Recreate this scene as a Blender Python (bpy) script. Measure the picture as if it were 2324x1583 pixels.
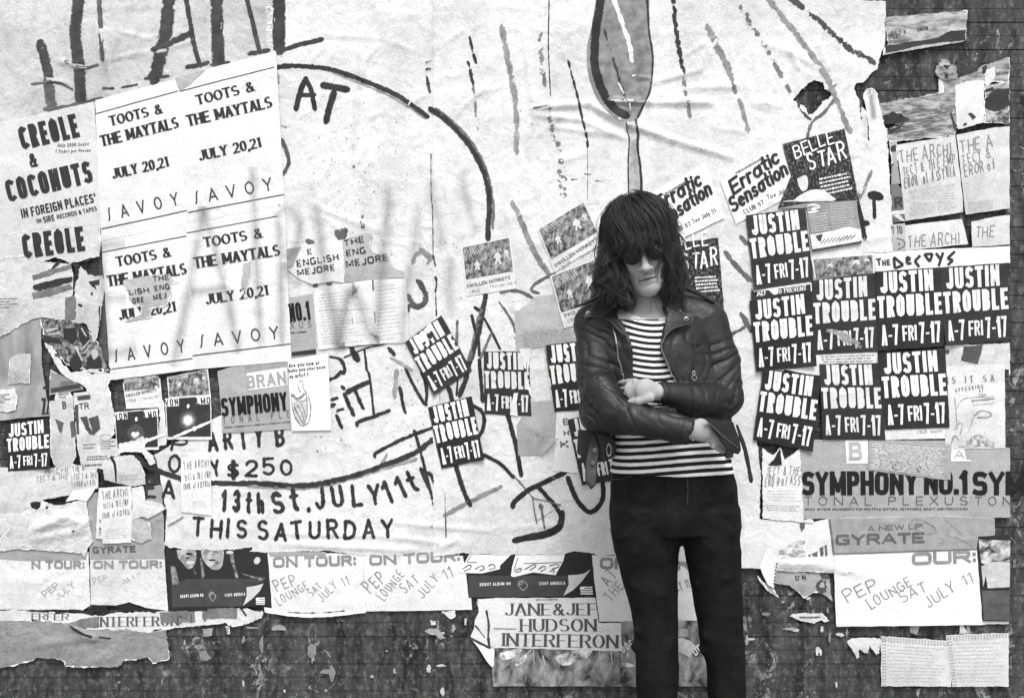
import bpy, bmesh, math, random
import numpy as np
from mathutils import Vector, Matrix
from mathutils.geometry import delaunay_2d_cdt
for _o in list(bpy.data.objects): bpy.data.objects.remove(_o)
SC = bpy.context.scene
COL = SC.collection
# ------------------------------------------------------------ camera, sky, sun, exposure
D = 3.42            # camera to wall, metres
F = 2327.0          # focal length in layout pixels (layout is 2324 x 1583)
CZ = 1.433
cam_d = bpy.data.cameras.new("camera"); cam = bpy.data.objects.new("camera", cam_d); COL.objects.link(cam)
cam.location = (0, -D, CZ); cam.rotation_euler = (math.radians(90), 0, 0)
cam_d.sensor_width = 36.0; cam_d.lens = 36.0*F/2324.0; cam_d.clip_end = 500; cam_d.clip_start = 0.05
SC.camera = cam
SUN_EL, SUN_AZ = math.radians(57), math.radians(8)     # azimuth measured from the camera side towards the right
world = bpy.data.worlds.new("World"); SC.world = world; world.use_nodes = True
nt = world.node_tree; nt.nodes.clear()
sky = nt.nodes.new('ShaderNodeTexSky'); sky.sky_type = 'NISHITA'; sky.sun_disc = False
sky.sun_elevation = SUN_EL; sky.sun_rotation = math.radians(180) - SUN_AZ
bw = nt.nodes.new('ShaderNodeRGBToBW'); bg = nt.nodes.new('ShaderNodeBackground'); wo = nt.nodes.new('ShaderNodeOutputWorld')
nt.links.new(sky.outputs[0], bw.inputs[0]); nt.links.new(bw.outputs[0], bg.inputs[0]); nt.links.new(bg.outputs[0], wo.inputs[0])
bg.inputs[1].default_value = 0.115
sun_d = bpy.data.lights.new("sun", 'SUN'); sun = bpy.data.objects.new("sun", sun_d); COL.objects.link(sun)
sun_d.energy = 1.5; sun_d.angle = math.radians(24); sun_d.color = (1, 1, 1)
sd = Vector((math.sin(SUN_AZ)*math.cos(SUN_EL), -math.cos(SUN_AZ)*math.cos(SUN_EL), math.sin(SUN_EL)))
sun.rotation_euler = (-sd).to_track_quat('-Z', 'Y').to_euler(); sun.location = (0.5, -2, 4)
SC.view_settings.view_transform = 'Standard'; SC.view_settings.look = 'None'; SC.view_settings.gamma = 1
SC.view_settings.use_curve_mapping = False; SC.view_settings.exposure = 1.22
SC.render.resolution_x = 1024; SC.render.resolution_y = 697

# ------------------------------------------------------------ materials (all neutral: the photograph is black and white)
MATS = {}
def _mat(key):
    m = bpy.data.materials.new(key); m.use_nodes = True
    n = m.node_tree; b = n.nodes['Principled BSDF']
    return m, n, b
def nn(n, typ, **kw):
    x = n.nodes.new(typ)
    for k, v in kw.items():
        if k in ('operation', 'blend_type', 'noise_dimensions', 'data_type', 'feature', 'wave_type', 'bands_direction', 'attribute_name', 'clamp', 'use_clamp'): setattr(x, k, v)
        else: x.inputs[k].default_value = v
    return x
def coord(n):
    return n.nodes.new('ShaderNodeTexCoord').outputs['Object']
def noise(n, co, scale, detail=4, rough=.55, sy=None, dist=0.0):
    x = nn(n, 'ShaderNodeTexNoise', Scale=scale, Detail=detail, Roughness=rough, Distortion=dist)
    if sy is not None:
        mp = n.nodes.new('ShaderNodeMapping'); mp.inputs['Scale'].default_value = sy
        n.links.new(co, mp.inputs[0]); co = mp.outputs[0]
    n.links.new(co, x.inputs['Vector']); return x.outputs['Fac']
def mathn(n, op, a, b=None, c=None):
    x = n.nodes.new('ShaderNodeMath'); x.operation = op
    for i, v in enumerate((a, b, c)):
        if v is None: continue
        if isinstance(v, (int, float)): x.inputs[i].default_value = v
        else: n.links.new(v, x.inputs[i])
    return x.outputs[0]
def mrange(n, v, a, b, c, d):
    x = n.nodes.new('ShaderNodeMapRange'); n.links.new(v, x.inputs[0])
    for i, k in enumerate((a, b, c, d)): x.inputs[i+1].default_value = k
    return x.outputs[0]
def gray(n, v):
    x = n.nodes.new('ShaderNodeCombineColor')
    for i in range(3): n.links.new(v, x.inputs[i])
    return x.outputs[0]
def paper(tone=.78, dirt=.18, bump=.35, grain=.34):
    key = 'paper_%.2f_%.2f_%.2f' % (tone, dirt, bump)
    if key in MATS: return MATS[key]
    m, n, b = _mat(key); co = coord(n)
    a = mrange(n, noise(n, co, 3.2, 6, .65), .45, .75, 1, 1-dirt)          # broad weather stains
    a2 = mrange(n, noise(n, co, 30, 4, .7), .5, .8, 1, 1-dirt*.8)
    g = mrange(n, noise(n, co, 330, 2, .6), .25, .75, 1-grain, 1+grain*.6)  # paper fibre
    v = mathn(n, 'MULTIPLY', mathn(n, 'MULTIPLY', a, a2), mathn(n, 'MULTIPLY', g, tone))
    n.links.new(gray(n, v), b.inputs['Base Color'])
    b.inputs['Roughness'].default_value = .75; b.inputs['Specular IOR Level'].default_value = .25
    bp = nn(n, 'ShaderNodeBump', Strength=bump, Distance=.012)
    h = mathn(n, 'ADD', noise(n, co, 14, 5, .55, dist=.8), mathn(n, 'MULTIPLY', noise(n, co, 60, 3, .5), .25))
    n.links.new(h, bp.inputs['Height']); n.links.new(bp.outputs[0], b.inputs['Normal'])
    MATS[key] = m; return m
def ink(tone=.03, worn=.25):
    key = 'ink_%.3f_%.2f' % (tone, worn)
    if key in MATS: return MATS[key]
    m, n, b = _mat(key); co = coord(n)
    g = mrange(n, noise(n, co, 330, 2, .6), .25, .75, 1-worn, 1+worn)
    g2 = mrange(n, noise(n, co, 25, 4, .6), .35, .7, 1-worn*.5, 1+worn*.6)
    v = mathn(n, 'MULTIPLY', mathn(n, 'MULTIPLY', g, g2), tone)
    n.links.new(gray(n, v), b.inputs['Base Color']); b.inputs['Roughness'].default_value = .7; b.inputs['Specular IOR Level'].default_value = .2
    MATS[key] = m; return m
def photo(lo=.04, hi=.6, scale=40, sx=1.0, sz=1.0, a=.4, c=.62, bars=0):
    key = 'photo_%.2f_%.2f_%d_%.1f_%.1f_%.2f_%.2f' % (lo, hi, scale, sx, sz, a, c)
    if key in MATS: return MATS[key]
    m, n, b = _mat(key); co = coord(n)
    f = noise(n, co, scale, 5, .6, sy=(sx, 1, sz), dist=.5)
    v = mrange(n, f, a, c, lo, hi)
    g = mrange(n, noise(n, co, 330, 2, .6), .25, .75, .75, 1.2)
    n.links.new(gray(n, mathn(n, 'MULTIPLY', v, g)), b.inputs['Base Color']); b.inputs['Roughness'].default_value = .75
    b.inputs['Specular IOR Level'].default_value = .2
    MATS[key] = m; return m
def brush(tone=.03, dry=.3, alpha=1.0):
    """paint laid with a brush: ragged sides, dry gaps; uv = (along in px, across 0..1)"""
    key = 'brush_%.3f_%.2f_%.2f' % (tone, dry, alpha)
    if key in MATS: return MATS[key]
    m, n, b = _mat(key)
    uv = n.nodes.new('ShaderNodeUVMap'); uv.uv_map = 'UVMap'
    co = coord(n)
    sp = n.nodes.new('ShaderNodeSeparateXYZ'); n.links.new(uv.outputs[0], sp.inputs[0])
    edge = mathn(n, 'SUBTRACT', 1.0, mathn(n, 'ABSOLUTE', mathn(n, 'MULTIPLY_ADD', sp.outputs[1], 2.0, -1.0)))   # 0 at the sides
    ns = noise(n, co, 130, 3, .7)
    nb = noise(n, co, 38, 4, .6)
    k = mathn(n, 'ADD', edge, mathn(n, 'MULTIPLY_ADD', ns, .6, -.27 - .25*dry))
    k = mathn(n, 'SUBTRACT', k, mathn(n, 'MULTIPLY', mrange(n, nb, .45, .7, 0, 1), dry*1.5))
    al = mathn(n, 'MULTIPLY', mrange(n, k, .0, .22, 0, 1), alpha)
    v = mathn(n, 'MULTIPLY', mrange(n, noise(n, co, 22, 4, .6), .35, .7, .7, 1.6), tone)
    n.links.new(gray(n, v), b.inputs['Base Color']); b.inputs['Roughness'].default_value = .65
    b.inputs['Specular IOR Level'].default_value = .2
    n.links.new(al, b.inputs['Alpha'])
    MATS[key] = m; return m
def spray(tone=.12, alpha=.5):
    key = 'spray_%.2f_%.2f' % (tone, alpha)
    if key in MATS: return MATS[key]
    m, n, b = _mat(key)
    uv = n.nodes.new('ShaderNodeUVMap'); uv.uv_map = 'UVMap'; co = coord(n)
    sp = n.nodes.new('ShaderNodeSeparateXYZ'); n.links.new(uv.outputs[0], sp.inputs[0])
    edge = mathn(n, 'SUBTRACT', 1.0, mathn(n, 'ABSOLUTE', mathn(n, 'MULTIPLY_ADD', sp.outputs[1], 2.0, -1.0)))
    al = mathn(n, 'MULTIPLY', mathn(n, 'POWER', edge, 1.4), mrange(n, noise(n, co, 9, 4, .6), .3, .7, .5*alpha, alpha*1.2))
    al = mathn(n, 'MULTIPLY', al, mrange(n, noise(n, co, 350, 2, .6), .3, .6, .6, 1.1))
    b.inputs['Base Color'].default_value = (tone, tone, tone, 1); b.inputs['Roughness'].default_value = .8
    n.links.new(al, b.inputs['Alpha']); MATS[key] = m; return m
def glowpic(lo, hi):
    """printed picture of a bright burst on black: centre taken from uv"""
    key = 'burst_%.2f' % hi
    if key in MATS: return MATS[key]
    m, n, b = _mat(key); co = coord(n)
    b.inputs['Base Color'].default_value = (lo, lo, lo, 1); MATS[key] = m; return m

# ------------------------------------------------------------ layout helpers
TY = {'A': 100, 'B': 800, 'C': 1450, 'D': 2050}; TX = {'1': 100, '2': 1000, '3': 2000, '4': 3000}
def t(tile, *xy):
    """points read off an enlarged tile of the survey -> layout pixels"""
    ox, oy = TX[tile[1]], TY[tile[0]]
    return [((ox+xy[i]/2.261)/1.7625, (oy+xy[i+1]/2.261)/1.7625) for i in range(0, len(xy), 2)]
def T(s):
    """'A1 10 20 30 40 B2 5 6' -> points"""
    out = []; tile = None; buf = []
    for w in s.split():
        if w[0] in 'ABCD':
            if buf: out += t(tile, *buf); buf = []
            tile = w
        elif w[0] == 'P':
            if buf: out += t(tile, *buf); buf = []
            tile = 'P'
        else:
            buf.append(float(w))
        if tile == 'P' and len(buf) == 2:
            out.append(tuple(buf)); buf = []
    if buf: out += t(tile, *buf)
    return out
GAP = 0.0019; LET = 0.0011
RNG = np.random.RandomState(7)
_LAT = RNG.rand(256, 256)
def vnoise(x, y):
    xi = np.floor(x).astype(int); yi = np.floor(y).astype(int); fx = x-xi; fy = y-yi
    fx = fx*fx*(3-2*fx); fy = fy*fy*(3-2*fy)
    g = lambda a, b: _LAT[a % 256, b % 256]
    return (g(xi, yi)*(1-fx)+g(xi+1, yi)*fx)*(1-fy)+(g(xi, yi+1)*(1-fx)+g(xi+1, yi+1)*fx)*fy
CREASES = []
def crease(pts, h=.0028, w=4.5):
    p = np.array(T(pts) if isinstance(pts, str) else pts, float)
    for i in range(len(p)-1): CREASES.append((p[i], p[i+1], h, w, p[i:i+2].min(0)-5*w, p[i:i+2].max(0)+5*w))
def relief(P):
    """how far the pasted paper bulges off the boards (metres) at layout points"""
    P = np.asarray(P, float); x, y = P[:, 0], P[:, 1]
    rid = (1-np.abs(2*vnoise(x/70+5+vnoise(x/40, y/40), y/48+1)-1))**4
    r = .0020*rid+.006*vnoise(x/170+3, y/150+9) + .0025*vnoise(x/55+30, y/60+2) + .0008*vnoise(x/21, y/19)
    for a, b, h, w, lo, hi in CREASES:
        m = (x > lo[0]) & (x < hi[0]) & (y > lo[1]) & (y < hi[1])
        if not m.any(): continue
        q = P[m]; ab = b-a; L2 = (ab**2).sum()+1e-9
        tt = ((q-a)@ab)/L2; tc = np.clip(tt, 0, 1)
        d = np.sqrt((((a+tc[:, None]*ab)-q)**2).sum(1))
        r[m] += 1.9*h*np.exp(-(d/w)**2)*(.55+.45*np.sin(tc*3.14159))
    return r
def W(P, off):
    P = np.asarray(P, float); s = D/F
    y = -(relief(P)+off)
    return np.stack([(P[:, 0]-1162)*s, y, CZ-(P[:, 1]-791.5)*s], 1)
def pp(px, py, y):
    s = (D+y)/F
    return np.array([(px-1162)*s, y, CZ-(py-791.5)*s])
def link(name, V, Fc, mat, parent=None, uv=None, smooth=False, origin=None):
    me = bpy.data.meshes.new(name)
    V = np.asarray(V, float)
    if parent is not None: o0 = np.array(parent.matrix_world.translation if parent.parent is None else parent['_org'])
    elif origin is not None: o0 = np.array(origin)
    else: o0 = V.mean(0)
    me.from_pydata((V-o0).tolist(), [], Fc)
    if uv is not None:
        l = me.uv_layers.new(name='UVMap'); idx = np.zeros(len(me.loops), int); me.loops.foreach_get('vertex_index', idx)
        l.data.foreach_set('uv', np.asarray(uv, float)[idx].ravel())
    for mm in (mat if isinstance(mat, (list, tuple)) else [mat]): me.materials.append(mm)
    if smooth: me.polygons.foreach_set('use_smooth', np.ones(len(me.polygons), bool))
    me.update()
    o = bpy.data.objects.new(name, me); COL.objects.link(o)
    if parent is not None: o.parent = parent; ORG[o.name] = o0
    else: o.location = o0; ORG[o.name] = o0
    return o
ORG = {}
def link_c(name, V, Fc, mat, parent, uv=None, smooth=False):
    me = bpy.data.meshes.new(name); V = np.asarray(V, float); o0 = ORG[parent.name]
    me.from_pydata((V-o0).tolist(), [], Fc)
    if uv is not None:
        l = me.uv_layers.new(name='UVMap'); idx = np.zeros(len(me.loops), int); me.loops.foreach_get('vertex_index', idx)
        l.data.foreach_set('uv', np.asarray(uv, float)[idx].ravel())
    me.materials.append(mat)
    if smooth: me.polygons.foreach_set('use_smooth', np.ones(len(me.polygons), bool))
    o = bpy.data.objects.new(name, me); COL.objects.link(o); o.parent = parent; ORG[o.name] = o0
    return o
def tag(o, label=None, cat=None, group=None, kind=None):
    if label: o['label'] = label
    if cat: o['category'] = cat
    if group: o['group'] = group
    if kind: o['kind'] = kind
    return o
FIBRE = paper(.84, .2, .5)
# ------------------------------------------------------------ flat paper shapes
def inside(poly, Q):
    x, y = Q[:, 0], Q[:, 1]; r = np.zeros(len(Q), bool); n = len(poly)
    for i in range(n):
        x0, y0 = poly[i]; x1, y1 = poly[(i+1) % n]
        c = ((y0 > y) != (y1 > y)) & (x < (x1-x0)*(y-y0)/((y1-y0) if y1 != y0 else 1e-9)+x0)
        r ^= c
    return r
def subdiv(poly, step, torn, rs):
    out = []
    n = len(poly)
    for i in range(n):
        a = np.array(poly[i], float); b = np.array(poly[(i+1) % n], float); L = np.linalg.norm(b-a)
        k = max(1, int(round(L/step))); nrm = np.array([-(b-a)[1], (b-a)[0]])/(L+1e-9)
        for j in range(k):
            p = a+(b-a)*j/k
            if torn and j > 0: p = p+nrm*torn*(rs.randn()*.5+1.4*math.sin(j*step*.11+i*2.1)*rs.rand())
            out.append(p)
    return np.array(out)
def tri(poly, step=11, torn=0., holes=(), seed=0):
    rs = np.random.RandomState(seed+int(abs(poly[0][0])*7+abs(poly[0][1])) % 9999)
    bs = min(step, 4.0) if torn > .6 else step
    B = [subdiv(poly, bs, torn, rs)]+[subdiv(h, bs, max(torn, 1.2), rs) for h in holes]
    lo = B[0].min(0); hi = B[0].max(0)
    gx, gy = np.meshgrid(np.arange(lo[0]+step*.5, hi[0], step), np.arange(lo[1]+step*.5, hi[1], step))
    G = np.stack([gx.ravel(), gy.ravel()], 1)+rs.rand(gx.size, 2)*step*.2
    m = inside(B[0], G)
    for h in B[1:]: m &= ~inside(h, G)
    G = G[m]
    pts = []; edges = []
    for b in B:
        s = len(pts); pts += [Vector(p) for p in b]; edges += [(s+i, s+(i+1) % len(b)) for i in range(len(b))]
    pts += [Vector(p) for p in G]
    r = delaunay_2d_cdt(pts, edges, [], 0 if len(B) > 1 else 1, 1e-4)
    V = np.array([tuple(v) for v in r[0]]); Fc = []; fs = r[2]
    if len(B) > 1:
        cen = V[np.array([list(f) for f in fs])].mean(1); keep = inside(B[0], cen)
        for h in B[1:]: keep &= ~inside(h, cen)
        fs = [f for f, q in zip(fs, keep) if q]
    for f in fs:
        a, b, c = V[f[0]], V[f[1]], V[f[2]]
        Fc.append(list(f) if (b[0]-a[0])*(c[1]-a[1])-(b[1]-a[1])*(c[0]-a[0]) < 0 else list(f)[::-1])
    return V, Fc
def smooth_poly(p, k=3):
    """Catmull-Rom through points"""
    p = np.asarray(p, float)
    if len(p) < 3: return p
    q = np.vstack([2*p[0]-p[1], p, 2*p[-1]-p[-2]]); out = []
    for i in range(1, len(q)-2):
        for j in range(k):
            u = j/k
            out.append(.5*((2*q[i])+(-q[i-1]+q[i+1])*u+(2*q[i-1]-5*q[i]+4*q[i+1]-q[i+2])*u*u+(-q[i-1]+3*q[i]-3*q[i+1]+q[i+2])*u**3))
    out.append(q[-2]); return np.array(out)
def resample(p, step):
    p = np.asarray(p, float); d = np.r_[0, np.cumsum(np.linalg.norm(np.diff(p, axis=0), axis=1))]
    n = max(2, int(d[-1]/step)+1); s = np.linspace(0, d[-1], n)
    return np.stack([np.interp(s, d, p[:, 0]), np.interp(s, d, p[:, 1])], 1)
CURL = {}
def curl_off(name, P):
    r = np.zeros(len(P))
    for c, d, rad, h in CURL.get(name, ()):
        s = (np.asarray(P, float)-c)@d           # distance inwards along the diagonal
        r += h*np.clip(1-s/rad, 0, 1.3)**2
    return r
NIBMIN = [.22]
class Marks:
    """collects ribbons and fills that lie on a piece of paper"""
    def __init__(self): self.V = []; self.F = []; self.U = []; self.k = 0; self.S = []; self.txt = False
    def ribbon(self, p, w, nib=None, taper=0.0, cap='butt', wob=0.0, step=5.0):
        p = np.asarray(p, float)
        if len(p) < 2: return
        L = np.linalg.norm(np.diff(p, axis=0), axis=1).sum()
        if L > step*1.3: p = resample(p, step) if len(p) > 2 or L > 3*step else p
        n = len(p); d = np.gradient(p, axis=0) if n > 2 else np.repeat(p[1:]-p[:1], 2, 0)
        d = d/(np.linalg.norm(d, axis=1)[:, None]+1e-9)
        hw = np.full(n, w/2.)
        if cap in ('butt', 'round'):
            p = p.copy(); p[0] = p[0]-d[0]*w*.5; p[-1] = p[-1]+d[-1]*w*.5
        if taper: hw = hw*(1-taper*np.linspace(0, 1, n)**2)
        if wob:
            ph = RNG.rand()*9; hw = hw*(1+wob*np.sin(np.arange(n)*.9+ph)*.5+wob*(RNG.rand(n)-.5))
        if nib is not None:
            nv = np.array(nib)*w/2.; N = np.repeat(nv[None], n, 0)
            nr = np.stack([-d[:, 1], d[:, 0]], 1); s = (nr@nv); mn = NIBMIN[0]*w
            N = nr*np.where(np.abs(s) < mn, mn*np.where(s < 0, -1, 1), s)[:, None]
            N = N*np.where((nr[:, :1]@np.ones((1, 1))) == 0, 1, 1)
        else: N = np.stack([-d[:, 1], d[:, 0]], 1)*hw[:, None]
        if cap == 'round' and n >= 2:
            p = np.vstack([p[0], p[0]+(p[1]-p[0])*min(1, .45*w/(np.linalg.norm(p[1]-p[0])+1e-9)), p[1:-1], p[-1]+(p[-2]-p[-1])*min(1, .45*w/(np.linalg.norm(p[-1]-p[-2])+1e-9)), p[-1]])
            N = np.vstack([N[:1]*.45, N[:1], N[1:-1], N[-1:], N[-1:]*.45]); n = len(p)
        u = np.r_[0, np.cumsum(np.linalg.norm(np.diff(p, axis=0), axis=1))]
        s = len(self.V); self.S.append((s, len(self.F)))
        z = (self.k % 9)*.00004; self.k += 1
        for i in range(n):
            self.V.append((*(p[i]+N[i]), z)); self.V.append((*(p[i]-N[i]), z)); self.U += [(u[i], 0), (u[i], 1)]
        for i in range(n-1):
            q = [s+2*i, s+2*i+1, s+2*i+3, s+2*i+2]
            a, b, c = (np.array(self.V[q[j]][:2]) for j in (0, 1, 2))
            if (b[0]-a[0])*(c[1]-a[1])-(b[1]-a[1])*(c[0]-a[0]) > 0: q = q[::-1]
            self.F.append(q)
    def fill(self, poly, step=9, torn=0., smooth=0):
        if smooth:
            pl = np.asarray(poly); pl = smooth_poly(np.vstack([pl, pl[:1]]), smooth)[:-1]; poly = pl
        V, Fc = tri([tuple(p) for p in poly], step, torn); s = len(self.V); self.S.append((s, len(self.F))); z = (self.k % 9)*.00004; self.k += 1
        self.V += [(*v, z) for v in V]; self.U += [(0, .5)]*len(V); self.F += [[s+i for i in f] for f in Fc]
    def blob(self, c, rx, ry, a=0, n=14, jit=.12):
        an = np.linspace(0, 2*np.pi, n, endpoint=False); r = 1+jit*(RNG.rand(n)-.5)*2
        x = rx*np.cos(an)*r; y = ry*np.sin(an)*r; ca, sa = math.cos(a), math.sin(a)
        s = len(self.V); self.S.append((s, len(self.F))); z = (self.k % 9)*.00004; self.k += 1
        for i in range(n): self.V.append((c[0]+x[i]*ca-y[i]*sa, c[1]+x[i]*sa+y[i]*ca, z)); self.U.append((0, .5))
        self.F.append([s+i for i in range(n)][::-1])
    def build(self, name, mat, parent, layer, extra=0.0, label=None):
        if not self.V: return None
        A = np.array(self.V); V = W(A[:, :2], layer*GAP+LET+extra+curl_off(parent.name, A[:, :2])); V[:, 1] -= A[:, 2]
        n = len(self.S)
        if 1 < n <= 14 and name not in ('headline', 'band_name', 'date_line', 'venue_name', 'small_print', 'painted_writing', 'handwriting', 'lettering', 'torn_edge') or (name == 'lettering' and n <= 14 and not self.txt and n > 1):
            ends = self.S[1:]+[(len(self.V), len(self.F))]
            for (v0, f0), (v1, f1) in zip(self.S, ends):
                o = link_c(name, V[v0:v1], [[i-v0 for i in q] for q in self.F[f0:f1]], mat, parent, self.U[v0:v1])
            return o
        o = link_c(name, V, self.F, mat, parent, self.U)
        if label: o['label'] = label
        if name == 'paint_spatter': o['kind'] = 'stuff'
        return o
# ------------------------------------------------------------ stroke alphabet
def ar(cx, cy, rx, ry, a0, a1, n=14): return ('a', cx, cy, rx, ry, a0, a1, n)
GL = {
'A': (1, [[(0,0),(.5,1)], [(.5,1),(1,0)], [(.19,.3),(.81,.3)]]),
'B': (.9, [[(0,0),(0,1)], [(0,1),(.5,1),ar(.5,.76,.42,.24,90,-90),(0,.52)], [(0,.52),(.5,.52),ar(.5,.26,.5,.26,90,-90),(0,0)]]),
'C': (.9, [[ar(.5,.5,.5,.5,48,312,22)]]),
'D': (.95, [[(0,0),(0,1)], [(0,1),(.4,1),ar(.4,.5,.6,.5,90,-90),(0,0)]]),
'E': (.8, [[(0,0),(0,1)], [(0,1),(1,1)], [(0,.5),(.82,.5)], [(0,0),(1,0)]]),
'F': (.75, [[(0,0),(0,1)], [(0,1),(1,1)], [(0,.5),(.82,.5)]]),
'G': (.95, [[ar(.5,.5,.5,.5,48,330,22)], [(1,0.02),(1,.45),(.6,.45)]]),
'H': (.95, [[(0,0),(0,1)], [(1,0),(1,1)], [(0,.5),(1,.5)]]),
'I': (0, [[(0,0),(0,1)]]),
'J': (.7, [[(1,1),(1,.3),ar(.5,.3,.5,.3,0,-165)]]),
'K': (.9, [[(0,0),(0,1)], [(1,1),(.05,.42)], [(.3,.6),(1,0)]]),
'L': (.75, [[(0,0),(0,1)], [(0,0),(1,0)]]),
'M': (1.25, [[(0,0),(0,1)], [(0,1),(.5,.15)], [(.5,.15),(1,1)], [(1,1),(1,0)]]),
'N': (1, [[(0,0),(0,1)], [(0,1),(1,0)], [(1,0),(1,1)]]),
'O': (1, [[ar(.5,.5,.5,.5,90,450,30)]]),
'P': (.85, [[(0,0),(0,1)], [(0,1),(.5,1),ar(.5,.74,.5,.26,90,-90),(0,.48)]]),
'Q': (1, [[ar(.5,.5,.5,.5,90,450,30)], [(.6,.25),(1,-.05)]]),
'R': (.9, [[(0,0),(0,1)], [(0,1),(.5,1),ar(.5,.75,.46,.25,90,-90),(0,.5)], [(.5,.5),(1,0)]]),
'S': (.85, [[ar(.5,.75,.46,.25,35,270,14),ar(.5,.25,.5,.25,90,-145,14)]]),
'ſ': (.4, [[(0,0),(.22,.06),(.4,.25),(.5,.5),(.6,.75),(.78,.94),(1,1)]]),
'T': (.85, [[(.5,0),(.5,1)], [(0,1),(1,1)]]),
'U': (.92, [[(0,1),(0,.33),ar(.5,.33,.5,.33,180,360,14),(1,1)]]),
'V': (1, [[(0,1),(.5,0)], [(.5,0),(1,1)]]),
'W': (1.4, [[(0,1),(.25,0)], [(.25,0),(.5,.9)], [(.5,.9),(.75,0)], [(.75,0),(1,1)]]),
'X': (.95, [[(0,1),(1,0)], [(0,0),(1,1)]]),
'Y': (.95, [[(0,1),(.5,.48)], [(1,1),(.5,.48)], [(.5,.48),(.5,0)]]),
'Z': (.9, [[(0,1),(1,1)], [(1,1),(0,0)], [(0,0),(1,0)]]),
'0': (.8, [[ar(.5,.5,.5,.5,90,450,26)]]),
'1': (.3, [[(1,0),(1,1)], [(1,1),(0,.8)]]),
'2': (.8, [[ar(.5,.7,.5,.3,165,-20,12),(0,0)], [(0,0),(1,0)]]),
'3': (.8, [[ar(.48,.76,.44,.24,150,-90,12)], [ar(.48,.26,.5,.26,90,-150,12)]]),
'5': (.8, [[(.95,1),(.1,1)], [(.1,1),(.06,.55)], [(.06,.55),ar(.45,.32,.52,.32,110,-140,14)]]),
'6': (.8, [[(.8,1),(.1,.4)],[ar(.5,.3,.48,.3,90,450,20)]]),
'7': (.8, [[(0,1),(1,1)], [(1,1),(.3,0)]]),
'&': (1, [[(1,0),(.25,.72),ar(.45,.8,.24,.2,200,-20,10),(.1,.35),ar(.4,.22,.36,.22,150,300,10),(.95,.5)]]),
'$': (.8, [[ar(.5,.72,.46,.2,35,270,12),ar(.5,.29,.5,.22,90,-145,12)], [(.42,-.12),(.42,1.12)], [(.62,-.12),(.62,1.12)]]),
'.': (0, [[(0,0),(0,.02)]]), ',': (0, [[(0,.05),(-.2,-.24)]]), ':': (0, [[(0,.1),(0,.14)], [(0,.7),(0,.74)]]),
'-': (1.1, [[(0,.45),(1,.45)]]), "'": (0, [[(0,1),(0,.8)]]), '!': (0, [[(0,1),(0,.3)], [(0,0),(0,.02)]]),
'?': (.6, [[ar(.5,.77,.5,.23,170,-60,10),(.45,.3)], [(.45,0),(.45,.02)]]), '/': (.5, [[(0,0),(1,1)]]),
'a': (.7, [[ar(.48,.32,.48,.32,20,380,18)], [(1,.66),(1,.05)]]),
'b': (.7, [[(0,1),(0,0)], [ar(.5,.32,.5,.32,0,360,18)]]),
'c': (.6, [[ar(.5,.32,.5,.32,45,315,16)]]),
'd': (.7, [[(1,1),(1,0)], [ar(.5,.32,.5,.32,0,360,18)]]),
'e': (.65, [[(.04,.33),(.98,.38),ar(.5,.32,.5,.32,8,310,16)]]),
'h': (.65, [[(0,0),(0,1)], [(0,.4),ar(.5,.4,.5,.26,170,0,10),(1,0)]]),
'i': (0, [[(0,0),(0,.62)], [(0,.86),(0,.88)]]), 'k': (.6, [[(0,0),(0,1)], [(.9,.65),(.05,.25)], [(.3,.4),(1,0)]]),
'l': (0, [[(0,0),(0,1)]]),
'm': (1.1, [[(0,0),(0,.66)], [(0,.4),ar(.25,.42,.25,.22,170,0,8),(.5,0)], [(.5,.4),ar(.75,.42,.25,.22,170,0,8),(1,0)]]),
'n': (.65, [[(0,0),(0,.66)], [(0,.4),ar(.5,.4,.5,.26,170,0,10),(1,0)]]),
'o': (.7, [[ar(.5,.32,.5,.32,90,450,18)]]),
'p': (.7, [[(0,.66),(0,-.35)], [ar(.5,.32,.5,.32,0,360,18)]]),
'r': (.4, [[(0,0),(0,.66)], [(0,.38),ar(.6,.36,.6,.28,165,60,8)]]),
's': (.55, [[ar(.5,.48,.44,.16,35,270,10),ar(.5,.16,.5,.16,90,-145,10)]]),
't': (.45, [[(.5,1),(.5,.15),(.9,.02)], [(0,.66),(1,.66)]]),
'u': (.65, [[(0,.66),(0,.25),ar(.5,.25,.5,.25,180,360,10),(1,.66)], [(1,.66),(1,0)]]),
'v': (.65, [[(0,.66),(.5,0)], [(.5,0),(1,.66)]]), 'w': (1, [[(0,.66),(.25,0)], [(.25,0),(.5,.6)], [(.5,.6),(.75,0)], [(.75,0),(1,.66)]]),
'f': (.45, [[(.9,1),(.5,.9),(.5,0)], [(.1,.6),(.9,.6)]]), 'g': (.7, [[ar(.5,.32,.5,.32,0,360,18)], [(1,.6),(1,-.2),(.2,-.35)]]),
'y': (.65, [[(0,.66),(.5,0)], [(1,.66),(.3,-.35)]]),
}
def glyph_strokes(ch, sq):
    g = GL[ch]; out = []
    for st in g[1]:
        pts = []
        for it in st:
            if it[0] == 'a':
                _, cx, cy, rx, ry, a0, a1, n = it
                an = np.radians(np.linspace(a0, a1, n)); c, s = np.cos(an), np.sin(an); e = 2./sq
                pts += list(zip(cx+rx*np.sign(c)*np.abs(c)**e, cy+ry*np.sign(s)*np.abs(s)**e))
            else: pts.append(it)
        out.append(np.array(pts, float))
    return out
def split_corners(p, lim=.75):
    out = [[p[0]]]
    for i in range(1, len(p)-1):
        out[-1].append(p[i])
        a, b = p[i]-p[i-1], p[i+1]-p[i]
        la, lb = np.linalg.norm(a), np.linalg.norm(b)
        if la < 1e-6 or lb < 1e-6: continue
        if np.dot(a, b)/(la*lb) < lim and min(la, lb) > .15: out.append([p[i]])
    out[-1].append(p[-1]); return [np.array(o) for o in out]
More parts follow.
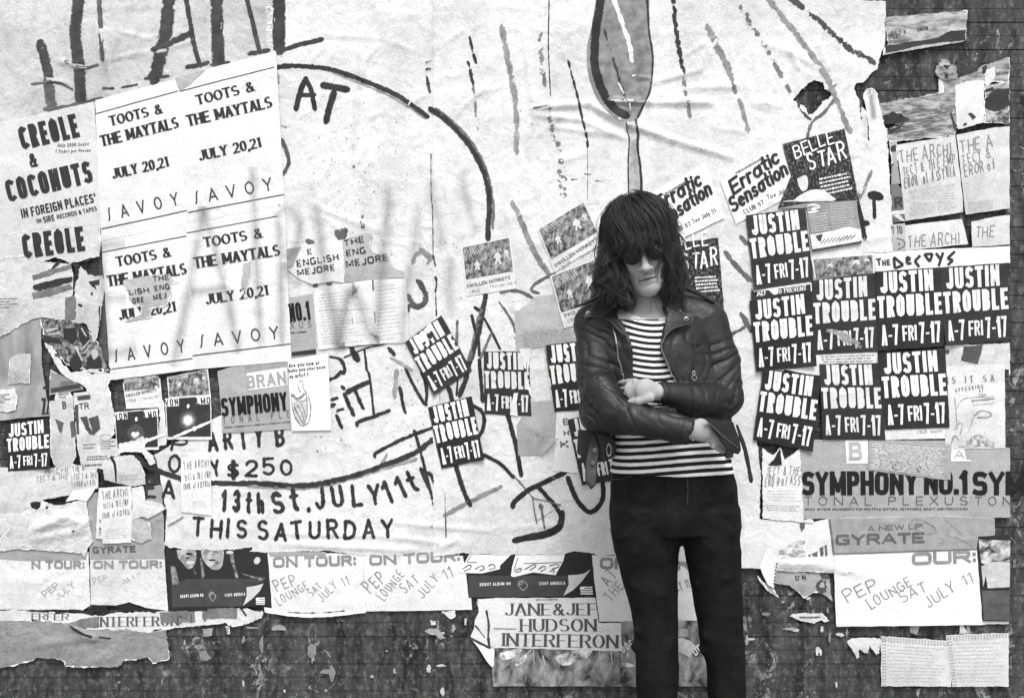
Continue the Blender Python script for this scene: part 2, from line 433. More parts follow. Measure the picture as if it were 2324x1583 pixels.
GOTHIC = dict(t=.19, sq=3.6, gap=.09, cap='butt')
HEAVY = dict(t=.21, sq=4.5, gap=.04, cap='butt')
SERIF = dict(t=.27, sq=2.0, gap=.0, cap='none', nib=(math.cos(.25), math.sin(.25)), serif=1)
THIN = dict(t=.075, sq=2, gap=.5, cap='butt')
SANS = dict(t=.15, sq=2.4, gap=.14, cap='butt')
WIDE = dict(t=.24, sq=5, gap=.12, cap='butt')
HAND = dict(t=.10, sq=2, gap=.2, cap='round', jit=.06)
BRUSH = dict(t=.15, sq=2, gap=.3, cap='round', jit=.055)
SCRIPT = dict(t=.17, sq=2, gap=.02, cap='round', slant=.28)
STENCIL = dict(t=.2, sq=8, gap=.18, cap='none', stencil=1)
def text(M, s, p0, p1, h, st, seed=0, upv=None, clip=None):
    rs = np.random.RandomState(seed+len(s)*31+ord(s[0])); M.txt = True
    p0 = np.array(p0, float); p1 = np.array(p1, float); L = np.linalg.norm(p1-p0); ex = (p1-p0)/L
    ey = np.array([ex[1], -ex[0]]) if upv is None else np.array(upv)/np.linalg.norm(upv)   # up the page (screen y grows downwards)
    tp = st['t']*h; gap = st['gap']*h
    W_ = [((.85 if st.get('nib') is not None else .45) if c == ' ' else GL[c][0]) for c in s]
    fixed = sum(0 if c in ' -' else tp for c in s)+gap*(len(s)-1)
    sc = max((L-fixed)/max(sum(W_), .01), tp*.3); x = 0.0; jit = st.get('jit', 0); sl = st.get('slant', 0)
    for c, w in zip(s, W_):
        if c == ' ': x += w*sc+gap; continue
        gw = w*sc; off = rs.randn(2)*jit*h*.5; rot = rs.randn()*jit*.8; hs = 1+rs.randn()*jit
        for g in glyph_strokes(c, st['sq']):
            lo = g[:, 0]*gw+(0 if c == '-' else tp/2)+x; ti = tp*.27 if st.get('nib') is not None else tp; hi = g[:, 1]*(h-ti)*hs+ti/2
            lo2 = lo+sl*hi; cx = x+gw/2
            X = (lo2-cx)*math.cos(rot)-hi*math.sin(rot)+cx; Y = (lo2-cx)*math.sin(rot)+hi*math.cos(rot)
            P = p0+ex*X[:, None]+ey*Y[:, None]+off
            if jit: P = P+np.cumsum(rs.randn(*P.shape)*jit*h*.06, axis=0)
            parts = split_corners(P)
            for q in parts:
                if st.get('stencil'):
                    Lq = np.linalg.norm(q[-1]-q[0])
                    if len(q) == 2 and Lq > h*.5:
                        a, b = q; M.ribbon([a+(b-a)*.02, a+(b-a)*.42], tp, cap='none'); M.ribbon([a+(b-a)*.6, a+(b-a)*.98], tp, cap='none'); continue
                nib = st.get('nib')
                if nib is not None: nib = ex*nib[0]+ey*nib[1]*.8; NIBMIN[0] = st.get('mn', .27)
                tq = tp*(.62 if c == '-' else .84 if (len(q) == 2 and st['sq'] > 3 and abs(g[0][0]-g[-1][0]) > .2 and abs(g[0][1]-g[-1][1]) > .2) else 1)
                M.ribbon(q, tq, nib=nib, cap='none' if c == '-' else ('butt' if st.get('nib') is not None and len(q) == 2 and abs((q[-1]-q[0])@ex) > 1.5*abs((q[-1]-q[0])@ey) else st['cap']), wob=.12 if jit else 0, step=max(1.6, h*.09))
            if st.get('serif'):
                for (a, b) in ((g[0], g[1]), (g[-1], g[-2])):
                    if (abs(a[1]) < .02 or abs(a[1]-1) < .02) and abs(a[1]-b[1]) > .3 and abs(a[0]-b[0])*gw < abs(a[1]-b[1])*h*.9:
                        q = p0+ex*(a[0]*gw+tp/2+x)+ey*(a[1]*h*(1-.02)+(.02*h if a[1] < .5 else 0))
                        M.ribbon([q-ex*tp*.8, q+ex*tp*.8], h*.05, cap='none')
        x += gw+(0 if c == '-' else tp)+gap
def greek(M, quad, rows, h, seed=1, fill=.85):
    """unreadably small print: rows of short dashes in a quad"""
    M.txt = True; rs = np.random.RandomState(seed); a, b, c, d = [np.array(q, float) for q in quad]
    for r in range(rows):
        v = (r+.5)/rows; p = a+(d-a)*v; q = b+(c-b)*v; u = rs.rand()*.05
        end = fill+rs.rand()*(1-fill)
        while u < end:
            l = .03+rs.rand()*.09; e = min(end, u+l); M.ribbon([p+(q-p)*u, p+(q-p)*e], h*(.7+.5*rs.rand()), cap='none'); u = e+.02
def quadmap(q):
    a, b, c, d = [np.array(p, float) for p in q]
    return lambda u, v: tuple((a*(1-u)+b*u)*(1-v)+(d*(1-u)+c*u)*v)
def sheet(name, poly, mat, layer, label, cat='poster', group=None, torn=.35, step=8, holes=(), smooth=True, curl=()):
    P = T(poly) if isinstance(poly, str) else poly
    V, Fc = tri(P, step, torn, [T(h) if isinstance(h, str) else h for h in holes])
    cs = []; cen = np.mean(P, 0)
    for i, rad, h in curl:
        c = np.array(P[i % len(P)], float); d = (np.array(P[(i+1) % len(P)])-c); e = (np.array(P[(i-1) % len(P)])-c); d = d/np.linalg.norm(d)+e/np.linalg.norm(e); cs.append((c, d/np.linalg.norm(d), rad, h))
    CURL['_tmp'] = cs
    o = link(name, W(V, layer*GAP+curl_off('_tmp', V)), Fc, mat, smooth=smooth); o['_layer'] = layer; CURL[o.name] = cs
    tag(o, label, cat, group)
    if torn >= .8 and not label.startswith('white paper sheet') :
        rs = np.random.RandomState(int(abs(P[0][0]))); b = subdiv(P, 4.0, torn, np.random.RandomState(int(abs(P[0][0])*7+abs(P[0][1])) % 9999)); c = b.mean(0); M = Marks()
        i = 0
        while i < len(b)-4:
            k = rs.randint(6, 22); seg = b[i:i+k]
            if len(seg) > 3 and rs.rand() < .55: M.ribbon(seg+(c-seg)/np.linalg.norm(c-seg, axis=1)[:, None]*1.0, 1.0+1.5*rs.rand(), cap='none', wob=1.0, step=4)
            i += k
        M.txt = True
        if M.V: M.build('small_print' if False else 'torn_edge', FIBRE, o, layer, -.0004)
    return o
# ============================================================ pavement and boarded wall
def box_mesh(bx):
    V = []; Fc = []
    for (x0, x1, y0, y1, z0, z1) in bx:
        s = len(V); V += [(x0,y0,z0),(x1,y0,z0),(x1,y1,z0),(x0,y1,z0),(x0,y0,z1),(x1,y0,z1),(x1,y1,z1),(x0,y1,z1)]
        Fc += [[s+i for i in f] for f in ((0,1,5,4),(1,2,6,5),(2,3,7,6),(3,0,4,7),(4,5,6,7),(3,2,1,0))]
    return V, Fc
def m_pavement():
    m, n, b = _mat('pavement'); co = coord(n)
    v = mathn(n, 'MULTIPLY', mrange(n, noise(n, co, 2.5, 6, .65), .3, .7, .7, 1.15), mrange(n, noise(n, co, 160, 3, .6), .3, .7, .16, .27))
    n.links.new(gray(n, v), b.inputs['Base Color']); b.inputs['Roughness'].default_value = .9
    bp = nn(n, 'ShaderNodeBump', Strength=.4, Distance=.004); n.links.new(noise(n, co, 120, 4), bp.inputs['Height']); n.links.new(bp.outputs[0], b.inputs['Normal']); return m
g = link('pavement', [(-60,-60,0),(60,-60,0),(60,.3,0),(-60,.3,0)], [[0,1,2,3]], m_pavement()); tag(g, 'grey concrete pavement in front of the poster wall', None, None, 'structure')
def m_wood():
    m, n, b = _mat('dark_boards'); co = coord(n)
    s1 = noise(n, co, 9, 6, .65, sy=(2.6, 1, .55)); s2 = noise(n, co, 45, 5, .65, sy=(1.3, 1, .8)); s3 = noise(n, co, 70, 4, .7)
    v = mathn(n, 'ADD', mrange(n, s1, .35, .7, .012, .075), mrange(n, s2, .5, .72, 0, .09))
    v = mathn(n, 'ADD', v, mrange(n, s3, .62, .76, 0, .14))
    s4 = noise(n, co, 16, 8, .72, sy=(1, 1, .8), dist=1.0); s5 = noise(n, co, 5, 5, .6)
    fl = mathn(n, 'MULTIPLY', mrange(n, s4, .585, .60, 0, 1), mrange(n, s5, .42, .55, 0, 1))       # paste and paper fibre left behind
    v = mathn(n, 'MAXIMUM', v, mathn(n, 'MULTIPLY', fl, mrange(n, s3, .3, .7, .10, .36)))
    v = mathn(n, 'MULTIPLY', v, mrange(n, noise(n, co, 330, 2, .6), .25, .75, .6, 1.4))
    n.links.new(gray(n, v), b.inputs['Base Color']); b.inputs['Roughness'].default_value = .75; b.inputs['Specular IOR Level'].default_value = .25
    bp = nn(n, 'ShaderNodeBump', Strength=.5, Distance=.006); n.links.new(s2, bp.inputs['Height']); n.links.new(bp.outputs[0], b.inputs['Normal']); return m
wood = m_wood()
rows = []; z = 0.02; k = 0
while z < 3.4:
    h = .0455; rows.append((-3.6, 3.6, .0008+.0042*((k*7) % 5)/5., .05, z+.0009, z+h-.0009)); z += h; k += 1
V, Fc = box_mesh(rows+[(-3.6, 3.6, .03, .09, 0, 3.42)])
o = link('wall', V, Fc, wood); tag(o, 'dark boarded street wall of narrow horizontal planks behind all the paper', 'wall')

# ============================================================ folds and creases in the pasted paper (each pushes the paper outward)
for s, h, w in (
    ('A2 1030 50 990 560 940 1100', .005, 5), ('A2 1060 300 1000 560', .004, 6), ('A2 700 200 560 330', .0025, 4), ('A2 780 170 700 420 650 700', .002, 4),
    ('A2 1160 200 1060 330', .0025, 3), ('A2 1240 760 1080 860', .002, 3), ('A2 1600 640 1400 740', .0025, 4), ('A2 1620 1030 1480 1110', .0022, 3),
    ('A2 900 800 870 1250', .0025, 3), ('A2 1080 1040 980 1260', .003, 4), ('A2 760 1200 650 1400', .0025, 4), ('A2 2170 520 1960 720 1860 830', .003, 4),
    ('A2 1930 60 1780 160', .003, 4), ('A2 640 100 1200 130 1560 270', .002, 4), ('A2 2261 560 2040 640', .0025, 4),
    ('A3 210 60 290 700', .004, 6), ('A3 180 310 120 520', .003, 4), ('A3 300 760 800 720 1160 900 1560 1050 2080 1200', .006, 7),
    ('A3 310 820 700 860 1130 1030', .005, 6), ('A3 500 930 1000 1000', .004, 5), ('A3 1000 690 1350 710 1900 720', .006, 6), ('A3 1390 530 1800 420 1880 200', .004, 5),
    ('A3 1200 470 1350 500', .003, 4), ('A3 1450 650 1900 700', .004, 6), ('A3 1640 300 1900 140', .003, 4), ('A3 1700 580 2130 560', .004, 8), ('A3 2000 950 2230 970', .003, 4),
    ('A3 1980 60 1850 400', .003, 4), ('A3 700 400 560 250', .002, 4), ('A3 860 760 1140 920 1300 960', .004, 5), ('A3 560 820 350 1000', .003, 5),
    ('A4 330 200 430 400 420 620', .004, 6), ('A4 120 180 330 250 620 400', .003, 6), ('A4 0 690 270 740', .005, 5), ('A4 0 730 250 780', .003, 5), ('A4 600 150 700 420', .003, 6),
    ('A4 1040 700 1060 1100 1000 1500', .006, 9), ('A1 1130 250 700 330', .003, 4), ('A1 900 80 1150 140', .003, 4), ('A1 1200 250 1560 150', .003, 4),
    ('A1 700 60 800 560', .004, 5), ('A1 300 330 560 400', .004, 5), ('A1 120 470 420 540', .003, 4),
    ('C1 80 1520 480 1330', .006, 6), ('C1 100 1440 420 1380', .004, 6), ('C1 180 1310 560 1440', .004, 5), ('D1 100 120 560 60', .005, 6), ('D1 90 230 500 150 600 60', .005, 6),
    ('D1 80 640 330 520', .003, 5), ('D1 230 660 460 600', .002, 5), ('D1 90 1190 480 1130 760 1120', .005, 5), ('D1 380 1010 640 1120', .005, 6), ('D1 600 1340 880 1250', .004, 5),
    ('D2 300 180 1200 200 1700 260', .003, 5), ('D2 250 270 1500 330', .004, 6), ('D2 1300 80 2200 160', .003, 5), ('D2 1750 300 1880 230', .004, 5), ('D3 60 130 700 90', .002, 5),
    ('D4 230 470 620 470 1000 550', .005, 5), ('D4 240 430 700 430', .004, 5), ('C2 350 770 500 750', .003, 3), ('C2 700 800 800 790', .002, 3),
    ('C3 240 560 480 700', .003, 5), ('C3 380 830 500 700', .004, 5), ('B2 600 60 1200 300', .003, 6), ('B2 1540 230 1640 245', .003, 4), ('B2 640 140 800 250', .002, 5),
    ('B3 40 160 320 120', .002, 4), ('B4 1000 360 1260 330', .003, 5), ('A3 800 1160 520 1240', .003, 6)):
    crease(s, h, w)
PW = paper(.735, .32, .5); PW2 = paper(.60, .40, .6); PD = paper(.62, .40, .6); PN = paper(.81, .18, .4); PG = paper(.36, .18, .3); PG2 = paper(.27, .18, .3); PG3 = paper(.46, .3, .5)
BK = ink(.018); IK = ink(.03); IG = ink(.16); IG2 = ink(.30, .3); IW = ink(.8, .1); IM = ink(.09)
PB = paper(.03, .02, .15)
def add(o, name, mat, fn, extra=0., label=None):
    M = Marks(); fn(M); return M.build(name, mat, o, o['_layer'], extra, label)
def lines(o, name, mat, specs, st, extra=.0002):
    """specs: list of (string, 'tile x0 y0 [tile] x1 y1', height px)"""
    for i, sp in enumerate(specs):
        p = T(sp[1]); add(o, name, mat, lambda M: text(M, sp[0], p[0], p[1], sp[2], sp[3] if len(sp) > 3 else st, seed=i), extra)

# ============================================================ big painted sheets
S_TL = sheet('paper_sheet', 'P -30 -60 P 640 -60 P 652 130 P 520 170 P 380 205 P 225 245 P 60 272 P -30 285', PW2, 3, 'crumpled white paper sheet with huge cut off painted capitals along the top left', 'paper sheet', 'big painted paper sheets', torn=1.2, step=5.5)
S_L = sheet('paper_sheet', 'P 600 -60 P 988 -60 P 992 400 P 996 1195 P 992 1262 D2 1500 385 1000 372 700 335 180 350 0 345 D1 2060 330 2060 300 1900 328 1550 330 1335 312 1270 280 C1 1290 1350 1230 1000 1180 830 P 640 860', PW, 3,
    'white paper sheet painted with THIS SATURDAY and half of the black ring', 'paper sheet', 'big painted paper sheets', torn=1.0, step=5.5)
S_R = sheet('paper_sheet', 'P 984 -60 A4 1215 -200 1210 180 1190 230 1165 300 1142 370 1140 410 1080 455 1010 530 950 535 932 570 945 640 980 690 1030 800 1060 1200 1040 1583 B4 1180 480 600 900 C4 40 600 90 1000 D4 70 300 75 500 0 490 D3 2180 490 1700 440 1605 430 1060 375 960 372 940 390 800 350 660 340 580 370 0 372 D2 2000 365 1900 360 1790 372 1700 380 P 984 1262',
    PW, 4, 'white paper sheet with painted spoon shape and long dripping strokes behind the head', 'paper sheet', 'big painted paper sheets', torn=1.2, step=5.5,
    holes=['A4 380 680 440 610 500 560 570 505 650 530 660 590 735 630 700 680 640 700 600 770 560 815 520 820 500 760 440 720'])
B0 = brush(.03, .12); B1_ = brush(.03, .75); B2_ = brush(.14, .35, .9); B3_ = brush(.26, .4, .75); B4_ = brush(.17, 1.1, .9)
def strokes(o, name, mat, specs, cap='round', extra=0., k=4):
    def up(s):
        p = T(s)
        for a, b in ((0, 1), (-1, -2)):
            if p[a][1] < 66:
                dx, dy = p[a][0]-p[b][0], p[a][1]-p[b][1]; f = (p[a][1]+40)/max(1, -dy) if dy < 0 else 0; q = (p[a][0]+dx*f, p[a][1]+dy*f); p = [q]+p if a == 0 else p+[q]
        return p
    for i, (s, w) in enumerate(specs): add(o, name, mat, lambda M: M.ribbon(smooth_poly(up(s), k), 1.22*w/2.261/1.7625, cap=cap, wob=.05, step=5), extra+i % 9*.00004)
# top left capitals
strokes(S_TL, 'painted_letter', brush(.045, .2), [('A1 480 -60 465 90 500 400 520 690', 100), ('A1 160 190 200 350 235 500', 85), ('A1 1300 -80 1290 40 1240 270 1180 480', 112), ('A1 1745 -80 1750 60 1760 360', 108), ('A1 1510 20 1545 220 1590 370', 42), ('A1 2060 -40 2100 130 2130 250', 42)])
strokes(S_TL, 'painted_letter', brush(.09, .3), [('A1 215 500 240 640 250 760', 95), ('A1 690 -60 695 40 712 310', 44), ('A1 75 540 200 528 330 535 440 590', 22), ('A1 200 765 330 755 440 735 700 672', 38), ('A1 390 340 520 400 660 370', 30)])
strokes(S_TL, 'painted_serif', brush(.05, .3), [('A1 1485 390 1570 375 1655 352', 42), ('A1 1100 492 1200 482 1300 470', 26), ('A1 1700 370 1850 350', 28), ('A1 2045 268 2130 252 2205 240', 40), ('A1 725 580 805 582', 26), ('A1 890 572 1020 545', 20), ('A1 1180 220 1300 180 1500 90', 60)])
# left sheet: L, AT, the ring, lettering
strokes(S_L, 'painted_letter', brush(.035, .15), [('A2 270 -80 268 40 272 215', 106), ('A2 300 240 450 190 650 140', 42)])
strokes(S_L, 'painted_letter', brush(.025, .12), [('A2 425 760 465 600 510 500', 46), ('A2 510 500 560 600 592 760', 42), ('A2 450 645 585 640', 36), ('A2 675 555 780 575 875 590', 58), ('A2 765 620 730 740 695 870', 56)])
strokes(S_L, 'painted_ring', brush(.03, .25), [('A2 235 392 420 378 690 400 860 450 1000 500 1300 625 1450 720 1600 830', 46), ('C2 -60 1085 0 1085 150 1090 340 1105 560 1100 780 1060 1000 1000 1300 895 1450 830 1540 785 1640 700', 52), ('C1 1030 850 1100 910 1250 985 1430 1045', 50), ('C1 1690 1080 1900 1085 2200 1090', 46)])
strokes(S_L, 'painted_ring', B3_, [('A2 760 440 1000 535 1300 665 1590 850', 26), ('C2 0 1110 340 1128 600 1120 900 1050 1200 960 1500 870', 34)])
strokes(S_L, 'painted_stroke', B3_, [('A2 260 470 262 510', 50), ('A2 300 920 330 930', 24), ('B2 1480 560 1500 500 1560 470 1610 520', 40), ('B2 1560 450 1640 520 1620 560', 50), ('B2 1290 1430 1460 1530', 36)])
strokes(S_L, 'painted_stroke', brush(.07, .3), [('A2 300 1050 340 1160 360 1240 315 1345', 36), ('B2 1440 880 1470 940 1520 965 1580 930 1590 850 1550 770 1530 740', 52), ('B2 1440 960 1435 995', 34)])
strokes(S_L, 'painted_stroke', brush(.028, .3), [('B2 740 1415 820 1440 860 1510 850 1570 C2 830 80 780 130 730 150', 34), ('B2 930 1345 970 1430', 60), ('B2 1040 1360 1050 1450 1060 1540 C2 1080 100 1105 280 1125 490', 24), ('B2 860 1420 1050 1340 1200 1305', 16), ('B2 1265 1345 1300 1390', 40),
   ('C2 750 330 790 320', 30), ('C2 740 385 760 380', 40), ('C2 860 290 900 380 940 465', 38), ('C2 843 218 850 228', 34), ('C2 890 262 980 215 1070 180', 46), ('C2 955 255 990 330 1025 405', 36), ('C2 800 430 840 420', 30), ('C2 790 480 830 580', 34),
   ('C2 970 560 985 530 1130 480 1255 432', 36), ('C2 1410 50 1490 220 1580 370', 30), ('C2 1360 230 1380 340 1405 440', 36), ('C2 1130 840 1140 815 1300 725 1500 640 1640 590', 34), ('C2 1490 615 1550 820 1620 1100 1690 1355', 30), ('C2 1560 90 1600 230 1595 370', 36)])
strokes(S_L, 'painted_stroke', B3_, [('C2 1330 80 1320 180 1310 300', 44), ('C2 1240 830 1200 900', 30), ('D2 1660 110 1720 70 1760 50', 36), ('D1 1310 110 1430 40', 26)])
def brushtext(o, specs, mat=None):
    M = Marks()
    for i, (s, p, h) in enumerate(specs):
        q = T(p); M2 = Marks(); text(M2, s, q[0], q[1], h/2.261/1.7625, dict(BRUSH, t=.20, gap=.22), seed=i*3+5); M2.build('painted_writing', mat or brush(.028, .2), o, o['_layer'], .0002)
brushtext(S_L, [('ARTY B', 'C1 1665 808 C2 340 745', 185), ('$250', 'C1 1830 1030 C2 395 1010', 165), ('Y', 'C1 1705 1030 1790 1020', 165), ('O', 'C1 1300 1000 1425 995', 160), ('EA', 'C1 1095 1220 1375 1240', 185),
   ('13th', 'C1 1762 1345 C2 140 1362', 205), ('St.', 'C2 205 1375 565 1350', 235), ('JULY', 'C2 615 1335 1200 1270', 215), ('11th', 'C2 1250 1290 1700 1090', 220), ('THIS', 'D1 1515 215 2010 235', 180), ('SATURDAY', 'D2 75 245 1305 225', 185), ('P', 'C1 1320 800 1480 800', 150)])
def spatter(M, cs, seed):
    rs = np.random.RandomState(seed)
    for cx, cy, n, sx, sy, r in cs:
        for i in range(n):
            M.blob((cx+rs.randn()*sx, cy+rs.randn()*sy), r*(.35+rs.rand()), r*(.35+rs.rand()), 0, 7)
add(S_L, 'paint_spatter', brush(.05, .0), lambda M: spatter(M, [(860, 330, 26, 60, 60, 1.4), (800, 400, 24, 70, 50, 1.3), (900, 480, 16, 50, 40, 1.3), (780, 480, 10, 60, 30, 1.3), (735, 990, 12, 20, 20, 1.7), (890, 970, 14, 50, 25, 1.3), (960, 860, 20, 30, 60, 1.4), (1000, 1010, 8, 120, 70, 1.2)], 3))
add(S_L, 'paint_spatter', brush(.1, .2), lambda M: [M.blob(c, a, b, .3, 12, .25) for c, a, b in ((T('A2 945 1288')[0], 3, 3), (T('B2 1028 240')[0], 5, 5), (T('B2 1022 155')[0], 2.6, 4.5), (T('B2 1008 205')[0], 2, 2.4), (T('B2 820 320')[0], 15, 10), (T('B2 860 285')[0], 9, 7), (T('B2 550 380')[0], 11, 6), (T('B2 715 1 720 740')[1], 9, 10), (T('B2 595 775')[0], 7, 6), (T('B2 1065 712')[0], 8, 4))])
# right sheet
add(S_R, 'painted_spoon', brush(.20, .0), lambda M: M.fill(T('A3 880 -300 820 50 785 200 783 330 800 480 850 620 930 760 1040 860 1130 890 1240 860 1300 740 1355 600 1380 430 1365 200 1335 50 1310 -300'), 8, .4, 3))
add(S_R, 'painted_spoon', brush(.36, .1), lambda M: M.fill(T('A3 1135 885 1232 870 1228 940 1245 1000 1240 1100 1255 1300 1275 1570 1270 1700 1150 1700 1150 1570 1165 1300 1160 1050 1150 980'), 8, .6))
strokes(S_R, 'painted_outline', brush(.022, .1), [('A3 890 -100 865 60 850 330 875 470 915 590 1000 730 1080 800 1130 825', 70)], extra=.0004)
strokes(S_R, 'painted_outline', brush(.03, .3), [('A3 1335 -60 1345 100 1372 250 1374 400 1358 560 1340 640 1290 740 1240 840', 20), ('A3 1225 870 1230 950 1245 1000 1240 1110 1260 1250 1272 1400 1275 1560 1275 1640', 24), ('A3 1132 900 1150 980 1165 1050 1155 1250 1158 1500 1150 1640', 13)], extra=.0004)
strokes(S_R, 'painted_stroke', brush(.05, .95), [('A3 940 60 1000 240 1060 460 1110 620 1160 750', 34)], extra=.0004)
strokes(S_R, 'painted_stroke', brush(.75, .3), [('A3 1110 20 1160 160 1190 330', 42), ('A3 1070 540 1110 620', 18), ('A3 1165 720 1175 770', 14), ('A3 1005 690 1200 712 1340 705', 14)], extra=.0004)
strokes(S_R, 'painted_ring', brush(.03, .2), [('A2 1640 770 1780 870 1920 1010 2040 1180 2110 1320 2150 1460 2165 1583 B2 2165 100 2155 240 2155 350', 48), ('B2 2135 860 2105 1000 2070 1200 2020 1380 1960 1540 C2 1960 120 1900 290', 46)])
strokes(S_R, 'painted_ring', B2_, [('A2 1690 770 1850 900 1990 1050 2090 1210 2160 1400 B2 2200 50 2195 250', 34), ('B2 2090 1000 2040 1250 1990 1450', 50)])
strokes(S_R, 'painted_stroke', brush(.028, .55), [('A2 1990 130 2010 230 2045 345', 30), ('A2 1975 355 1998 440 2015 540', 36), ('A3 440 -40 436 200 445 420 455 640', 12), ('A3 618 345 650 470 690 620 730 800 765 950 785 1030 790 1100', 26), ('A3 788 1100 790 1350 788 1583', 5), ('A3 1575 -60 1600 160 1650 430', 48)])
strokes(S_R, 'painted_stroke', B4_, [('A2 2015 540 2035 700 2060 935', 34), ('A3 360 60 365 200 380 400 400 540', 56), ('A3 440 740 455 880 480 980 505 1060', 58), ('A3 1650 460 1670 620 1710 830', 46), ('A4 10 0 100 150 190 310 280 470 380 640', 62), ('A4 -60 -100 20 40', 60)])
strokes(S_R, 'painted_stroke', brush(.24, .45, .8), [('A3 20 40 60 260 105 500 130 640', 60), ('A3 140 680 150 900 150 1150', 52), ('A3 1880 40 1970 230 2060 400', 70), ('A3 2060 420 2090 500 2115 600', 54), ('A3 2160 700 2200 820 2230 950', 50), ('A4 350 20 480 190 600 360 700 520', 60), ('A4 720 570 800 760 890 960', 55), ('A4 960 1560 1020 1450 1080 1340', 44)])
strokes(S_R, 'painted_stroke', brush(.05, .85), [('A4 660 20 790 130 900 235 1010 290 1090 345', 66), ('A4 985 700 990 850', 24), ('A4 420 690 450 780 530 860', 34)])
strokes(S_R, 'painted_stroke', brush(.12, .5), [('A4 755 680 650 810 550 890 510 1030', 34), ('A4 700 600 760 555', 26)])
add(S_R, 'paint_blob', B4_, lambda M: [M.blob(T('A3 %d %d' % (x, y))[0], a/4., b/4., .5, 12, .2) for x, y, a, b in ((530, 1085, 16, 30), (535, 1150, 30, 22), (550, 1240, 30, 22), (535, 1330, 26, 20), (560, 1390, 44, 26), (545, 1410, 34, 20), (565, 1475, 40, 22), (570, 1540, 36, 26), (590, 1300, 14, 14))])
strokes(S_R, 'painted_stroke', brush(.02, .1), [('B4 1110 -20 1105 30 1110 80 1110 155', 30), ('A4 1090 1545 1150 1560', 70), ('B4 950 0 980 120 1010 260 1020 340', 34), ('B4 1000 210 1040 215', 40)])
# lower strokes: big cursive letters
strokes(S_R, 'painted_stroke', brush(.022, .15), [('C3 115 1290 130 1250 250 1150 350 1100 450 1050 590 985', 44), ('C3 350 1120 420 1200 500 1290 550 1380 555 1450 520 1510 400 1560 250 1583', 38), ('D3 560 0 550 70 510 130 420 175 330 195 140 240', 52),
   ('C3 615 1040 650 1140 720 1270 810 1345 890 1290 930 1200 925 1060', 42), ('C3 75 480 110 620 145 740 165 860 190 1005', 40), ('C2 2120 830 2200 870 C3 0 905 60 960 115 1025', 32), ('C2 2020 385 2090 430 2120 510 2105 600 2080 650', 34),
   ('C2 1865 930 1910 1080 1950 1190 1990 1275', 40), ('C2 2075 -20 2090 150 2105 340', 34), ('C2 1800 230 1830 335', 40), ('C2 1880 150 1870 290', 18), ('B2 2010 1050 2030 1150 2065 1250 2075 1400', 28), ('B2 2040 975 2090 1010', 30), ('B2 2120 1070 2190 1200 2260 1340', 22)])
strokes(S_R, 'painted_stroke', B2_, [('C3 120 1010 200 1100 300 1220', 18), ('C3 295 1220 310 1330 332 1445', 16), ('C3 300 1222 420 1245 545 1280', 14), ('C3 370 1290 385 1380 402 1490', 22), ('C3 370 1290 372 1300', 44), ('C3 330 1430 550 1280', 6), ('B2 1878 1100 1872 1290', 28), ('B2 2180 1210 2130 1330 2090 1420', 26)])
strokes(S_R, 'painted_stroke', brush(.1, .35), [('B3 15 835 90 822 190 830 290 885', 32), ('B3 490 665 400 710 305 770 285 815 340 840', 30), ('B3 0 930 60 1020 110 1100 135 1190', 26), ('B3 2040 480 2120 590 2250 720', 46), ('B3 2180 340 2220 390', 44), ('B3 2180 1040 2261 1180', 50), ('B3 2090 1210 2200 1150', 30)])
strokes(S_R, 'painted_stroke', brush(.22, .35, .85), [('B3 120 40 190 190 270 380 350 540 430 660', 54), ('C2 1770 1370 1900 1300 2050 1220 2261 1120', 44), ('B4 -200 1500 -150 1583', 30)])
add(S_R, 'torn_seam', brush(.04, .4), lambda M: [M.ribbon(smooth_poly(T(s), 3), w/3.98, wob=.5, cap='none', step=4) for s, w in (('A2 1640 1170 1640 1400 1645 1583 B2 1655 100 1660 500', 10), ('B2 1680 690 1690 760 1680 830', 30), ('B2 1680 830 1690 1050', 14), ('A2 1590 350 1640 335', 14), ('A2 1590 410 1640 400', 24), ('A2 1600 470 1630 620', 30), ('C2 1720 260 1720 350', 8), ('C2 1765 1160 1772 1583 D2 1775 0 1778 210', 6), ('B2 1660 500 1680 600', 22), ('A3 300 765 420 738', 14), ('A3 640 1405 700 1400', 10), ('A3 760 1352 825 1355', 9), ('A3 860 1415 930 1418', 8))])
add(S_R, 'paint_spatter', brush(.05, .1), lambda M: spatter(M, [(1100, 700, 14, 60, 50, 1.2), (1060, 800, 8, 50, 40, 1.4), (1130, 380, 6, 60, 100, 1.3), (1020, 560, 8, 20, 60, 1.2), (1200, 420, 6, 50, 100, 1.2)], 11))
# ============================================================ posters, upper left
def rule(o, mat, specs):
    add(o, 'ruled_line', mat, lambda M: [M.ribbon(T(s), w, cap='none') for s, w in specs], .0002)
g_c = 'island band concert posters'
cre = sheet('poster', 'P -60 292 A1 75 830 640 700 700 1583 B1 700 225 75 270 P -60 552', paper(.66, .2, .3), 5, 'worn pale poster in heavy condensed capitals above left, its full height showing', 'poster', g_c)
G2 = dict(GOTHIC, t=.2, sq=4)
lines(cre, 'headline', IK, [('CREOLE', 'P 56 343 A1 515 1018', 54), ('COCONUTS', 'P 26 461 A1 640 1428', 51)], G2)
lines(cre, 'lettering', IK, [('IN FOREIGN PLACES', 'P 56 497 B1 645 30', 21), ("'", 'B1 652 28 668 25', 21), ('ON', 'B1 128 215 172 205', 9), ('SIRE', 'B1 192 212 292 190', 14), ('RECORDS & TAPES', 'B1 312 180 672 100', 10), ('&', 'A1 70 1300 140 1285', 32)], dict(G2, t=.17))
lines(cre, 'small_print', IM, [('Only 2000 Seats!', 'A1 310 1112 592 1098', 8), ('1 Ticket per Person', 'A1 292 1168 608 1155', 8)], dict(SANS, slant=.2))
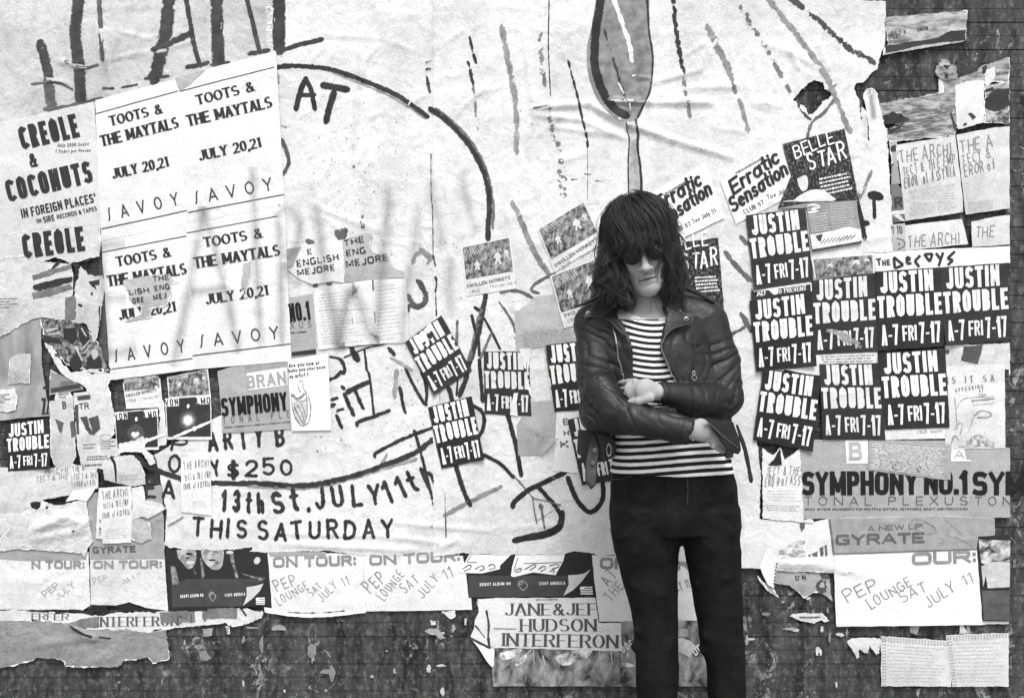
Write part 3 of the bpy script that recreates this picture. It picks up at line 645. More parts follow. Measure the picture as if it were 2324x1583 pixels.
cre2 = sheet('poster', 'P -60 550 B1 75 270 500 228 700 225 690 510 560 540 430 575 300 520 160 560 75 500 P -60 600', paper(.62, .25, .4), 4.8, 'lower pale poster in heavy condensed capitals with its bottom torn away', 'poster', g_c, torn=1.0)
lines(cre2, 'headline', IK, [('CREOLE', 'P 60 588 B1 565 462', 56)], G2)
def toots(quad, layer, label, tx, st=1):
    o = sheet('poster', quad, PN, layer, label, 'poster', 'white reggae concert posters')
    lines(o, 'headline', IK, [('TOOTS &', tx[0], 22), ('THE MAYTALS', tx[1], 24.5)], SERIF)
    lines(o, 'date_line', IK, [('JULY 20,21', tx[2], 22.5)], SERIF)
    lines(o, 'venue_name', ink(.05), [('ſAVOY', tx[3], 29)], dict(THIN, gap=.72, t=.115))
    rule(o, IK, [(tx[4], 1.9), (tx[5], 2.2)])
    return o
toots('P 220 230 P 410 180 P 429 507 P 234 549', 6, 'upper left of four white serif concert posters', ['A1 790 925 1270 808', 'A1 712 1110 1418 938', 'A1 812 1400 1322 1285', 'B1 775 192 1412 48', 'A1 650 815 1400 608', 'B1 710 266 1480 100'])
toots('A1 1370 490 P 629 120 P 648 467 P 428 508', 6.3, 'upper right of four white serif concert posters', ['A1 1572 738 2097 606', 'A1 1490 930 A2 222 752', 'A1 1592 1238 2155 1112', 'B1 1555 42 A2 218 1498', 'A1 1415 612 A2 235 395', 'B1 1488 118 A2 318 1538'])
toots('P 234 549 P 427 507 P 443 838 P 254 862', 5.7, 'white reggae poster at lower left with grey flyer torn across its middle', ['B1 845 606 1340 512', 'B1 765 786 1482 668', 'B1 868 1085 1382 1005', 'B1 832 1466 1465 1372', 'B1 700 478 1474 328', 'B1 800 1526 1530 1430'])
toots('P 427 507 P 648 467 P 664 819 P 442 838', 6, 'lower right of four white serif concert posters with grey spray over its headline', ['B1 1632 432 2165 342', 'B1 1545 622 B2 290 502', 'B1 1650 945 2215 858', 'B1 1600 1332 B2 275 1252', 'B1 1475 302 B2 260 150', 'B1 1530 1405 B2 380 1298'])
o = sheet('torn_paper', 'A1 1370 492 1650 420 1560 500 1500 560 1410 608', PG3, 6.8, 'grey folded paper corner at the top between two white posters', 'paper scrap')
o = sheet('flyer', 'B1 905 725 1160 682 1320 668 1345 720 1420 740 1330 760 1350 850 1300 960 1150 985 1150 1065 905 1105 1060 1040 1075 970 1010 945 960 900 950 830 910 790', PG3, 6.8, 'ragged grey flyer stuck across the middle of a white poster', 'flyer', 'flyers in cut up lettering', torn=1.0)
lines(o, 'lettering', IK, [('THE', 'B1 1172 742 1325 725', 13), ('ENG', 'B1 1190 828 1330 805', 13), ('MEJ', 'B1 1180 910 1300 885', 13), ('LISH', 'B1 960 862 1140 838', 13), ('ORE', 'B1 990 940 1095 925', 13)], STENCIL)
o = sheet('torn_paper', 'B1 1990 570 2065 550 2055 700 2020 780 2010 900 1960 760 1975 640', PG3, 6.8, 'narrow grey paper scrap on the lower right reggae poster', 'paper scrap', torn=.8)
o = sheet('flyer', 'B2 330 445 840 362 862 600 858 750 760 735 570 765 430 700 345 632', paper(.72, .2, .3), 5, 'pale flyer in cut up lettering with its left corner greyed', 'flyer', 'flyers in cut up lettering', torn=.8)
add(o, 'grey_corner', IG2, lambda M: M.fill(T('B2 336 448 470 425 430 520 400 605 348 625')))
lines(o, 'lettering', IK, [('E', 'B2 530 500 575 492', 13), ('ENGLISH', 'B2 435 610 815 548', 16), ('MEJORE', 'B2 440 690 780 640', 15)], STENCIL)
o = sheet('flyer', 'B2 842 362 1075 300 1112 320 1085 420 1130 470 1260 505 1285 600 1400 650 1395 698 862 748', PG3, 5.2, 'grey flyer reading THE ENGLISH with torn right side', 'flyer', 'flyers in cut up lettering', torn=.9)
lines(o, 'lettering', IK, [('THE', 'B2 862 425 1045 385', 15), ('ENG.', 'B2 880 515 1080 480', 15), ('MEJORE', 'B2 880 615 1255 550', 16)], STENCIL)
o = sheet('flyer', 'B2 580 800 1110 720 1140 715 1415 712 1445 1285 1120 1300 625 1352', paper(.76, .12, .35), 5.1, 'off white sheet of faint small diagrams and print under grey spray', 'flyer', torn=.5)
add(o, 'small_print', ink(.45, .3), lambda M: [greek(M, T('B2 620 850 1080 790 1110 1280 660 1310'), 17, 1.3, 4, .5), greek(M, T('B2 1140 770 1380 740 1400 1250 1150 1280'), 15, 1.2, 9, .5)])
add(o, 'fold_mark', ink(.04), lambda M: [M.ribbon(T(s), w, cap='none') for s, w in (('B2 1115 725 1120 820', 3), ('B2 1132 1010 1136 1110', 1.6), ('B2 620 1000 1110 985', .5), ('B2 930 1060 935 1120', .9), ('B2 800 1335 1230 1300', 2.2))])
# ------------------------------------------------------------ left edge, torn layers
o = sheet('poster', 'P -60 770 B1 80 1080 160 1075 C1 165 0 240 480 75 490 P -60 960', photo(.16, .42, 9, 1, .5, .35, .65), 3.0, 'plain mid grey poster at the far left edge', 'poster', torn=.5)
add(o, 'lettering', IK, lambda M: [M.ribbon(T(s), w/4., cap='none') for s, w in (('C1 165 330 205 325', 24), ('C1 195 330 180 455', 22), ('C1 165 460 235 455', 12), ('C1 230 370 215 450', 14), ('C1 180 220 230 235', 24))])
o = sheet('torn_paper', 'P -60 585 B1 80 500 190 560 430 580 450 690 440 1000 480 1100 170 1060 75 1080 P -60 800', PD, 4.5, 'grey layered paper torn off in horizontal strips at left', 'torn paper', 'torn scraps on the left edge', torn=1.2)
add(o, 'bare_patch', ink(.03, .5), lambda M: [M.fill(T(s), torn=.8) for s in ('B1 250 630 300 560 345 545 320 590 270 630', 'B1 90 770 220 735 440 690 440 740 250 800 130 820 85 800', 'B1 440 580 500 570 525 650 510 720 480 690 470 620')])
add(o, 'bare_patch', ink(.16, .4), lambda M: [M.fill(T(s), torn=.9) for s in ('B1 80 680 430 580 435 620 90 730', 'B1 80 840 420 760 450 800 250 870 90 900', 'B1 380 880 470 860 470 1080 370 1100')])
o = sheet('poster', 'B1 150 1060 350 1090 480 1110 600 1190 700 1320 800 1530 720 1560 C1 730 60 500 60 380 10 B1 330 1420 200 1290', photo(.02, .30, 75), 5.2, 'torn dark collage poster with small pictured heads at left', 'poster', torn=1.2)
add(o, 'pictured_head', ink(.03), lambda M: [M.blob(T(c)[0], a, b, .3, 14, .15) for c, a, b in (('B1 480 1480', 15, 18), ('B1 640 1480', 18, 24))]+[M.fill(T(x), torn=.6) for x in ('B1 360 1160 480 1150 490 1250 440 1300 370 1240', 'B1 510 1120 590 1150 600 1290 540 1330 500 1230', 'B1 170 1210 230 1230 330 1250 350 1300 200 1290')])
add(o, 'pictured_face', ink(.42), lambda M: [M.blob(T(c)[0], a, b, 0, 12, .15) for c, a, b in (('B1 645 1390', 8, 12),)]+[M.ribbon(T(x), w, wob=.6) for x, w in (('B1 540 1340 600 1270', 3), ('B1 550 1380 620 1300', 2.4), ('B1 560 1430 620 1370', 2), ('B1 530 1160 570 1230', 3), ('B1 220 1180 300 1160', 6), ('B1 240 1215 330 1200', 4), ('B1 480 1330 530 1440', 5))], .0003)
o = sheet('torn_paper', 'B1 470 770 520 600 590 680 640 690 720 680 730 780 725 900 690 1100 650 1290 600 1180 560 1120 480 1110 470 1000', paper(.6, .4, .6), 5.6, 'pale torn strip with dark nicks beside the lower reggae poster', 'torn paper', 'torn scraps on the left edge', torn=1.6)
add(o, 'nick', ink(.03, .4), lambda M: [M.fill(T('B1 590 740 640 730 690 720 690 770 650 770 665 815 620 780'), torn=.6), M.blob(T('B1 515 952')[0], 6, 3, .4), M.blob(T('B1 620 848')[0], 3, 3), M.blob(T('B1 590 545')[0], 9, 3, -.5), M.ribbon(T('B1 690 960 695 1110'), 3, wob=.8, cap='none'), M.ribbon(T('B1 700 1300 760 1480 790 1540'), 5, wob=.8, cap='none')])
o = sheet('torn_paper', 'B1 195 1290 260 1320 360 1490 440 1560 560 1530 760 1560 C1 820 130 770 190 830 490 830 640 780 700 720 640 690 520 600 460 620 300 560 210 430 150 340 80 B1 290 1480', paper(.68, .3, .6), 5.8, 'long white torn strip running down beside the dark collage', 'torn paper', 'torn scraps on the left edge', torn=1.5)
add(o, 'hole', ink(.06, .4), lambda M: [M.blob(T('B1 310 1400')[0], 6, 3.4, .3), M.blob(T('B1 235 1410')[0], 5, 8, .3)])
o = sheet('poster', 'C1 245 60 380 130 520 200 550 240 240 290', PG2, 4.9, 'dark grey torn poster piece behind the long white strip', 'poster', torn=.8)
add(o, 'small_print', ink(.05), lambda M: [greek(M, T('C1 330 170 480 150 480 200 340 220'), 3, 1.6), M.ribbon(T('C1 255 250 520 205'), 10, cap='none')])
o = sheet('flyer', 'C1 240 345 450 310 480 830 440 935 300 960 255 830', paper(.58, .35, .4), 5.0, 'crumpled grey flyer with one letter B between two small flyers', 'flyer', torn=.8)
lines(o, 'lettering', IK, [('B', 'C1 360 415 395 412', 17)], SANS)
add(o, 'picture', ink(.10, .5), lambda M: [M.fill(T(s), torn=.6) for s in ('C1 290 500 370 540 345 640 320 600', 'C1 425 530 465 520 470 665 435 670')])
o = sheet('flyer', 'C1 455 270 670 250 700 400 800 760 795 945 540 965 490 760', paper(.66, .3, .4), 5.3, 'pale flyer with letters TR above a dark figure drawing', 'flyer', torn=.7)
lines(o, 'lettering', IK, [('TR', 'C1 510 420 600 412', 14)], SANS)
add(o, 'picture', ink(.07, .5), lambda M: [M.fill(T(s), torn=.5) for s in ('C1 515 490 580 480 600 560 570 600', 'C1 590 500 680 470 700 590 640 650', 'C1 560 590 600 570 650 650 600 640', 'C1 470 380 500 375 510 640 485 640', 'C1 490 300 605 285 610 325 495 338')])
add(o, 'lettering', ink(.1), lambda M: [greek(M, T('C1 540 725 660 715 660 775 545 780'), 2, 2.2, 5), greek(M, T('C1 570 835 785 825 785 870 580 880'), 2, 2.4, 6), greek(M, T('C1 560 905 770 895 770 925 560 940'), 1, 4, 7), M.ribbon(T('C1 700 655 750 640 795 655 795 690 750 700 705 690 700 655'), .8)])
# ------------------------------------------------------------ handwritten theatre flyers
HW = dict(HAND, t=.07, gap=.14, jit=.07, slant=.12)
def archi(quad, label, ln, layer=5.2, mat=None, inkm=None, torn=.5, prn=None):
    o = sheet('flyer', quad, mat or paper(.74, .22, .35), layer, label, 'flyer', 'handwritten theatre flyers', torn=torn)
    lines(o, 'handwriting', inkm or ink(.13, .4), ln, HW)
    if prn: add(o, 'small_print', ink(.4, .3), lambda M: [greek(M, T(p), n, .9, 3+i) for i, (p, n) in enumerate(prn)])
    return o
archi('P -60 1052 C1 70 960 440 930 450 1185 70 1250 P -60 1290', 'grey weathered handwritten flyer at the left edge below small poster', [('ARCHI', 'C1 200 1000 400 985', 14), ('TECT & THE', 'C1 120 1070 410 1045', 12)], 5.0, PD)
archi('C1 440 905 680 960 680 1130 450 1145', 'small pale handwritten flyer above a white turned up flap', [('THE A', 'C1 455 985 560 965', 15), ('TECT & THE', 'C1 460 1050 670 1030', 12), ('EROR of ASS', 'C1 465 1115 660 1095', 12)], 5.1, paper(.68, .3, .4))
archi('C1 690 1125 980 1105 985 1400 D1 975 262 722 268 720 228 660 220 C1 672 1300', 'long narrow handwritten flyer hanging over dark grey poster', [('THE ARCHI', 'C1 722 1230 945 1190', 17), ('TECT & THE EMP', 'C1 725 1310 950 1280', 13), ('EROR of ASSYRIA', 'C1 722 1400 965 1360', 13)], 6, None, None, .5, [('D1 760 130 950 120 950 220 740 230', 5)])
o = bpy.data.objects[[q.name for q in COL.objects if q.get('label', '').startswith('long narrow')][0]]
lines(o, 'lettering', IK, [('Y', 'D1 690 85 712 84', 8), ('A', 'D1 690 150 712 149', 8), ('T', 'D1 690 195 712 194', 8)], SANS)
archi('C1 1425 850 1690 818 1702 1372 1428 1340', 'white handwritten flyer covering the painted price line', [('THE ARCHI', 'C1 1450 965 1675 930', 17), ('TECT & THE EMP', 'C1 1455 1060 1690 1030', 14), ('EROR of ASSYRIA', 'C1 1450 1140 1685 1110', 14)], 5.2, PN, None, .4, [('C1 1520 1240 1670 1230 1670 1300 1530 1310', 4)])
o = sheet('torn_paper', 'C1 450 1145 665 1115 620 1190 580 1245 480 1230 388 1248 420 1200', PN, 6.4, 'bright white turned up paper flap at left', 'paper scrap', torn=.5)
o = sheet('torn_paper', 'C1 720 890 770 870 850 840 920 830 1000 828 1060 900 1105 1000 1110 1090 1000 1105 850 1080 740 1050', paper(.6, .35, .7), 6.2, 'crumpled grey scrap with bright curled top edge left of the painted curve', 'torn paper', torn=1.0)
add(o, 'handwriting', ink(.3), lambda M: greek(M, T('C1 870 1000 1080 985 1080 1050 870 1060'), 3, 1.2, 5))
add(o, 'dark_gap', ink(.02), lambda M: [M.ribbon(smooth_poly(T(s)), w, taper=.5) for s, w in (('C1 800 850 830 900 840 960 845 1060', 6), ('C1 690 965 720 990 725 1045', 8))])
o = sheet('torn_paper', 'C1 880 720 1000 700 1090 660 1110 780 1180 830 1200 900 1150 920 1110 860 1080 800 900 800 850 830', paper(.72, .3, .7), 6.6, 'white torn tuft hanging below the left starburst poster', 'torn paper', torn=1.4)
o = sheet('torn_paper', 'C1 985 1120 1085 1110 1095 1235 1240 1255 1290 1310 1220 1350 1130 1400 1060 1385 985 1410', paper(.72, .25, .7), 5.5, 'white wrinkled torn sheet right of the long handwritten flyer', 'torn paper', torn=1.2)
o = sheet('torn_paper', 'P -60 1300 C1 65 1250 160 1235 300 1280 420 1260 570 1240 600 1400 620 1560 D1 640 240 590 300 560 405 520 350 400 345 240 335 65 318 P -60 1250 P -60 1280', paper(.66, .4, .9), 5, 'large crumpled white torn sheet in the lower left', 'torn paper', torn=1.4, step=7)
add(o, 'dark_hole', ink(.02), lambda M: [M.fill(T('C1 70 1260 120 1245 165 1250 160 1295 130 1320 80 1300'), torn=.6), M.blob(T('C1 220 1300')[0], 3, 3), M.blob(T('D1 465 152')[0], 4, 1.6, -.3)])
# ------------------------------------------------------------ small dark posters and picture flyers, left centre
def swollen(quad, label, txt=None, h=7, cb=None, layer=5, ph=(0, .68), seed=0):
    q = T(quad); o = sheet('flyer', q, paper(.76, .15, .25), layer, label, 'flyer', 'picture flyers of a stage band')
    f = quadmap(q); u0, u1, v0, v1 = .03, .97, ph[0]+.02, ph[1]
    add(o, 'photograph', photo(.035, .42, 55, 1.2, .9, .38, .66), lambda M: M.fill([f(u0, v0), f(u1, v0), f(u1, v1), f(u0, v1)], 8), .0001)
    def figs(M):
        rs = np.random.RandomState(seed)
        for (u, v, s) in ((.28, .42, .11), (.7, .35, .15), (.88, .3, .1)):
            if v < v1:
                a = [f(u+s*x, v+s*y) for x, y in ((-.3, -.5), (.1, -.75), (.35, -.4), (.5, .1), (.25, .2), (.45, .85), (.15, .9), (0, .3), (-.3, .85), (-.5, .7), (-.2, .1), (-.55, -.1))]
                M.fill(a, 6, .5)
        for k in range(9):
            u = .05+.05*k; M.ribbon([f(u, v0+.02), f(u+.06, v0+.14+.05*rs.rand())], 1.1, cap='none')
    add(o, 'pictured_figure', ink(.62, .2), figs, .0004)
    if txt: lines(o, 'lettering', IM, [('SWOLLEN MONKEYS', txt, h)], SANS)
    if cb: lines(o, 'handwriting', ink(.2, .3), [('CBGB', cb[0], h), ('- Thursday July 2', cb[1], h*.8)], HAND)
    return o
swollen('C1 900 180 1235 140 1262 400 930 415', 'picture flyer cut short above the left starburst poster', 'C1 930 312 1205 252', 7, ('C1 945 355 1020 345', 'C1 1060 335 1240 305'), 5, (-.15, .32), 1)
swollen('C1 1298 130 1665 55 1690 300 1312 320', 'picture flyer above the right starburst poster without any lettering showing', None, 7, None, 5, (0, .92), 2)
def burst(quad, label, layer, l1, l2, c, r, beam):
    q = T(quad); o = sheet('poster', q, PN, layer, label, 'poster', 'dark starburst posters'); f = quadmap(q)
    add(o, 'picture', ink(.035, .35), lambda M: M.fill([f(.02, .02), f(.98, .02), f(.98, .93), f(.02, .93)], 8))
    add(o, 'letter_box', IW, lambda M: [M.fill([f(a, .02), f(b, .02), f(b, .2), f(a, .2)]) for a, b in ((.0, .3), (.68, 1.0))], .0003)
    for i, (s, p) in enumerate((l1, l2)): add(o, 'lettering', IK, lambda M: text(M, s, T(p)[0], T(p)[1], 15, dict(THIN, t=.17, gap=.2, sq=4)), .0009)
    for k, (rr, tone) in enumerate(((1.9, .07), (1.45, .16), (1.1, .4), (.8, .85))): add(o, 'burst', ink(tone, .35), lambda M: M.blob(T(c)[0], r*rr, r*rr*1.05, 0, 22, .06), .0004+.0002*k)
    add(o, 'burst', IW, lambda M: M.blob(f(.5, .22), 3.2, 5, 0, 12), .0006)
    add(o, 'beam', ink(.72, .3), lambda M: [M.ribbon(T(beam), 6, cap='none', wob=.3), M.blob(((T(beam)[0][0]*.45+T(beam)[1][0]*.55), (T(beam)[0][1]*.45+T(beam)[1][1]*.55)), 5, 7, .3, 8, .3)], .0012)
    return o
burst('C1 825 445 1215 410 1228 780 850 790', 'left dark starburst poster with torn lower half beside the painted writing', 5.6, ('VON', 'C1 835 520 945 500'), ('LMO', 'C1 1098 505 1208 490'), 'C1 1020 630', 10, 'C1 900 780 1285 640')
burst('C1 1280 320 1690 290 1705 690 1300 690', 'right dark starburst poster with an unbroken pale beam', 5.5, ('VON', 'C1 1286 392 1402 378'), ('LMO', 'C1 1565 378 1690 366'), 'C1 1490 515', 11, 'C1 1360 670 1700 525')
o = sheet('torn_paper', 'C1 1215 340 1260 330 1295 600 1290 740 1230 750 1225 600 1240 500', paper(.7, .3, .4), 5.4, 'thin pale strip between the two starburst posters', 'paper scrap', torn=.8)

# more weathered layers running out of the left side
rsx = np.random.RandomState(21)
for i, (cx, cy, w_, h_, lab) in enumerate(((20, 690, 70, 46, 'pale ragged scrap at the far left edge above the grey poster'), (48, 838, 46, 60, 'upright pale scrap lying on the far left grey poster'), (10, 905, 50, 40, 'faint printed scrap low on the far left grey poster'), (28, 1190, 60, 50, 'wrinkled pale scrap at the far left below handwritten flyers'), (214, 905, 40, 34, 'small pale scrap above the TR flyer at left'), (136, 1010, 40, 30, 'small torn scrap below the flyer with letter B'), (250, 1010, 44, 36, 'ragged pale scrap left of the torn tuft'), (320, 1200, 52, 40, 'pale scrap under the words THIS at left'), (150, 905, 30, 44, 'narrow pale scrap left of the letter B flyer'))):
    an = np.linspace(0, 2*np.pi, 8, endpoint=False); rr = .75+.5*rsx.rand(8)
    pl = [(cx+w_*.62*r*math.copysign(abs(math.cos(a))**.6, math.cos(a)), cy+h_*.62*r*math.copysign(abs(math.sin(a))**.6, math.sin(a))) for a, r in zip(an, rr)]
    o = sheet('torn_paper', pl, paper([.62, .5, .7][i % 3], .4, .7), 4.2+.37*(i % 4), lab, 'paper scrap', 'torn scraps on the left edge', torn=1.2)
    if i % 2 == 0: add(o, 'small_print', ink(.12, .4), lambda M: greek(M, [(cx-w_*.4, cy-h_*.3), (cx+w_*.4, cy-h_*.35), (cx+w_*.4, cy+h_*.2), (cx-w_*.4, cy+h_*.25)], 4, 2.2, 5, .6))
# ------------------------------------------------------------ symphony posters
PS = paper(.40, .18, .3)
TP = dict(THIN, t=.085, gap=.75)
o = sheet('poster', 'C1 1752 75 C2 0 -15 372 -40 385 595 C1 1800 635', PS, 5.0, 'grey poster reading SYMPHONY partly covered by small white heart flyer', 'poster', 'grey concert posters reading SYMPHONY')
add(o, 'white_panel', IW, lambda M: M.fill(T('C1 2012 95 C2 0 75 345 40 350 200 C1 2025 250')))
add(o, 'grey_band', IG2, lambda M: M.fill(T('C1 1998 40 C2 0 20 330 5 330 40 C1 2005 95')), .0001)
lines(o, 'headline', ink(.34, .2), [('BRAN', 'C1 2022 235 C2 345 192', 30)], dict(HEAVY, t=.2, gap=.12), .0009)
lines(o, 'headline', ink(.012), [('SYMPHONY', 'C1 1792 485 C2 356 425', 42)], dict(HEAVY, t=.18), .0006)
lines(o, 'lettering', IM, [('TONAL PLE', 'C1 1805 552 C2 372 490', 16)], TP, .0006)
add(o, 'small_print', IM, lambda M: M.ribbon(T('C1 1815 582 C2 375 530'), 1.6, wob=.8, cap='none'), .0006)
o = sheet('poster', 'B2 358 885 572 850 608 1385 388 1405', PS, 5.3, 'narrow grey poster fragment reading NO.1 beside the white reggae posters', 'poster', 'grey concert posters reading SYMPHONY')
lines(o, 'headline', ink(.012), [('NO.1', 'B2 372 1105 560 1080', 42)], dict(HEAVY, t=.15))
lines(o, 'lettering', IM, [('XUS', 'B2 378 1165 565 1150', 15)], TP)
add(o, 'small_print', IK, lambda M: [M.fill(T('B2 388 1375 605 1345 608 1385 388 1405')), M.ribbon(T('B2 380 1200 520 1190'), 2, wob=.8, cap='none')])
def sym(x0, label, layer, quad, nm, full=True):
    o = sheet('poster', quad, PS, layer, label, 'poster', 'grey concert posters reading SYMPHONY'); dx = x0
    def sh(s):
        return [(a+dx, b) for a, b in T(s)]
    def tx(name, mat, s, p, h, st):
        q = sh(p); add(o, name, mat, lambda M: text(M, s, q[0], q[1], h, st), .0006)
    tx('headline', ink(.012), 'SYMPHONY NO.1' if full else 'SYM', 'C4 458 1192 1945 1182' if full else 'C4 458 1192 935 1188', 54, HEAVY)
    tx('lettering', IM, 'TONAL PLEXUS' if full else 'TONA', 'C4 480 1282 1945 1278' if full else 'C4 480 1282 935 1280', 20, TP)
    if full:
        tx('small_print', IK, 'MUSIC IN FOUR MOVEMENTS FOR MULTIPLE GUITARS, KEYBOARDS, BRASS AND PERCUSSION', 'C4 485 1326 1945 1322', 5, dict(SANS, t=.2, gap=.25))
        add(o, 'white_panel', IW, lambda M: [M.fill(sh('C4 848 695 1052 690 1050 905 858 905')), M.fill(sh('C4 1800 775 1915 775 1935 870 1975 872 1975 884 1795 886'))])
        tx('headline', ink(.42, .2), 'B', 'C4 880 880 1000 878', 42, dict(HEAVY, t=.2)); tx('headline', ink(.42, .2), 'A', 'C4 1820 862 1920 860', 20, dict(HEAVY, t=.2))
    return o
sym(0, 'large grey poster reading SYMPHONY NO.1 and TONAL PLEXUS at lower right', 5, 'C4 420 690 1970 700 1965 1395 462 1402', 1)
sym(675.5/1.0*0+(1990-458)/2.261/1.7625, 'second grey symphony poster cut off at the right frame edge', 4.9, 'C4 1965 730 2330 765 2330 1390 1962 1398', 1, False)
o = sheet('flyer', 'C4 1062 690 1330 700 1800 735 1790 1050 1740 1052 1045 965', paper(.4, .5, .35), 6.2, 'slanted grey flyer covered in scratchy lines of print over the symphony poster', 'flyer', torn=.4)
add(o, 'small_print', ink(.75, .3), lambda M: greek(M, T('C4 1080 720 1780 770 1770 1030 1065 950'), 15, 1.6, 8, .8))
add(o, 'stain', ink(.14, .5), lambda M: [M.fill(T(s), torn=1) for s in ('C4 1250 880 1300 890 1350 880 1320 930 1340 980 1280 960', 'C4 1470 920 1530 930 1520 990 1480 980')])
# ------------------------------------------------------------ white flyer with question
o = sheet('flyer', 'C2 352 -28 B2 712 1382 C2 745 605 388 612', paper(.84, .05, .1), 6.2, 'small white flyer asking a question above a heart shaped drawing', 'flyer', torn=.2)
lines(o, 'lettering', IK, [('Are you now or', 'C2 362 42 640 12', 8), ('have you ever been', 'C2 362 88 692 50', 8), ('an artist ?', 'C2 370 140 542 118', 8)], dict(SANS, t=.2))
def heart(M, k):
    for s, w in (('C2 385 280 400 430 440 520 485 572 520 500 530 420 520 300', 1.6), ('C2 400 290 430 320 470 310 500 280', 5), ('C2 420 330 470 345 520 330', 2), ('C2 410 400 450 470 490 540', 3.2), ('C2 440 380 480 450 500 520', 2.6), ('C2 470 360 500 420 510 480', 2.4), ('C2 450 200 450 235 470 260', 2), ('C2 490 190 495 235 520 270 530 420', 2), ('C2 455 175 470 160 490 172', 1.4), ('C2 540 300 560 400 545 520 510 560', 2), ('C2 400 420 420 490 460 545', 2.5)):
        M.ribbon(smooth_poly(T(s), 4), w, wob=.5, step=3)
add(o, 'heart_drawing', ink(.22, .5), lambda M: heart(M, 1))
add(o, 'heart_drawing', ink(.5, .4), lambda M: M.fill(T('C2 400 350 470 345 520 360 525 450 485 560 430 500'), smooth=3), -.0002)
# ------------------------------------------------------------ tour posters, bottom rows
TW = dict(WIDE, t=.25, sq=5)
def tour(quad, label, layer, head, hand, mat=None, torn=.35, band=None, upm=None):
    o = sheet('poster', quad, mat or paper(.78, .16, .35), layer, label, 'poster', 'tour posters with handwritten dates', torn=torn, step=8)
    if band: add(o, 'grey_band', ink(.31, .25), lambda M: M.fill(T(band), 8), .0005)
    lines(o, 'headline', ink(.24, .3), head, TW, .0004)
    lines(o, 'handwriting', ink(.22, .4), hand, dict(HAND, t=.07, jit=.07), .0004)
    return o
tour('P -60 2240 P -60 1231 D1 60 330 560 340 585 350 600 830 520 880 300 865 60 872 P -60 1378'.replace('P -60 2240 ', ''), 'cropped tour poster at far left with N TOUR under dark band', 2, [('N TOUR:', 'D1 72 500 548 500', 19)], [('PEP', 'D1 200 760 330 660', 16), ('JULY', 'D1 300 780 470 660', 14)], paper(.72, .25, .55), .5, 'P -60 1231 D1 60 330 560 340 562 415 60 425 P -60 1262')
o = tour('D1 570 -180 1250 -255 1270 405 1303 880 1100 850 950 800 830 830 605 822 598 420', 'left tour poster with dark grey panel over ON TOUR and lifted bottom edge', 2.3, [('ON TOUR:', 'D1 628 500 1245 495', 19)], [('PEP', 'D1 640 640 760 600', 14), ('JULY 11', 'D1 900 640 1060 560', 10)], paper(.72, .25, .55), .5, 'D1 570 -180 1250 -255 1268 405 603 412')
lines(o, 'headline', ink(.10, .3), [('GYRATE', 'D1 625 362 1012 350', 16)], TW, .0013)
tour('D2 165 345 1022 365 1055 888 700 905 400 905 205 860', 'tour poster with pencilled dates above bare boards, bottom edge curled', 2.1, [('ON TOUR:', 'D2 215 488 965 468', 24)], [('PEP', 'D2 250 705 435 640', 27), ('LOUNGE', 'D2 270 830 540 670', 20), ('SAT', 'D2 575 745 660 665', 18), ('JULY', 'D2 660 800 805 660', 20), ('11', 'D2 850 660 905 640', 22)], None, .4, 'D2 170 345 690 345 690 375 190 388')
o = sheet('torn_paper', 'D2 135 845 210 855 400 895 700 895 880 880 1055 882 1050 895 800 925 560 940 350 925 140 890', paper(.84, .1, .2), 2.6, 'bright rolled lower lip of paper hanging over dark boards', 'paper scrap', torn=.5)
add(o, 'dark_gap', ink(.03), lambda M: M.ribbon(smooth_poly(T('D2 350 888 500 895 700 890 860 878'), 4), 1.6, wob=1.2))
tour('D2 1022 365 1960 385 1985 600 2010 870 1400 880 1055 882', 'tour poster with pencilled dates beside the dark album poster', 2.2, [('ON TOUR:', 'D2 1085 468 1900 430', 24)], [('PEP', 'D2 1090 720 1240 600', 30), ('LOUNGE', 'D2 1215 790 1400 555', 22), ('SAT', 'D2 1410 720 1540 620', 24), ('JULY', 'D2 1570 770 1720 600', 23), ('11', 'D2 1770 600 1840 570', 26)])
tour('D3 822 375 1800 400 1805 965 897 975', 'tour poster mostly hidden behind the dark trouser legs', 2.2, [('ON TOUR:', 'D3 900 500 1750 510', 26)], [('AT', 'D3 980 660 1060 560', 28), ('THE', 'D3 1010 800 1120 660', 24), ('JULY 11', 'D3 1560 720 1720 660', 20)])
o = tour('D4 695 40 1700 20 2190 40 2190 195 2040 205 2032 315 2082 968 2085 1000 768 1016 742 362', 'large tour poster with grey panel above pencilled dates at lower right', 5.3, [('OUR:', 'D4 1450 465 2025 440', 29)], [('PEP', 'D4 870 800 1150 680', 30), ('LOUNGE', 'D4 1080 860 1450 640', 24), ('SAT', 'D4 1370 800 1590 690', 25), ('JULY', 'D4 1600 850 1850 690', 26), ('11', 'D4 1920 650 2000 620', 26)], paper(.82, .06, .12), .3, 'D4 700 42 1700 22 2188 42 2188 195 2040 205 2030 315 742 358')
lines(o, 'headline', ink(.11, .3), [('GYRATE', 'D4 760 285 1560 262', 25)], TW, .0013); lines(o, 'lettering', ink(.11, .3), [('A NEW LP:', 'D4 1045 160 1550 135', 13)], dict(WIDE, t=.19), .0009)
add(o, 'doodle', ink(.16, .3), lambda M: [M.ribbon(smooth_poly(T(s), 4), 1.1) for s in ('D4 1500 150 1440 90 1470 50 1540 70 1640 120 1660 165 1600 182 1550 180', 'D4 1550 60 1640 110', 'D4 1740 50 1890 185', 'D4 1830 205 1990 295', 'D4 1690 215 1740 240 1700 270')], .0009)
add(o, 'border_line', ink(.15), lambda M: [M.ribbon(T('D4 742 362 2032 318'), 3, cap='none'), M.ribbon(T('D4 706 45 745 360'), 3.4, cap='none')], .0009)
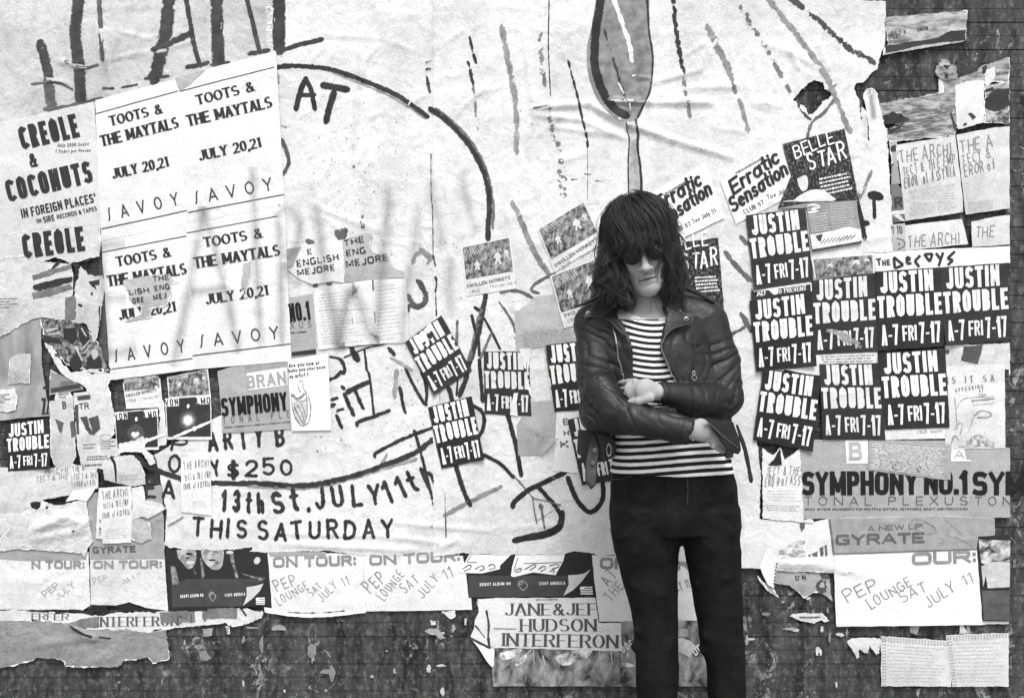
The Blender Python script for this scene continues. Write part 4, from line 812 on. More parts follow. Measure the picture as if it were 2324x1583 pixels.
o = sheet('paper_scrap', 'D4 1960 50 2190 45 2190 195 2040 200 1930 170 1900 120', paper(.62, .2, .3), 5.6, 'pale torn patch over right end of the grey panel of the large tour poster', 'paper scrap', torn=.6)
# ------------------------------------------------------------ album posters
def album(label, poly, layer, band, l1, l2, dia, curl, flag, torn=.4):
    o = sheet('poster', poly, paper(.025, .1, .2), layer, label, 'poster', 'dark album posters with curled corner', torn=torn)
    add(o, 'printed_roll', ink(.055, .25), lambda M: M.fill(T(band)))
    lines(o, 'lettering', ink(.7, .1), [('DEBUT ALBUM ON', l1, 7), ('STIFF AMERICA', l2, 7)], dict(SANS, t=.19, gap=.2), .0004)
    add(o, 'emblem', ink(.4), lambda M: [M.ribbon(T(dia), 1.3), M.ribbon([((a-T(dia)[0][0])*.5+T(dia)[0][0], (b-T(dia)[1][1])*.5+T(dia)[1][1]) for a, b in T(dia)], 1.2)], .0004)
    add(o, 'printed_curl', ink(.55, .15), lambda M: M.fill(T(curl), 6), .0004)
    def fl(M):
        f = quadmap(T(flag))
        for i in range(4): M.ribbon(smooth_poly([f(.0, .1+i*.27), f(.3, .06+i*.27), f(.65, .13+i*.27), f(1, .1+i*.27)], 3), 2.8, cap='none')
        M.fill([f(0, 0), f(.35, 0), f(.35, .4), f(0, .4)])
    add(o, 'printed_flag', ink(.75, .1), fl, .0006)
    return o
o = album('dark album poster with two pale pictured faces below the painted sheet', 'D1 1275 200 1340 330 2060 300 2261 345 D2 165 345 205 860 D1 2200 830 1310 882', 2.05, 'D1 1330 640 1480 590 2060 590 2170 610 2010 670 1990 760 1970 835 1340 845', 'D1 1415 762 1620 750', 'D1 1815 752 2000 738', 'D1 1672 742 1702 702 1738 748 1705 795 1672 742', 'D1 2165 630 2100 650 2010 665 2012 740 1980 830 2060 770 2130 700', 'D1 2095 760 2175 755 2178 820 2098 822')
add(o, 'pictured_face', photo(.10, .5, 30, 1, 1, .35, .62), lambda M: [M.fill(T(s), 6, .3, 3) for s in ('D1 1380 330 1540 325 1555 420 1530 480 1480 500 1440 450 1395 400', 'D1 1600 330 1790 325 1800 420 1780 490 1720 510 1660 470 1610 400')], .0002)
add(o, 'pictured_clothes', photo(.06, .32, 50, 1, 1, .4, .65), lambda M: [M.fill(T(s), 6, .3) for s in ('D1 1320 470 1370 480 1405 640 1340 640', 'D1 1850 340 1890 340 1905 470 1940 580 1910 580 1870 430', 'D1 1590 400 1610 400 1635 560 1610 590', 'D1 1960 535 2100 570 2180 580 2150 610 2000 560', 'D1 1530 480 1560 545 1540 550')], .0003)
add(o, 'pictured_features', ink(.03), lambda M: [M.blob(T(c)[0], a, b, 0, 10) for c, a, b in (('D1 1495 365', 10, 3), ('D1 1700 420', 8, 2.5), ('D1 1480 400', 4, 2))], .0006)
add(o, 'pictured_features', ink(.55), lambda M: [M.blob(T('D1 1500 440')[0], 10, 4), M.blob(T('D1 1860 350')[0], 8, 4), M.blob(T('D1 2105 425')[0], 7, 9, .7)], .0006)
o = album('dark album poster below two white logos left of the legs', 'D2 1925 370 D3 660 335 800 345 830 380 862 746 D2 1978 762 1955 545', 2.4, 'D2 1975 560 D3 540 560 620 560 640 660 560 745 D2 1985 755', 'D2 2080 655 D3 95 645', 'D3 352 645 588 640', 'D3 163 645 206 598 255 650 208 698 163 645', 'D3 818 502 760 540 690 552 615 555 620 640 570 742 660 690 740 610', 'D3 722 660 832 655 838 728 728 732')
def logo(M):
    for s in ('D2 1985 368 2261 372 D3 70 372 95 376 50 420 0 470 D2 2261 500 2100 540 1905 535 1885 520 1940 450', 'D3 140 375 585 368 570 430 500 555 480 552 300 530 120 572 98 560 110 480'): M.fill(T(s), 7)
add(o, 'band_logo', IW, logo, .0007)
def logo2(M):
    for s in ('D2 1925 500 1990 460 2000 490 1940 520', 'D2 2040 500 2100 470 2120 500 2080 515', 'D2 2160 470 2200 455 2220 490 2170 500', 'D3 125 520 190 490 185 520 140 530', 'D3 230 500 300 460 330 470 270 510', 'D3 350 500 400 470 410 500 370 520', 'D3 450 470 520 455 530 480 470 500', 'D3 450 520 500 510 480 535'): M.ribbon(smooth_poly(T(s), 4), 2.2, wob=.4)
    for s in ('D3 160 400 130 500', 'D3 220 450 560 440', 'D2 2000 380 1960 440 2050 440'): M.ribbon(T(s), 1.6)
add(o, 'band_logo_letters', ink(.05), logo2, .0013)
o = sheet('poster', 'D4 2040 200 2195 198 2330 190 2330 970 2090 965 2036 320', paper(.03, .1, .2), 5.1, 'dark pictured poster strip at right of the large tour poster', 'poster', torn=.5)
add(o, 'picture', photo(.05, .6, 26, 1, 1.2, .42, .6), lambda M: M.fill(T('D4 2045 230 2330 240 2330 560 2070 440'), 8), .0002)
add(o, 'pale_panel', ink(.5, .3), lambda M: [M.fill(T('D4 2070 470 2180 430 2330 440 2330 660 2130 670 2110 550 2090 660'), 8)], .0004)
add(o, 'picture', ink(.09, .4), lambda M: M.fill(T('D4 2075 690 2330 690 2330 960 2092 955'), 8), .0004)
# ------------------------------------------------------------ striped-letter posters at the bottom
ST = dict(SERIF, t=.215, gap=.10, nib=(1., 0.), mn=.10)
o = sheet('poster', 'P -60 1378 D1 60 885 300 890 620 910 700 925 830 900 1240 885 1900 855 2160 885 2150 940 2000 1000 1880 1015 1830 985 1600 1010 1300 1040 1200 1045 1130 1075 900 1045 570 1042 430 990 200 965 60 960 P -60 1410', paper(.7, .3, .6), 1.5, 'torn horizontal strip of tall serif capitals above grey wrapping paper at lower left', 'poster', 'elegant serif letter posters', torn=1.2)
lines(o, 'headline', ink(.1, .4), [('INTERFERON', 'D1 660 1022 1400 1012', 22), ('ERFER', 'D1 70 958 410 962', 15), ('IN F', 'D1 1380 1000 1720 960', 20)], ST)
add(o, 'grey_patch', ink(.17, .5), lambda M: [M.fill(T(s), torn=.7) for s in ('D1 1225 890 1540 880 1545 980 1240 985', 'D1 1610 860 1920 850 1925 945 1610 950', 'D1 420 985 520 950 680 930 670 1030 560 1035')], .0004)
add(o, 'dark_gap', ink(.02), lambda M: [M.ribbon(smooth_poly(T(s), 4), w, wob=.4) for s, w in (('D1 70 875 220 880', 5), ('D1 300 885 500 880 620 905', 7), ('D1 960 835 1060 865 1180 880', 6), ('D1 1330 865 1640 860', 9), ('D1 1950 840 2005 920', 4))]+[M.fill(T('D1 610 825 750 830 760 900 615 885'), torn=.4), M.fill(T('D1 850 830 960 815 1000 870 860 890'), torn=.6)], .0004)
o = sheet('poster', 'D2 2060 772 D3 0 762 860 758 882 930 890 985 1088 985 1100 1240 0 1212 D2 2210 1215 2150 1190 1995 1110 2030 1030 2035 960 2070 890', paper(.74, .2, .35), 2.6, 'white poster with three lines of tall serif capitals left of the legs', 'poster', 'elegant serif letter posters', torn=.5)
lines(o, 'headline', ink(.08, .4), [('JANE&JEF', 'D3 40 918 875 915', 27), ('HUDSON', 'D3 180 1062 872 1060', 28), ('INTERFERON', 'D3 20 1192 1068 1212', 29)], ST)
add(o, 'small_print', ink(.15), lambda M: [greek(M, T('D3 315 765 520 760 520 785 315 790'), 1, 3, 4, .95), greek(M, T('D3 -60 1025 150 1030 150 1050 -60 1045'), 1, 3, 5, .9)])
add(o, 'torn_mark', ink(.05, .4), lambda M: [M.ribbon(smooth_poly(T(s), 4), w, wob=.5) for s, w in (('D2 2140 880 2160 1000 2155 1100 2165 1190', 5), ('D2 2040 1010 2120 1110', 3), ('D2 2010 1130 2100 1180 2170 1210', 4))])
o = sheet('torn_paper', 'D2 2000 1125 2110 1190 2210 1218 2208 1365 2190 1385 2150 1340 2080 1230', paper(.84, .08, .3), 2.9, 'white pointed paper flap hanging below the tall serif capitals poster', 'paper scrap', torn=.5)
def dogs(quad, label, layer, tx):
    o = sheet('poster', quad, photo(.03, .42, 14, 1.5, 1, .38, .68), layer, label, 'poster', 'dark pictured dog posters', torn=.6)
    lines(o, 'lettering', ink(.7, .2), [tx], dict(SANS, t=.16)); return o
o = dogs('D3 1085 975 1500 970 1500 1560 1085 1560', 'dark picture poster with pale letters DOG left of the left knee', 1.6, ('DOG', 'D3 1112 1262 1218 1195', 19))
o = dogs('D3 1500 968 1900 965 1960 1560 1500 1560', 'dark picture poster with pale shape seen between the legs', 1.7, ('DOG', 'D3 1765 1285 1880 1205', 19))
add(o, 'pale_picture', ink(.55, .3), lambda M: M.fill(T('D3 1560 1130 1640 1120 1720 1150 1780 1210 1740 1240 1720 1300 1620 1250 1560 1240'), 7, .5), .0003)
add(o, 'pale_picture', ink(.35, .4), lambda M: M.fill(T('D3 1560 1045 1690 1040 1700 1110 1560 1115'), 7, .5), .0003)
o = dogs('D2 2205 1218 D3 900 1232 1080 1240 1085 1560 -60 1560 D2 2190 1400', 'dark picture poster with swirling pale shapes under the tall serif capitals poster', 1.5, ('X', 'D3 1140 1290 1165 1285', 8))
add(o, 'pale_picture', photo(.12, .75, 34, 1, 1, .35, .6), lambda M: [M.fill(T(s), 6, .4, 3) for s in ('D3 490 1290 600 1250 740 1225 830 1230 780 1300 680 1330 640 1360 570 1370 520 1340', 'D3 0 1260 100 1230 200 1215 150 1290 60 1320 0 1310', 'D3 130 1372 200 1290 280 1225 290 1225 240 1310 170 1372', 'D3 1090 1250 1130 1330 1220 1370 1150 1385 1100 1350')], .0003)
add(o, 'crease_line', ink(.5, .3), lambda M: [M.ribbon(T(s), w, cap='none') for s, w in (('D3 895 1235 910 1375', 1.5), ('D3 1000 1240 1015 1370', 2.5), ('D3 300 1230 310 1370', 1.5), ('D3 385 1280 410 1370', 3))], .0004)
# bottom left brown paper
o = sheet('torn_paper', 'P -60 1402 D1 60 965 420 985 570 1042 900 1045 1130 1075 1285 1042 1300 1200 1315 1310 1170 1355 1130 1300 900 1330 870 1370 850 1385 380 1385 370 1340 280 1310 110 1300 70 1330 P -60 1530', paper(.28, .45, .9), 1.0, 'wrinkled grey wrapping paper torn off above the bottom left corner', 'torn paper', torn=1.3, step=8)
add(o, 'dark_hole', ink(.015), lambda M: [M.fill(T('D1 410 1000 560 1080 630 1100 620 1115 560 1100 460 1050'), torn=.5), M.ribbon(T('D1 690 1110 780 1125'), 3)])
# ------------------------------------------------------------ JUSTIN TROUBLE flyers
JT = dict(GOTHIC, t=.175, sq=3.4, gap=.085)
JD = dict(JT, t=.135, gap=.05)
JN = [0]
def justin(quad, label, layer=6, torn=.35, extra=None):
    JN[0] += 1; k = JN[0]
    q = T(quad); o = sheet('flyer', q, paper([.028, .036, .024, .045][k % 4], .3, .55), layer, label, 'flyer', 'black flyers with white block lettering', torn=torn, curl=[((k*3) % 4, 30+8*(k % 3), .006+.003*(k % 3))] if layer > 5.5 else [])
    f = quadmap(q); H = (np.linalg.norm(np.array(q[3])-q[0])+np.linalg.norm(np.array(q[2])-q[1]))/2
    up = (np.array(q[0])-q[3])+(np.array(q[1])-q[2])
    IWj = ink([.80, .72, .78, .66][k % 4], [.12, .22, .3, .16][k % 4])
    for nm, s, u0, u1, v, h in (('band_name', 'JUSTIN', .07, .87, .285, .27), ('band_name', 'TROUBLE', .015, .985, .59, .275), ('date_line', 'A-7', .05, .31, .945, .265), ('date_line', 'FRI', .37, .585, .90, .195), ('date_line', '7-17', .625, .945, .945, .27)):
        add(o, nm, IWj, lambda M: text(M, s, f(u0, v), f(u1, v), h*H, JT if nm == 'band_name' else JD, upv=up*np.array([1, 1])))
    if extra: extra(o)
    return o
def smear(o): add(o, 'scuff', brush(.3, .9, .8), lambda M: [M.ribbon(smooth_poly(T(s), 4), 14) for s in ('B4 700 1180 760 1200 820 1240', 'B4 780 1190 860 1230 950 1290', 'B4 800 1260 890 1280 960 1320')], .0009)
justin('P 1690 490 P 1823 473 P 1842 637 P 1708 658', 'black block letter flyer highest on the right, below the script flyer', 8.2)
justin('P 1697 683 P 1839 661 P 1846 829 P 1713 843', 'black block letter flyer under the TO PREVENT strip', 8.3)
justin('B4 540 730 1105 665 1142 1370 565 1395', 'black block letter flyer with grey scuff across FRI 7-17', 7.6, .35, smear)
justin('B4 1108 652 1702 612 1742 1320 1145 1360', 'black block letter flyer directly under the strip of angular letters', 7.2)
justin('B4 1700 614 2302 570 2340 1272 1740 1318', 'black block letter flyer at the right frame edge', 7.0)
justin('C4 105 58 622 115 550 797 15 692', 'black block letter flyer tilted clockwise, lowest of the right group', 8.6)
justin('C4 610 12 1140 0 1205 692 640 687', 'black block letter flyer in the middle of the lowest row', 7.5)
justin('B4 1130 1382 1742 1338 C4 1782 580 1200 600', 'black block letter flyer left of the IS IT SA flyer', 8.0)
o = justin('B2 1405 1285 1735 1042 C2 2010 70 1665 293', 'black block letter flyer tilted steeply anticlockwise on painted sheet', 6.0)
add(o, 'torn_patch', PN, lambda M: M.fill(T('B2 1500 1240 1640 1110 1660 1180 1600 1200 1640 1260 1560 1290'), torn=1.), -.0002)
add(o, 'ink_smudge', ink(.03), lambda M: M.blob(T('B2 1625 1225')[0], 8, 6, .6, 10, .3), .0008)
justin('C2 1612 400 2005 300 2122 870 1735 952', 'black block letter flyer beside the painted JULY 11th', 6.0)
o = justin('P 1098 797 P 1200 797 P 1206 943 P 1100 938', 'black block letter flyer torn along its right side', 5.4)
add(o, 'torn_patch', paper(.78, .1, .2), lambda M: [M.fill(T('B3 175 1340 280 1340 250 1583 C3 240 -10 240 120 300 330 250 240 232 180 240 60 B3 215 1500 200 1420'), 6, .8)], .0008)
add(o, 'torn_patch', paper(.78, .1, .2), lambda M: [M.fill(T('C3 125 270 165 270 150 350 160 480 90 470 100 390'), 6, .6)], .0008)
o = justin('P 1238 783 P 1345 770 P 1362 925 P 1258 933', 'black block letter flyer half hidden by the leather sleeve, level with it', 6.9)
o = justin('P 1287 951 P 1405 925 P 1428 1083 P 1320 1099', 'black block letter flyer behind the hanging jacket belt', 6.9)
justin('P 18 962 P 116 946 P 121 1061 P 24 1068', 'small black block letter flyer cut by the left frame edge', 5.6)
# ------------------------------------------------------------ picture flyers with monkeys lettering
swollen('B2 1910 430 B3 95 335 150 800 B2 1960 872', 'picture flyer on white paper on the right limb of painted ring', 'B2 1965 798 B3 95 715', 8, ('B2 1990 850 2080 830', 'B2 2140 800 B3 145 755'), 5, (0, .66), 3)
swollen('B3 338 270 760 12 935 390 490 655', 'picture flyer tilted anticlockwise left of the hair', 'B3 500 610 885 365', 8, ('B3 545 645 640 570', 'B3 690 545 900 430'), 5.2, (0, .72), 4)
swollen('B3 450 690 905 515 1000 1050 575 1160', 'picture flyer tilted beside the left jacket shoulder', 'B3 580 1060 1000 930', 8, ('B3 615 1110 720 1065', 'B3 740 1060 960 980'), 6.4, (0, .70), 5)
swollen('B3 388 1335 720 1280 C3 740 250 460 300', 'picture flyer under a black flyer left of the jacket sleeve', 'C3 452 240 760 215', 7, ('C3 470 290 560 275', 'C3 600 270 700 255'), 5.2, (0, .62), 6)
swollen('B4 540 530 1102 488 1112 665 570 712', 'picture flyer strip between two black flyers right of the face', None, 8, None, 5.9, (.05, .98), 7)
swollen('C4 1185 330 1750 300 1742 680 1200 692', 'white lower margin of a picture flyer below the black flyers', None, 8, ('C4 1490 640 1580 632', 'C4 1600 630 1720 620'), 6.2, (0, .6), 8)
o = sheet('paper_sheet', 'B3 132 1000 165 1005 250 940 310 878 500 850 700 1130 730 1290 145 1352', paper(.48, .3, .3), 5.1, 'grey torn sheet of faint print left of the jacket', 'paper sheet', torn=.6)
add(o, 'small_print', ink(.3, .4), lambda M: greek(M, T('B3 190 1190 700 1150 710 1280 200 1330'), 6, 1.2, 6, .8))
o = sheet('paper_sheet', 'C3 150 560 280 350 510 338 720 340 720 640 500 700 380 832 165 832', paper(.42, .3, .4), 5.1, 'plain grey sheet with slanted torn edge beside the hanging belt', 'paper sheet', torn=.5)
o = sheet('flyer', 'C3 510 440 740 430 760 1000 480 970 500 700', paper(.8, .1, .2), 5.3, 'white flyer with odd cut up letters left of the hanging belt', 'flyer', 'flyers in cut up lettering')
lines(o, 'lettering', IM, [('E', 'C3 570 560 620 555', 15), ('H', 'C3 575 660 625 655', 14), ('K', 'C3 545 770 625 765', 18)], STENCIL)
# ------------------------------------------------------------ script flyers
ES = dict(SCRIPT, t=.19)
def erratic(quad, label, layer, e, s, small, club, club2):
    o = sheet('flyer', quad, paper(.82, .08, .15), layer, label, 'flyer', 'white script lettering flyers')
    lines(o, 'headline', IK, [('Erratic', e, 36), ('Sensation', s, 36)], ES)
    add(o, 'small_print', ink(.2), lambda M: [greek(M, T(small), 1, 5, 3, .95)])
    lines(o, 'handwriting', IK, [('CLUB 57', club, 11), ('Tue July 21', club2, 10)], dict(HAND, t=.13)); return o
erratic('P 1462 446 P 1598 372 P 1643 495 P 1510 560', 'left white flyer in slanted script, partly behind the hair', 6.6, 'P 1492 486 P 1594 421', 'P 1494 528 P 1616 442', 'A3 1460 1540 1660 1420 1672 1440 1470 1560', 'B3 1545 318 1720 235', 'B3 1740 220 1950 115')
erratic('P 1632 412 P 1768 325 P 1803 440 P 1668 510', 'right white flyer in slanted script, clear of the hair', 5.6, 'P 1662 447 P 1770 369', 'P 1660 487 P 1788 397', 'A3 2110 1345 A4 90 1210 95 1225 A3 2120 1360', 'B3 2205 135 B4 120 40', 'A4 150 1583 400 1490')
# ------------------------------------------------------------ BELLE STAR posters
def belle(quad, label, layer, b, s, hb, hs, blk, fig):
    o = sheet('poster', quad, photo(.02, .26, 130, 1.3, .7, .5, .72), layer, label, 'poster', 'dark posters with hand brushed white letters')
    lines(o, 'headline', ink(.8, .1), [('BELLE', b, hb), ('STAR', s, hs)], dict(HAND, t=.11, jit=.07, gap=.12, slant=.12), .0003)
    add(o, 'lettering', ink(.7, .2), lambda M: greek(M, T(blk[0]), blk[1], 4.2, 4, .8), .0003)
    if fig: fig(o)
    return o
def fig1(o):
    add(o, 'pictured_figure', ink(.66, .2), lambda M: [M.fill(T(s), 6, .3, 3) for s in ('A4 410 1400 470 1370 500 1380 510 1440 500 1490 460 1510 430 1470', 'A4 380 1590 450 1540 540 1500 640 1500 700 1540 730 1600 B4 200 20 160 30')], .0006)
    add(o, 'pictured_features', ink(.04), lambda M: [M.fill(T('A4 380 1390 440 1340 520 1350 530 1480 500 1440 490 1385 440 1390 410 1420'), 6, .4), M.blob(T('A4 470 1395')[0], 3, 1.5), M.blob(T('A4 480 1465')[0], 4, 1.5)], .0005)
belle('A4 285 1085 840 945 975 1640 B4 930 40 490 60 240 80 A4 360 1370', 'dark brushed letter poster at upper right with pictured white figure', 6.8, 'A4 395 1225 755 1070', 'A4 520 1335 860 1215', 31, 40, ('A4 590 1390 880 1330 915 1500 640 1560', 5), fig1)
belle('B3 1560 395 1965 345 2028 1105 1640 1150', 'dark brushed letter poster half hidden behind the hair and jacket shoulder', 5.2, 'B3 1520 500 1880 405', 'B3 1640 650 1960 590', 32, 40, ('B3 1740 690 1960 680 1985 830 1770 850', 5), None)
o = sheet('poster', 'B4 240 80 500 35 945 10 995 385 545 470 500 80', paper(.3, .4, .3), 7.0, 'grey flyer of scratchy white print below the upper brushed letter poster', 'flyer')
add(o, 'small_print', ink(.7, .3), lambda M: [greek(M, T('B4 520 140 700 110 720 280 540 300'), 8, 1.5, 5, .8), greek(M, T('B4 700 40 930 20 950 250 720 280'), 11, 1.3, 6, .8), M.ribbon(smooth_poly(T('B4 505 60 560 50 620 70 540 90 600 110 520 120'), 4), 4, wob=.5)])
add(o, 'white_picture', ink(.72, .3), lambda M: M.fill(T('B4 525 320 720 285 870 250 985 270 990 380 550 460'), 7, .5))
add(o, 'hatching', ink(.06, .4), lambda M: [M.ribbon(T('B4 %d %d %d %d' % (620+i*34, 400-i*5, 660+i*34, 360-i*5)), 1.6) for i in range(9)]+[M.fill(T('B4 575 330 640 310 625 380 600 370'), 6, .6)]+[M.ribbon(T('B4 545 462 990 385'), 5, cap='none')], .0011)
# ------------------------------------------------------------ right side
A_INK = ink(.2, .4)
archi('A4 1308 1092 1840 1008 1910 1580 B4 1912 115 1388 195', 'faded handwritten flyer at right with three full lines', [('THE ARCHI', 'A4 1340 1262 1800 1175', 28), ('TECT & THE EMP', 'A4 1365 1375 1840 1262', 22), ('EROR of ASSYRIA', 'A4 1380 1485 1845 1370', 25)], 5, paper(.66, .28, .3), A_INK, .4, [('A4 1400 1500 1850 1430 1860 1583 1440 1583', 6), ('B4 1410 30 1830 0 1880 90 1420 160', 6)])
archi('A4 1850 1000 2195 935 2330 925 B4 2330 80 1935 135', 'faded handwritten flyer cut by the right frame edge', [('THE A', 'A4 1890 1165 2180 1110', 28), ('TECT &', 'A4 1905 1270 2160 1210', 22), ('EROR of', 'A4 1920 1380 2200 1310', 25)], 4.9, paper(.66, .28, .3), A_INK, .4, [('B4 1950 20 2190 0 2190 90 1950 120', 7)])
archi('B4 1370 235 1900 175 1955 400 1380 465', 'faded handwritten flyer showing two words above the strip of angular letters', [('THE ARCHI', 'B4 1410 440 1870 390', 26)], 5, paper(.7, .25, .4), A_INK)
archi('B4 1985 200 2200 155 2330 140 2330 405 1990 430', 'faded handwritten flyer showing one word above the angular letters at the frame edge', [('THE', 'B4 2015 345 2185 330', 26)], 5, paper(.66, .25, .4), A_INK)
o = sheet('flyer', 'C4 100 765 200 830 265 760 300 870 440 775 472 1418 560 1410 560 1440 105 1402', paper(.78, .15, .35), 6, 'white handwritten flyer with torn top under the tilted black flyer', 'flyer', 'handwritten theatre flyers', torn=.9)
lines(o, 'handwriting', A_INK, [('TECT & THE', 'C4 130 1015 430 1005', 20), ('EROR of ASS', 'C4 120 1110 440 1095', 22)], HW)
add(o, 'small_print', ink(.4, .3), lambda M: [greek(M, T('C4 130 1140 430 1130 440 1260 130 1240'), 4, .9, 4), greek(M, T('C4 130 1270 440 1280 440 1340 140 1330'), 3, 1.5, 5)])
add(o, 'torn_hole', ink(.02), lambda M: M.fill(T('C4 262 762 275 920 215 925 150 920 210 860'), 6, .6), .0006)
o = sheet('flyer', 'B4 1105 490 1500 455 2195 428 2330 420 2330 570 2195 578 1115 652', paper(.8, .12, .2), 6.2, 'white strip flyer with angular black letters above the block letter flyers', 'flyer')
def decoys(M):
    def pl(s, w=6): M.ribbon(T(s), w, cap='none')
    for s in ('B4 1280 520 1290 620', 'B4 1280 520 1365 590', 'B4 1365 590 1290 622', 'B4 1395 520 1400 580', 'B4 1395 515 1432 535', 'B4 1400 550 1430 540', 'B4 1400 580 1440 575', 'B4 1520 505 1470 555', 'B4 1470 555 1510 608', 'B4 1555 495 1630 490', 'B4 1630 490 1605 560', 'B4 1605 560 1555 495', 'B4 1660 485 1700 535', 'B4 1725 478 1685 600', 'B4 1830 468 1765 530', 'B4 1765 530 1812 548', 'B4 1812 548 1768 590'): pl(s)
add(o, 'headline', IK, decoys)
lines(o, 'headline', IK, [('T', 'B4 1128 598 1175 590', 16), ('HE', 'B4 1180 600 1250 590', 13)], dict(SANS, t=.22))
o = sheet('flyer', 'B4 0 800 20 825 535 752 548 900 0 960', paper(.035, .1, .2), 7.2, 'black strip flyer with serif letters TO PREVENT in white border', 'flyer')
lines(o, 'lettering', ink(.65, .2), [('AD', 'B4 48 872 130 862', 12), ('TO PREVENT', 'B4 215 855 498 815', 10)], SERIF)
add(o, 'white_border', IW, lambda M: [M.ribbon(T('B4 20 828 532 756'), 3.4, cap='none'), M.ribbon(T('B4 534 756 545 900'), 2.4, cap='none'), M.fill(T('B4 130 800 240 795 235 850 200 858'), 6, .5)], .0003)
o = sheet('flyer', 'B4 580 1392 1132 1368 1140 1500 C4 600 120 250 50 B4 270 1530 590 1500', paper(.74, .15, .2), 6.4, 'narrow white flyer of faint typed lines between black flyers', 'flyer')
add(o, 'small_print', ink(.25, .3), lambda M: greek(M, T('B4 620 1405 1110 1385 1115 1465 630 1475'), 3, 2.4, 5, .9))
o = sheet('flyer', 'B4 1745 1320 2330 1290 2330 1583 C4 2330 60 1745 40', paper(.62, .35, .5), 5.2, 'pale torn flyer with dark picture right of the middle black flyers', 'flyer', torn=.8)
add(o, 'picture', ink(.08, .5), lambda M: [M.fill(T('B4 1915 1320 2090 1310 2040 1480 1890 1450'), 6, .7), M.blob(T('B4 1765 1370')[0], 6, 5)])
o = sheet('flyer', 'C4 1745 30 2190 10 2280 8 2285 768 1745 772', paper(.72, .25, .3), 5.9, 'pale flyer reading IS IT SA above a faint animal drawing', 'flyer')
lines(o, 'headline', ink(.22, .35), [('IS IT SA', 'C4 1762 188 2190 165', 15)], dict(SERIF, gap=.5, t=.2))
lines(o, 'lettering', ink(.25, .35), [('APPEARING', 'C4 1835 265 2085 225', 9), ('AT', 'C4 2050 265 2090 260', 8), ('THE', 'C4 2050 310 2110 305', 8)], dict(SANS, gap=.4))
def animal(M):
    for s, w in (('C4 1830 310 1850 560 1855 600', 1.4), ('C4 1840 420 1900 330 2000 310 2180 300', 1.2), ('C4 1830 600 1870 540 1900 560 1880 640', 2), ('C4 1960 620 1990 520 2010 470', 1.6), ('C4 2010 470 2060 430 2130 440 2160 470 2110 490 2040 490', 3), ('C4 1800 720 1830 650 1860 690', 3), ('C4 1990 340 2180 320', 4), ('C4 1990 380 2180 360', 1.2)): M.ribbon(smooth_poly(T(s), 4), w, wob=.6)
add(o, 'animal_drawing', ink(.28, .4), animal)
add(o, 'animal_drawing', photo(.14, .6, 70, 1, 1, .35, .6), lambda M: M.fill(T('C4 1880 740 1940 690 2040 640 2120 680 2190 720 2190 755 1860 755'), 6, .8), -.0001)
# upper right: bare boards with remnants
o = sheet('poster', 'A4 1212 40 1212 -60 1950 -120 1940 150 1900 165 1520 210 1190 285 1195 240 1240 180', photo(.16, .5, 34, .5, 1.5, .36, .62), 3.2, 'torn grey poster remnant with JULY 6 and REPEAT at top right', 'poster', torn=.8)
lines(o, 'lettering', ink(.07, .4), [('1. JULY 6', 'A4 1215 105 1400 85', 9), ('REPEAT', 'A4 1218 140 1345 130', 10), ('SHOW', 'A4 1500 72 1600 55', 9)], SANS)
add(o, 'dark_wave', ink(.04, .4), lambda M: M.fill(T('A4 1500 155 1680 130 1790 70 1930 55 1935 150 1700 170 1520 200 1220 265 1210 200'), 7, .7))
add(o, 'small_print', ink(.15), lambda M: greek(M, T('A4 1225 150 1450 130 1455 165 1230 175'), 2, 3, 5))
o = sheet('torn_paper', 'A4 1200 195 1500 198 1900 130 1905 160 1520 225 1192 280', paper(.5, .4, .5), 3.6, 'thin pale torn lip of paper on dark boards at top right', 'paper scrap', torn=.7)
o = sheet('torn_paper', 'A4 1165 715 1300 690 1560 650 1690 610 1700 500 1660 430 1720 310 1790 330 1800 370 1850 380 1870 480 2060 395 2195 340 2330 300 2330 520 2100 520 1840 555 1850 920 1840 1010 1320 1060 1225 1050 1210 950 1350 910 1440 870 1330 800 1180 850', photo(.09, .46, 42, .45, 1.7, .36, .62), 3.4, 'ragged grey paper remnants above the faded handwritten flyers', 'torn paper', torn=1.6, step=8)
add(o, 'dark_streak', ink(.035, .5), lambda M: [M.fill(T(s), torn=.9) for s in ('A4 1735 370 1800 370 1770 410', 'A4 1750 450 1780 450 1775 490 1745 480', 'A4 1860 430 2040 390 2045 425 1865 490', 'A4 2080 390 2130 370 2110 450 2085 440', 'A4 1180 830 1280 790 1350 830 1430 860 1380 890 1200 910', 'A4 1230 950 1350 920 1345 960 1240 1000')], .0003)
add(o, 'pale_patch', ink(.62, .3), lambda M: [M.fill(T(s), torn=1.) for s in ('A4 1690 500 1730 520 1740 620 1690 640', 'A4 2110 420 2200 380 2200 480 2130 570 2105 540')], .0003)
add(o, 'grain_streak', ink(.14, .5), lambda M: [M.ribbon(smooth_poly([(2004+RNG.rand()*30+k*3, 262+k*5.5+RNG.rand()*3), (2060+RNG.rand()*40, 254+k*5.5), (2110+RNG.rand()*40, 246+k*5.4)], 4), 1.6, wob=.9, taper=.5) for k in range(10)], .0003)
o = sheet('paper_sheet', 'A4 1840 555 1940 515 2100 510 2105 890 1990 920 1870 950 1850 900', paper(.74, .2, .3), 3.8, 'pale plain sheet at upper right with two dark nicks', 'paper sheet', torn=.8)
add(o, 'nick', ink(.05), lambda M: [M.fill(T('A4 1955 810 1985 800 2030 840 2000 865'), torn=.4), M.blob(T('A4 1930 905')[0], 5, 3, -.4), M.ribbon(T('A4 1800 810 1850 960'), 4, wob=.6)])
o = sheet('torn_paper', 'A4 2105 560 2330 520 2330 900 2105 895', photo(.05, .5, 30, .6, 1.2, .4, .6), 3.6, 'dark stained grey paper at the right frame edge', 'torn paper', torn=1.2)
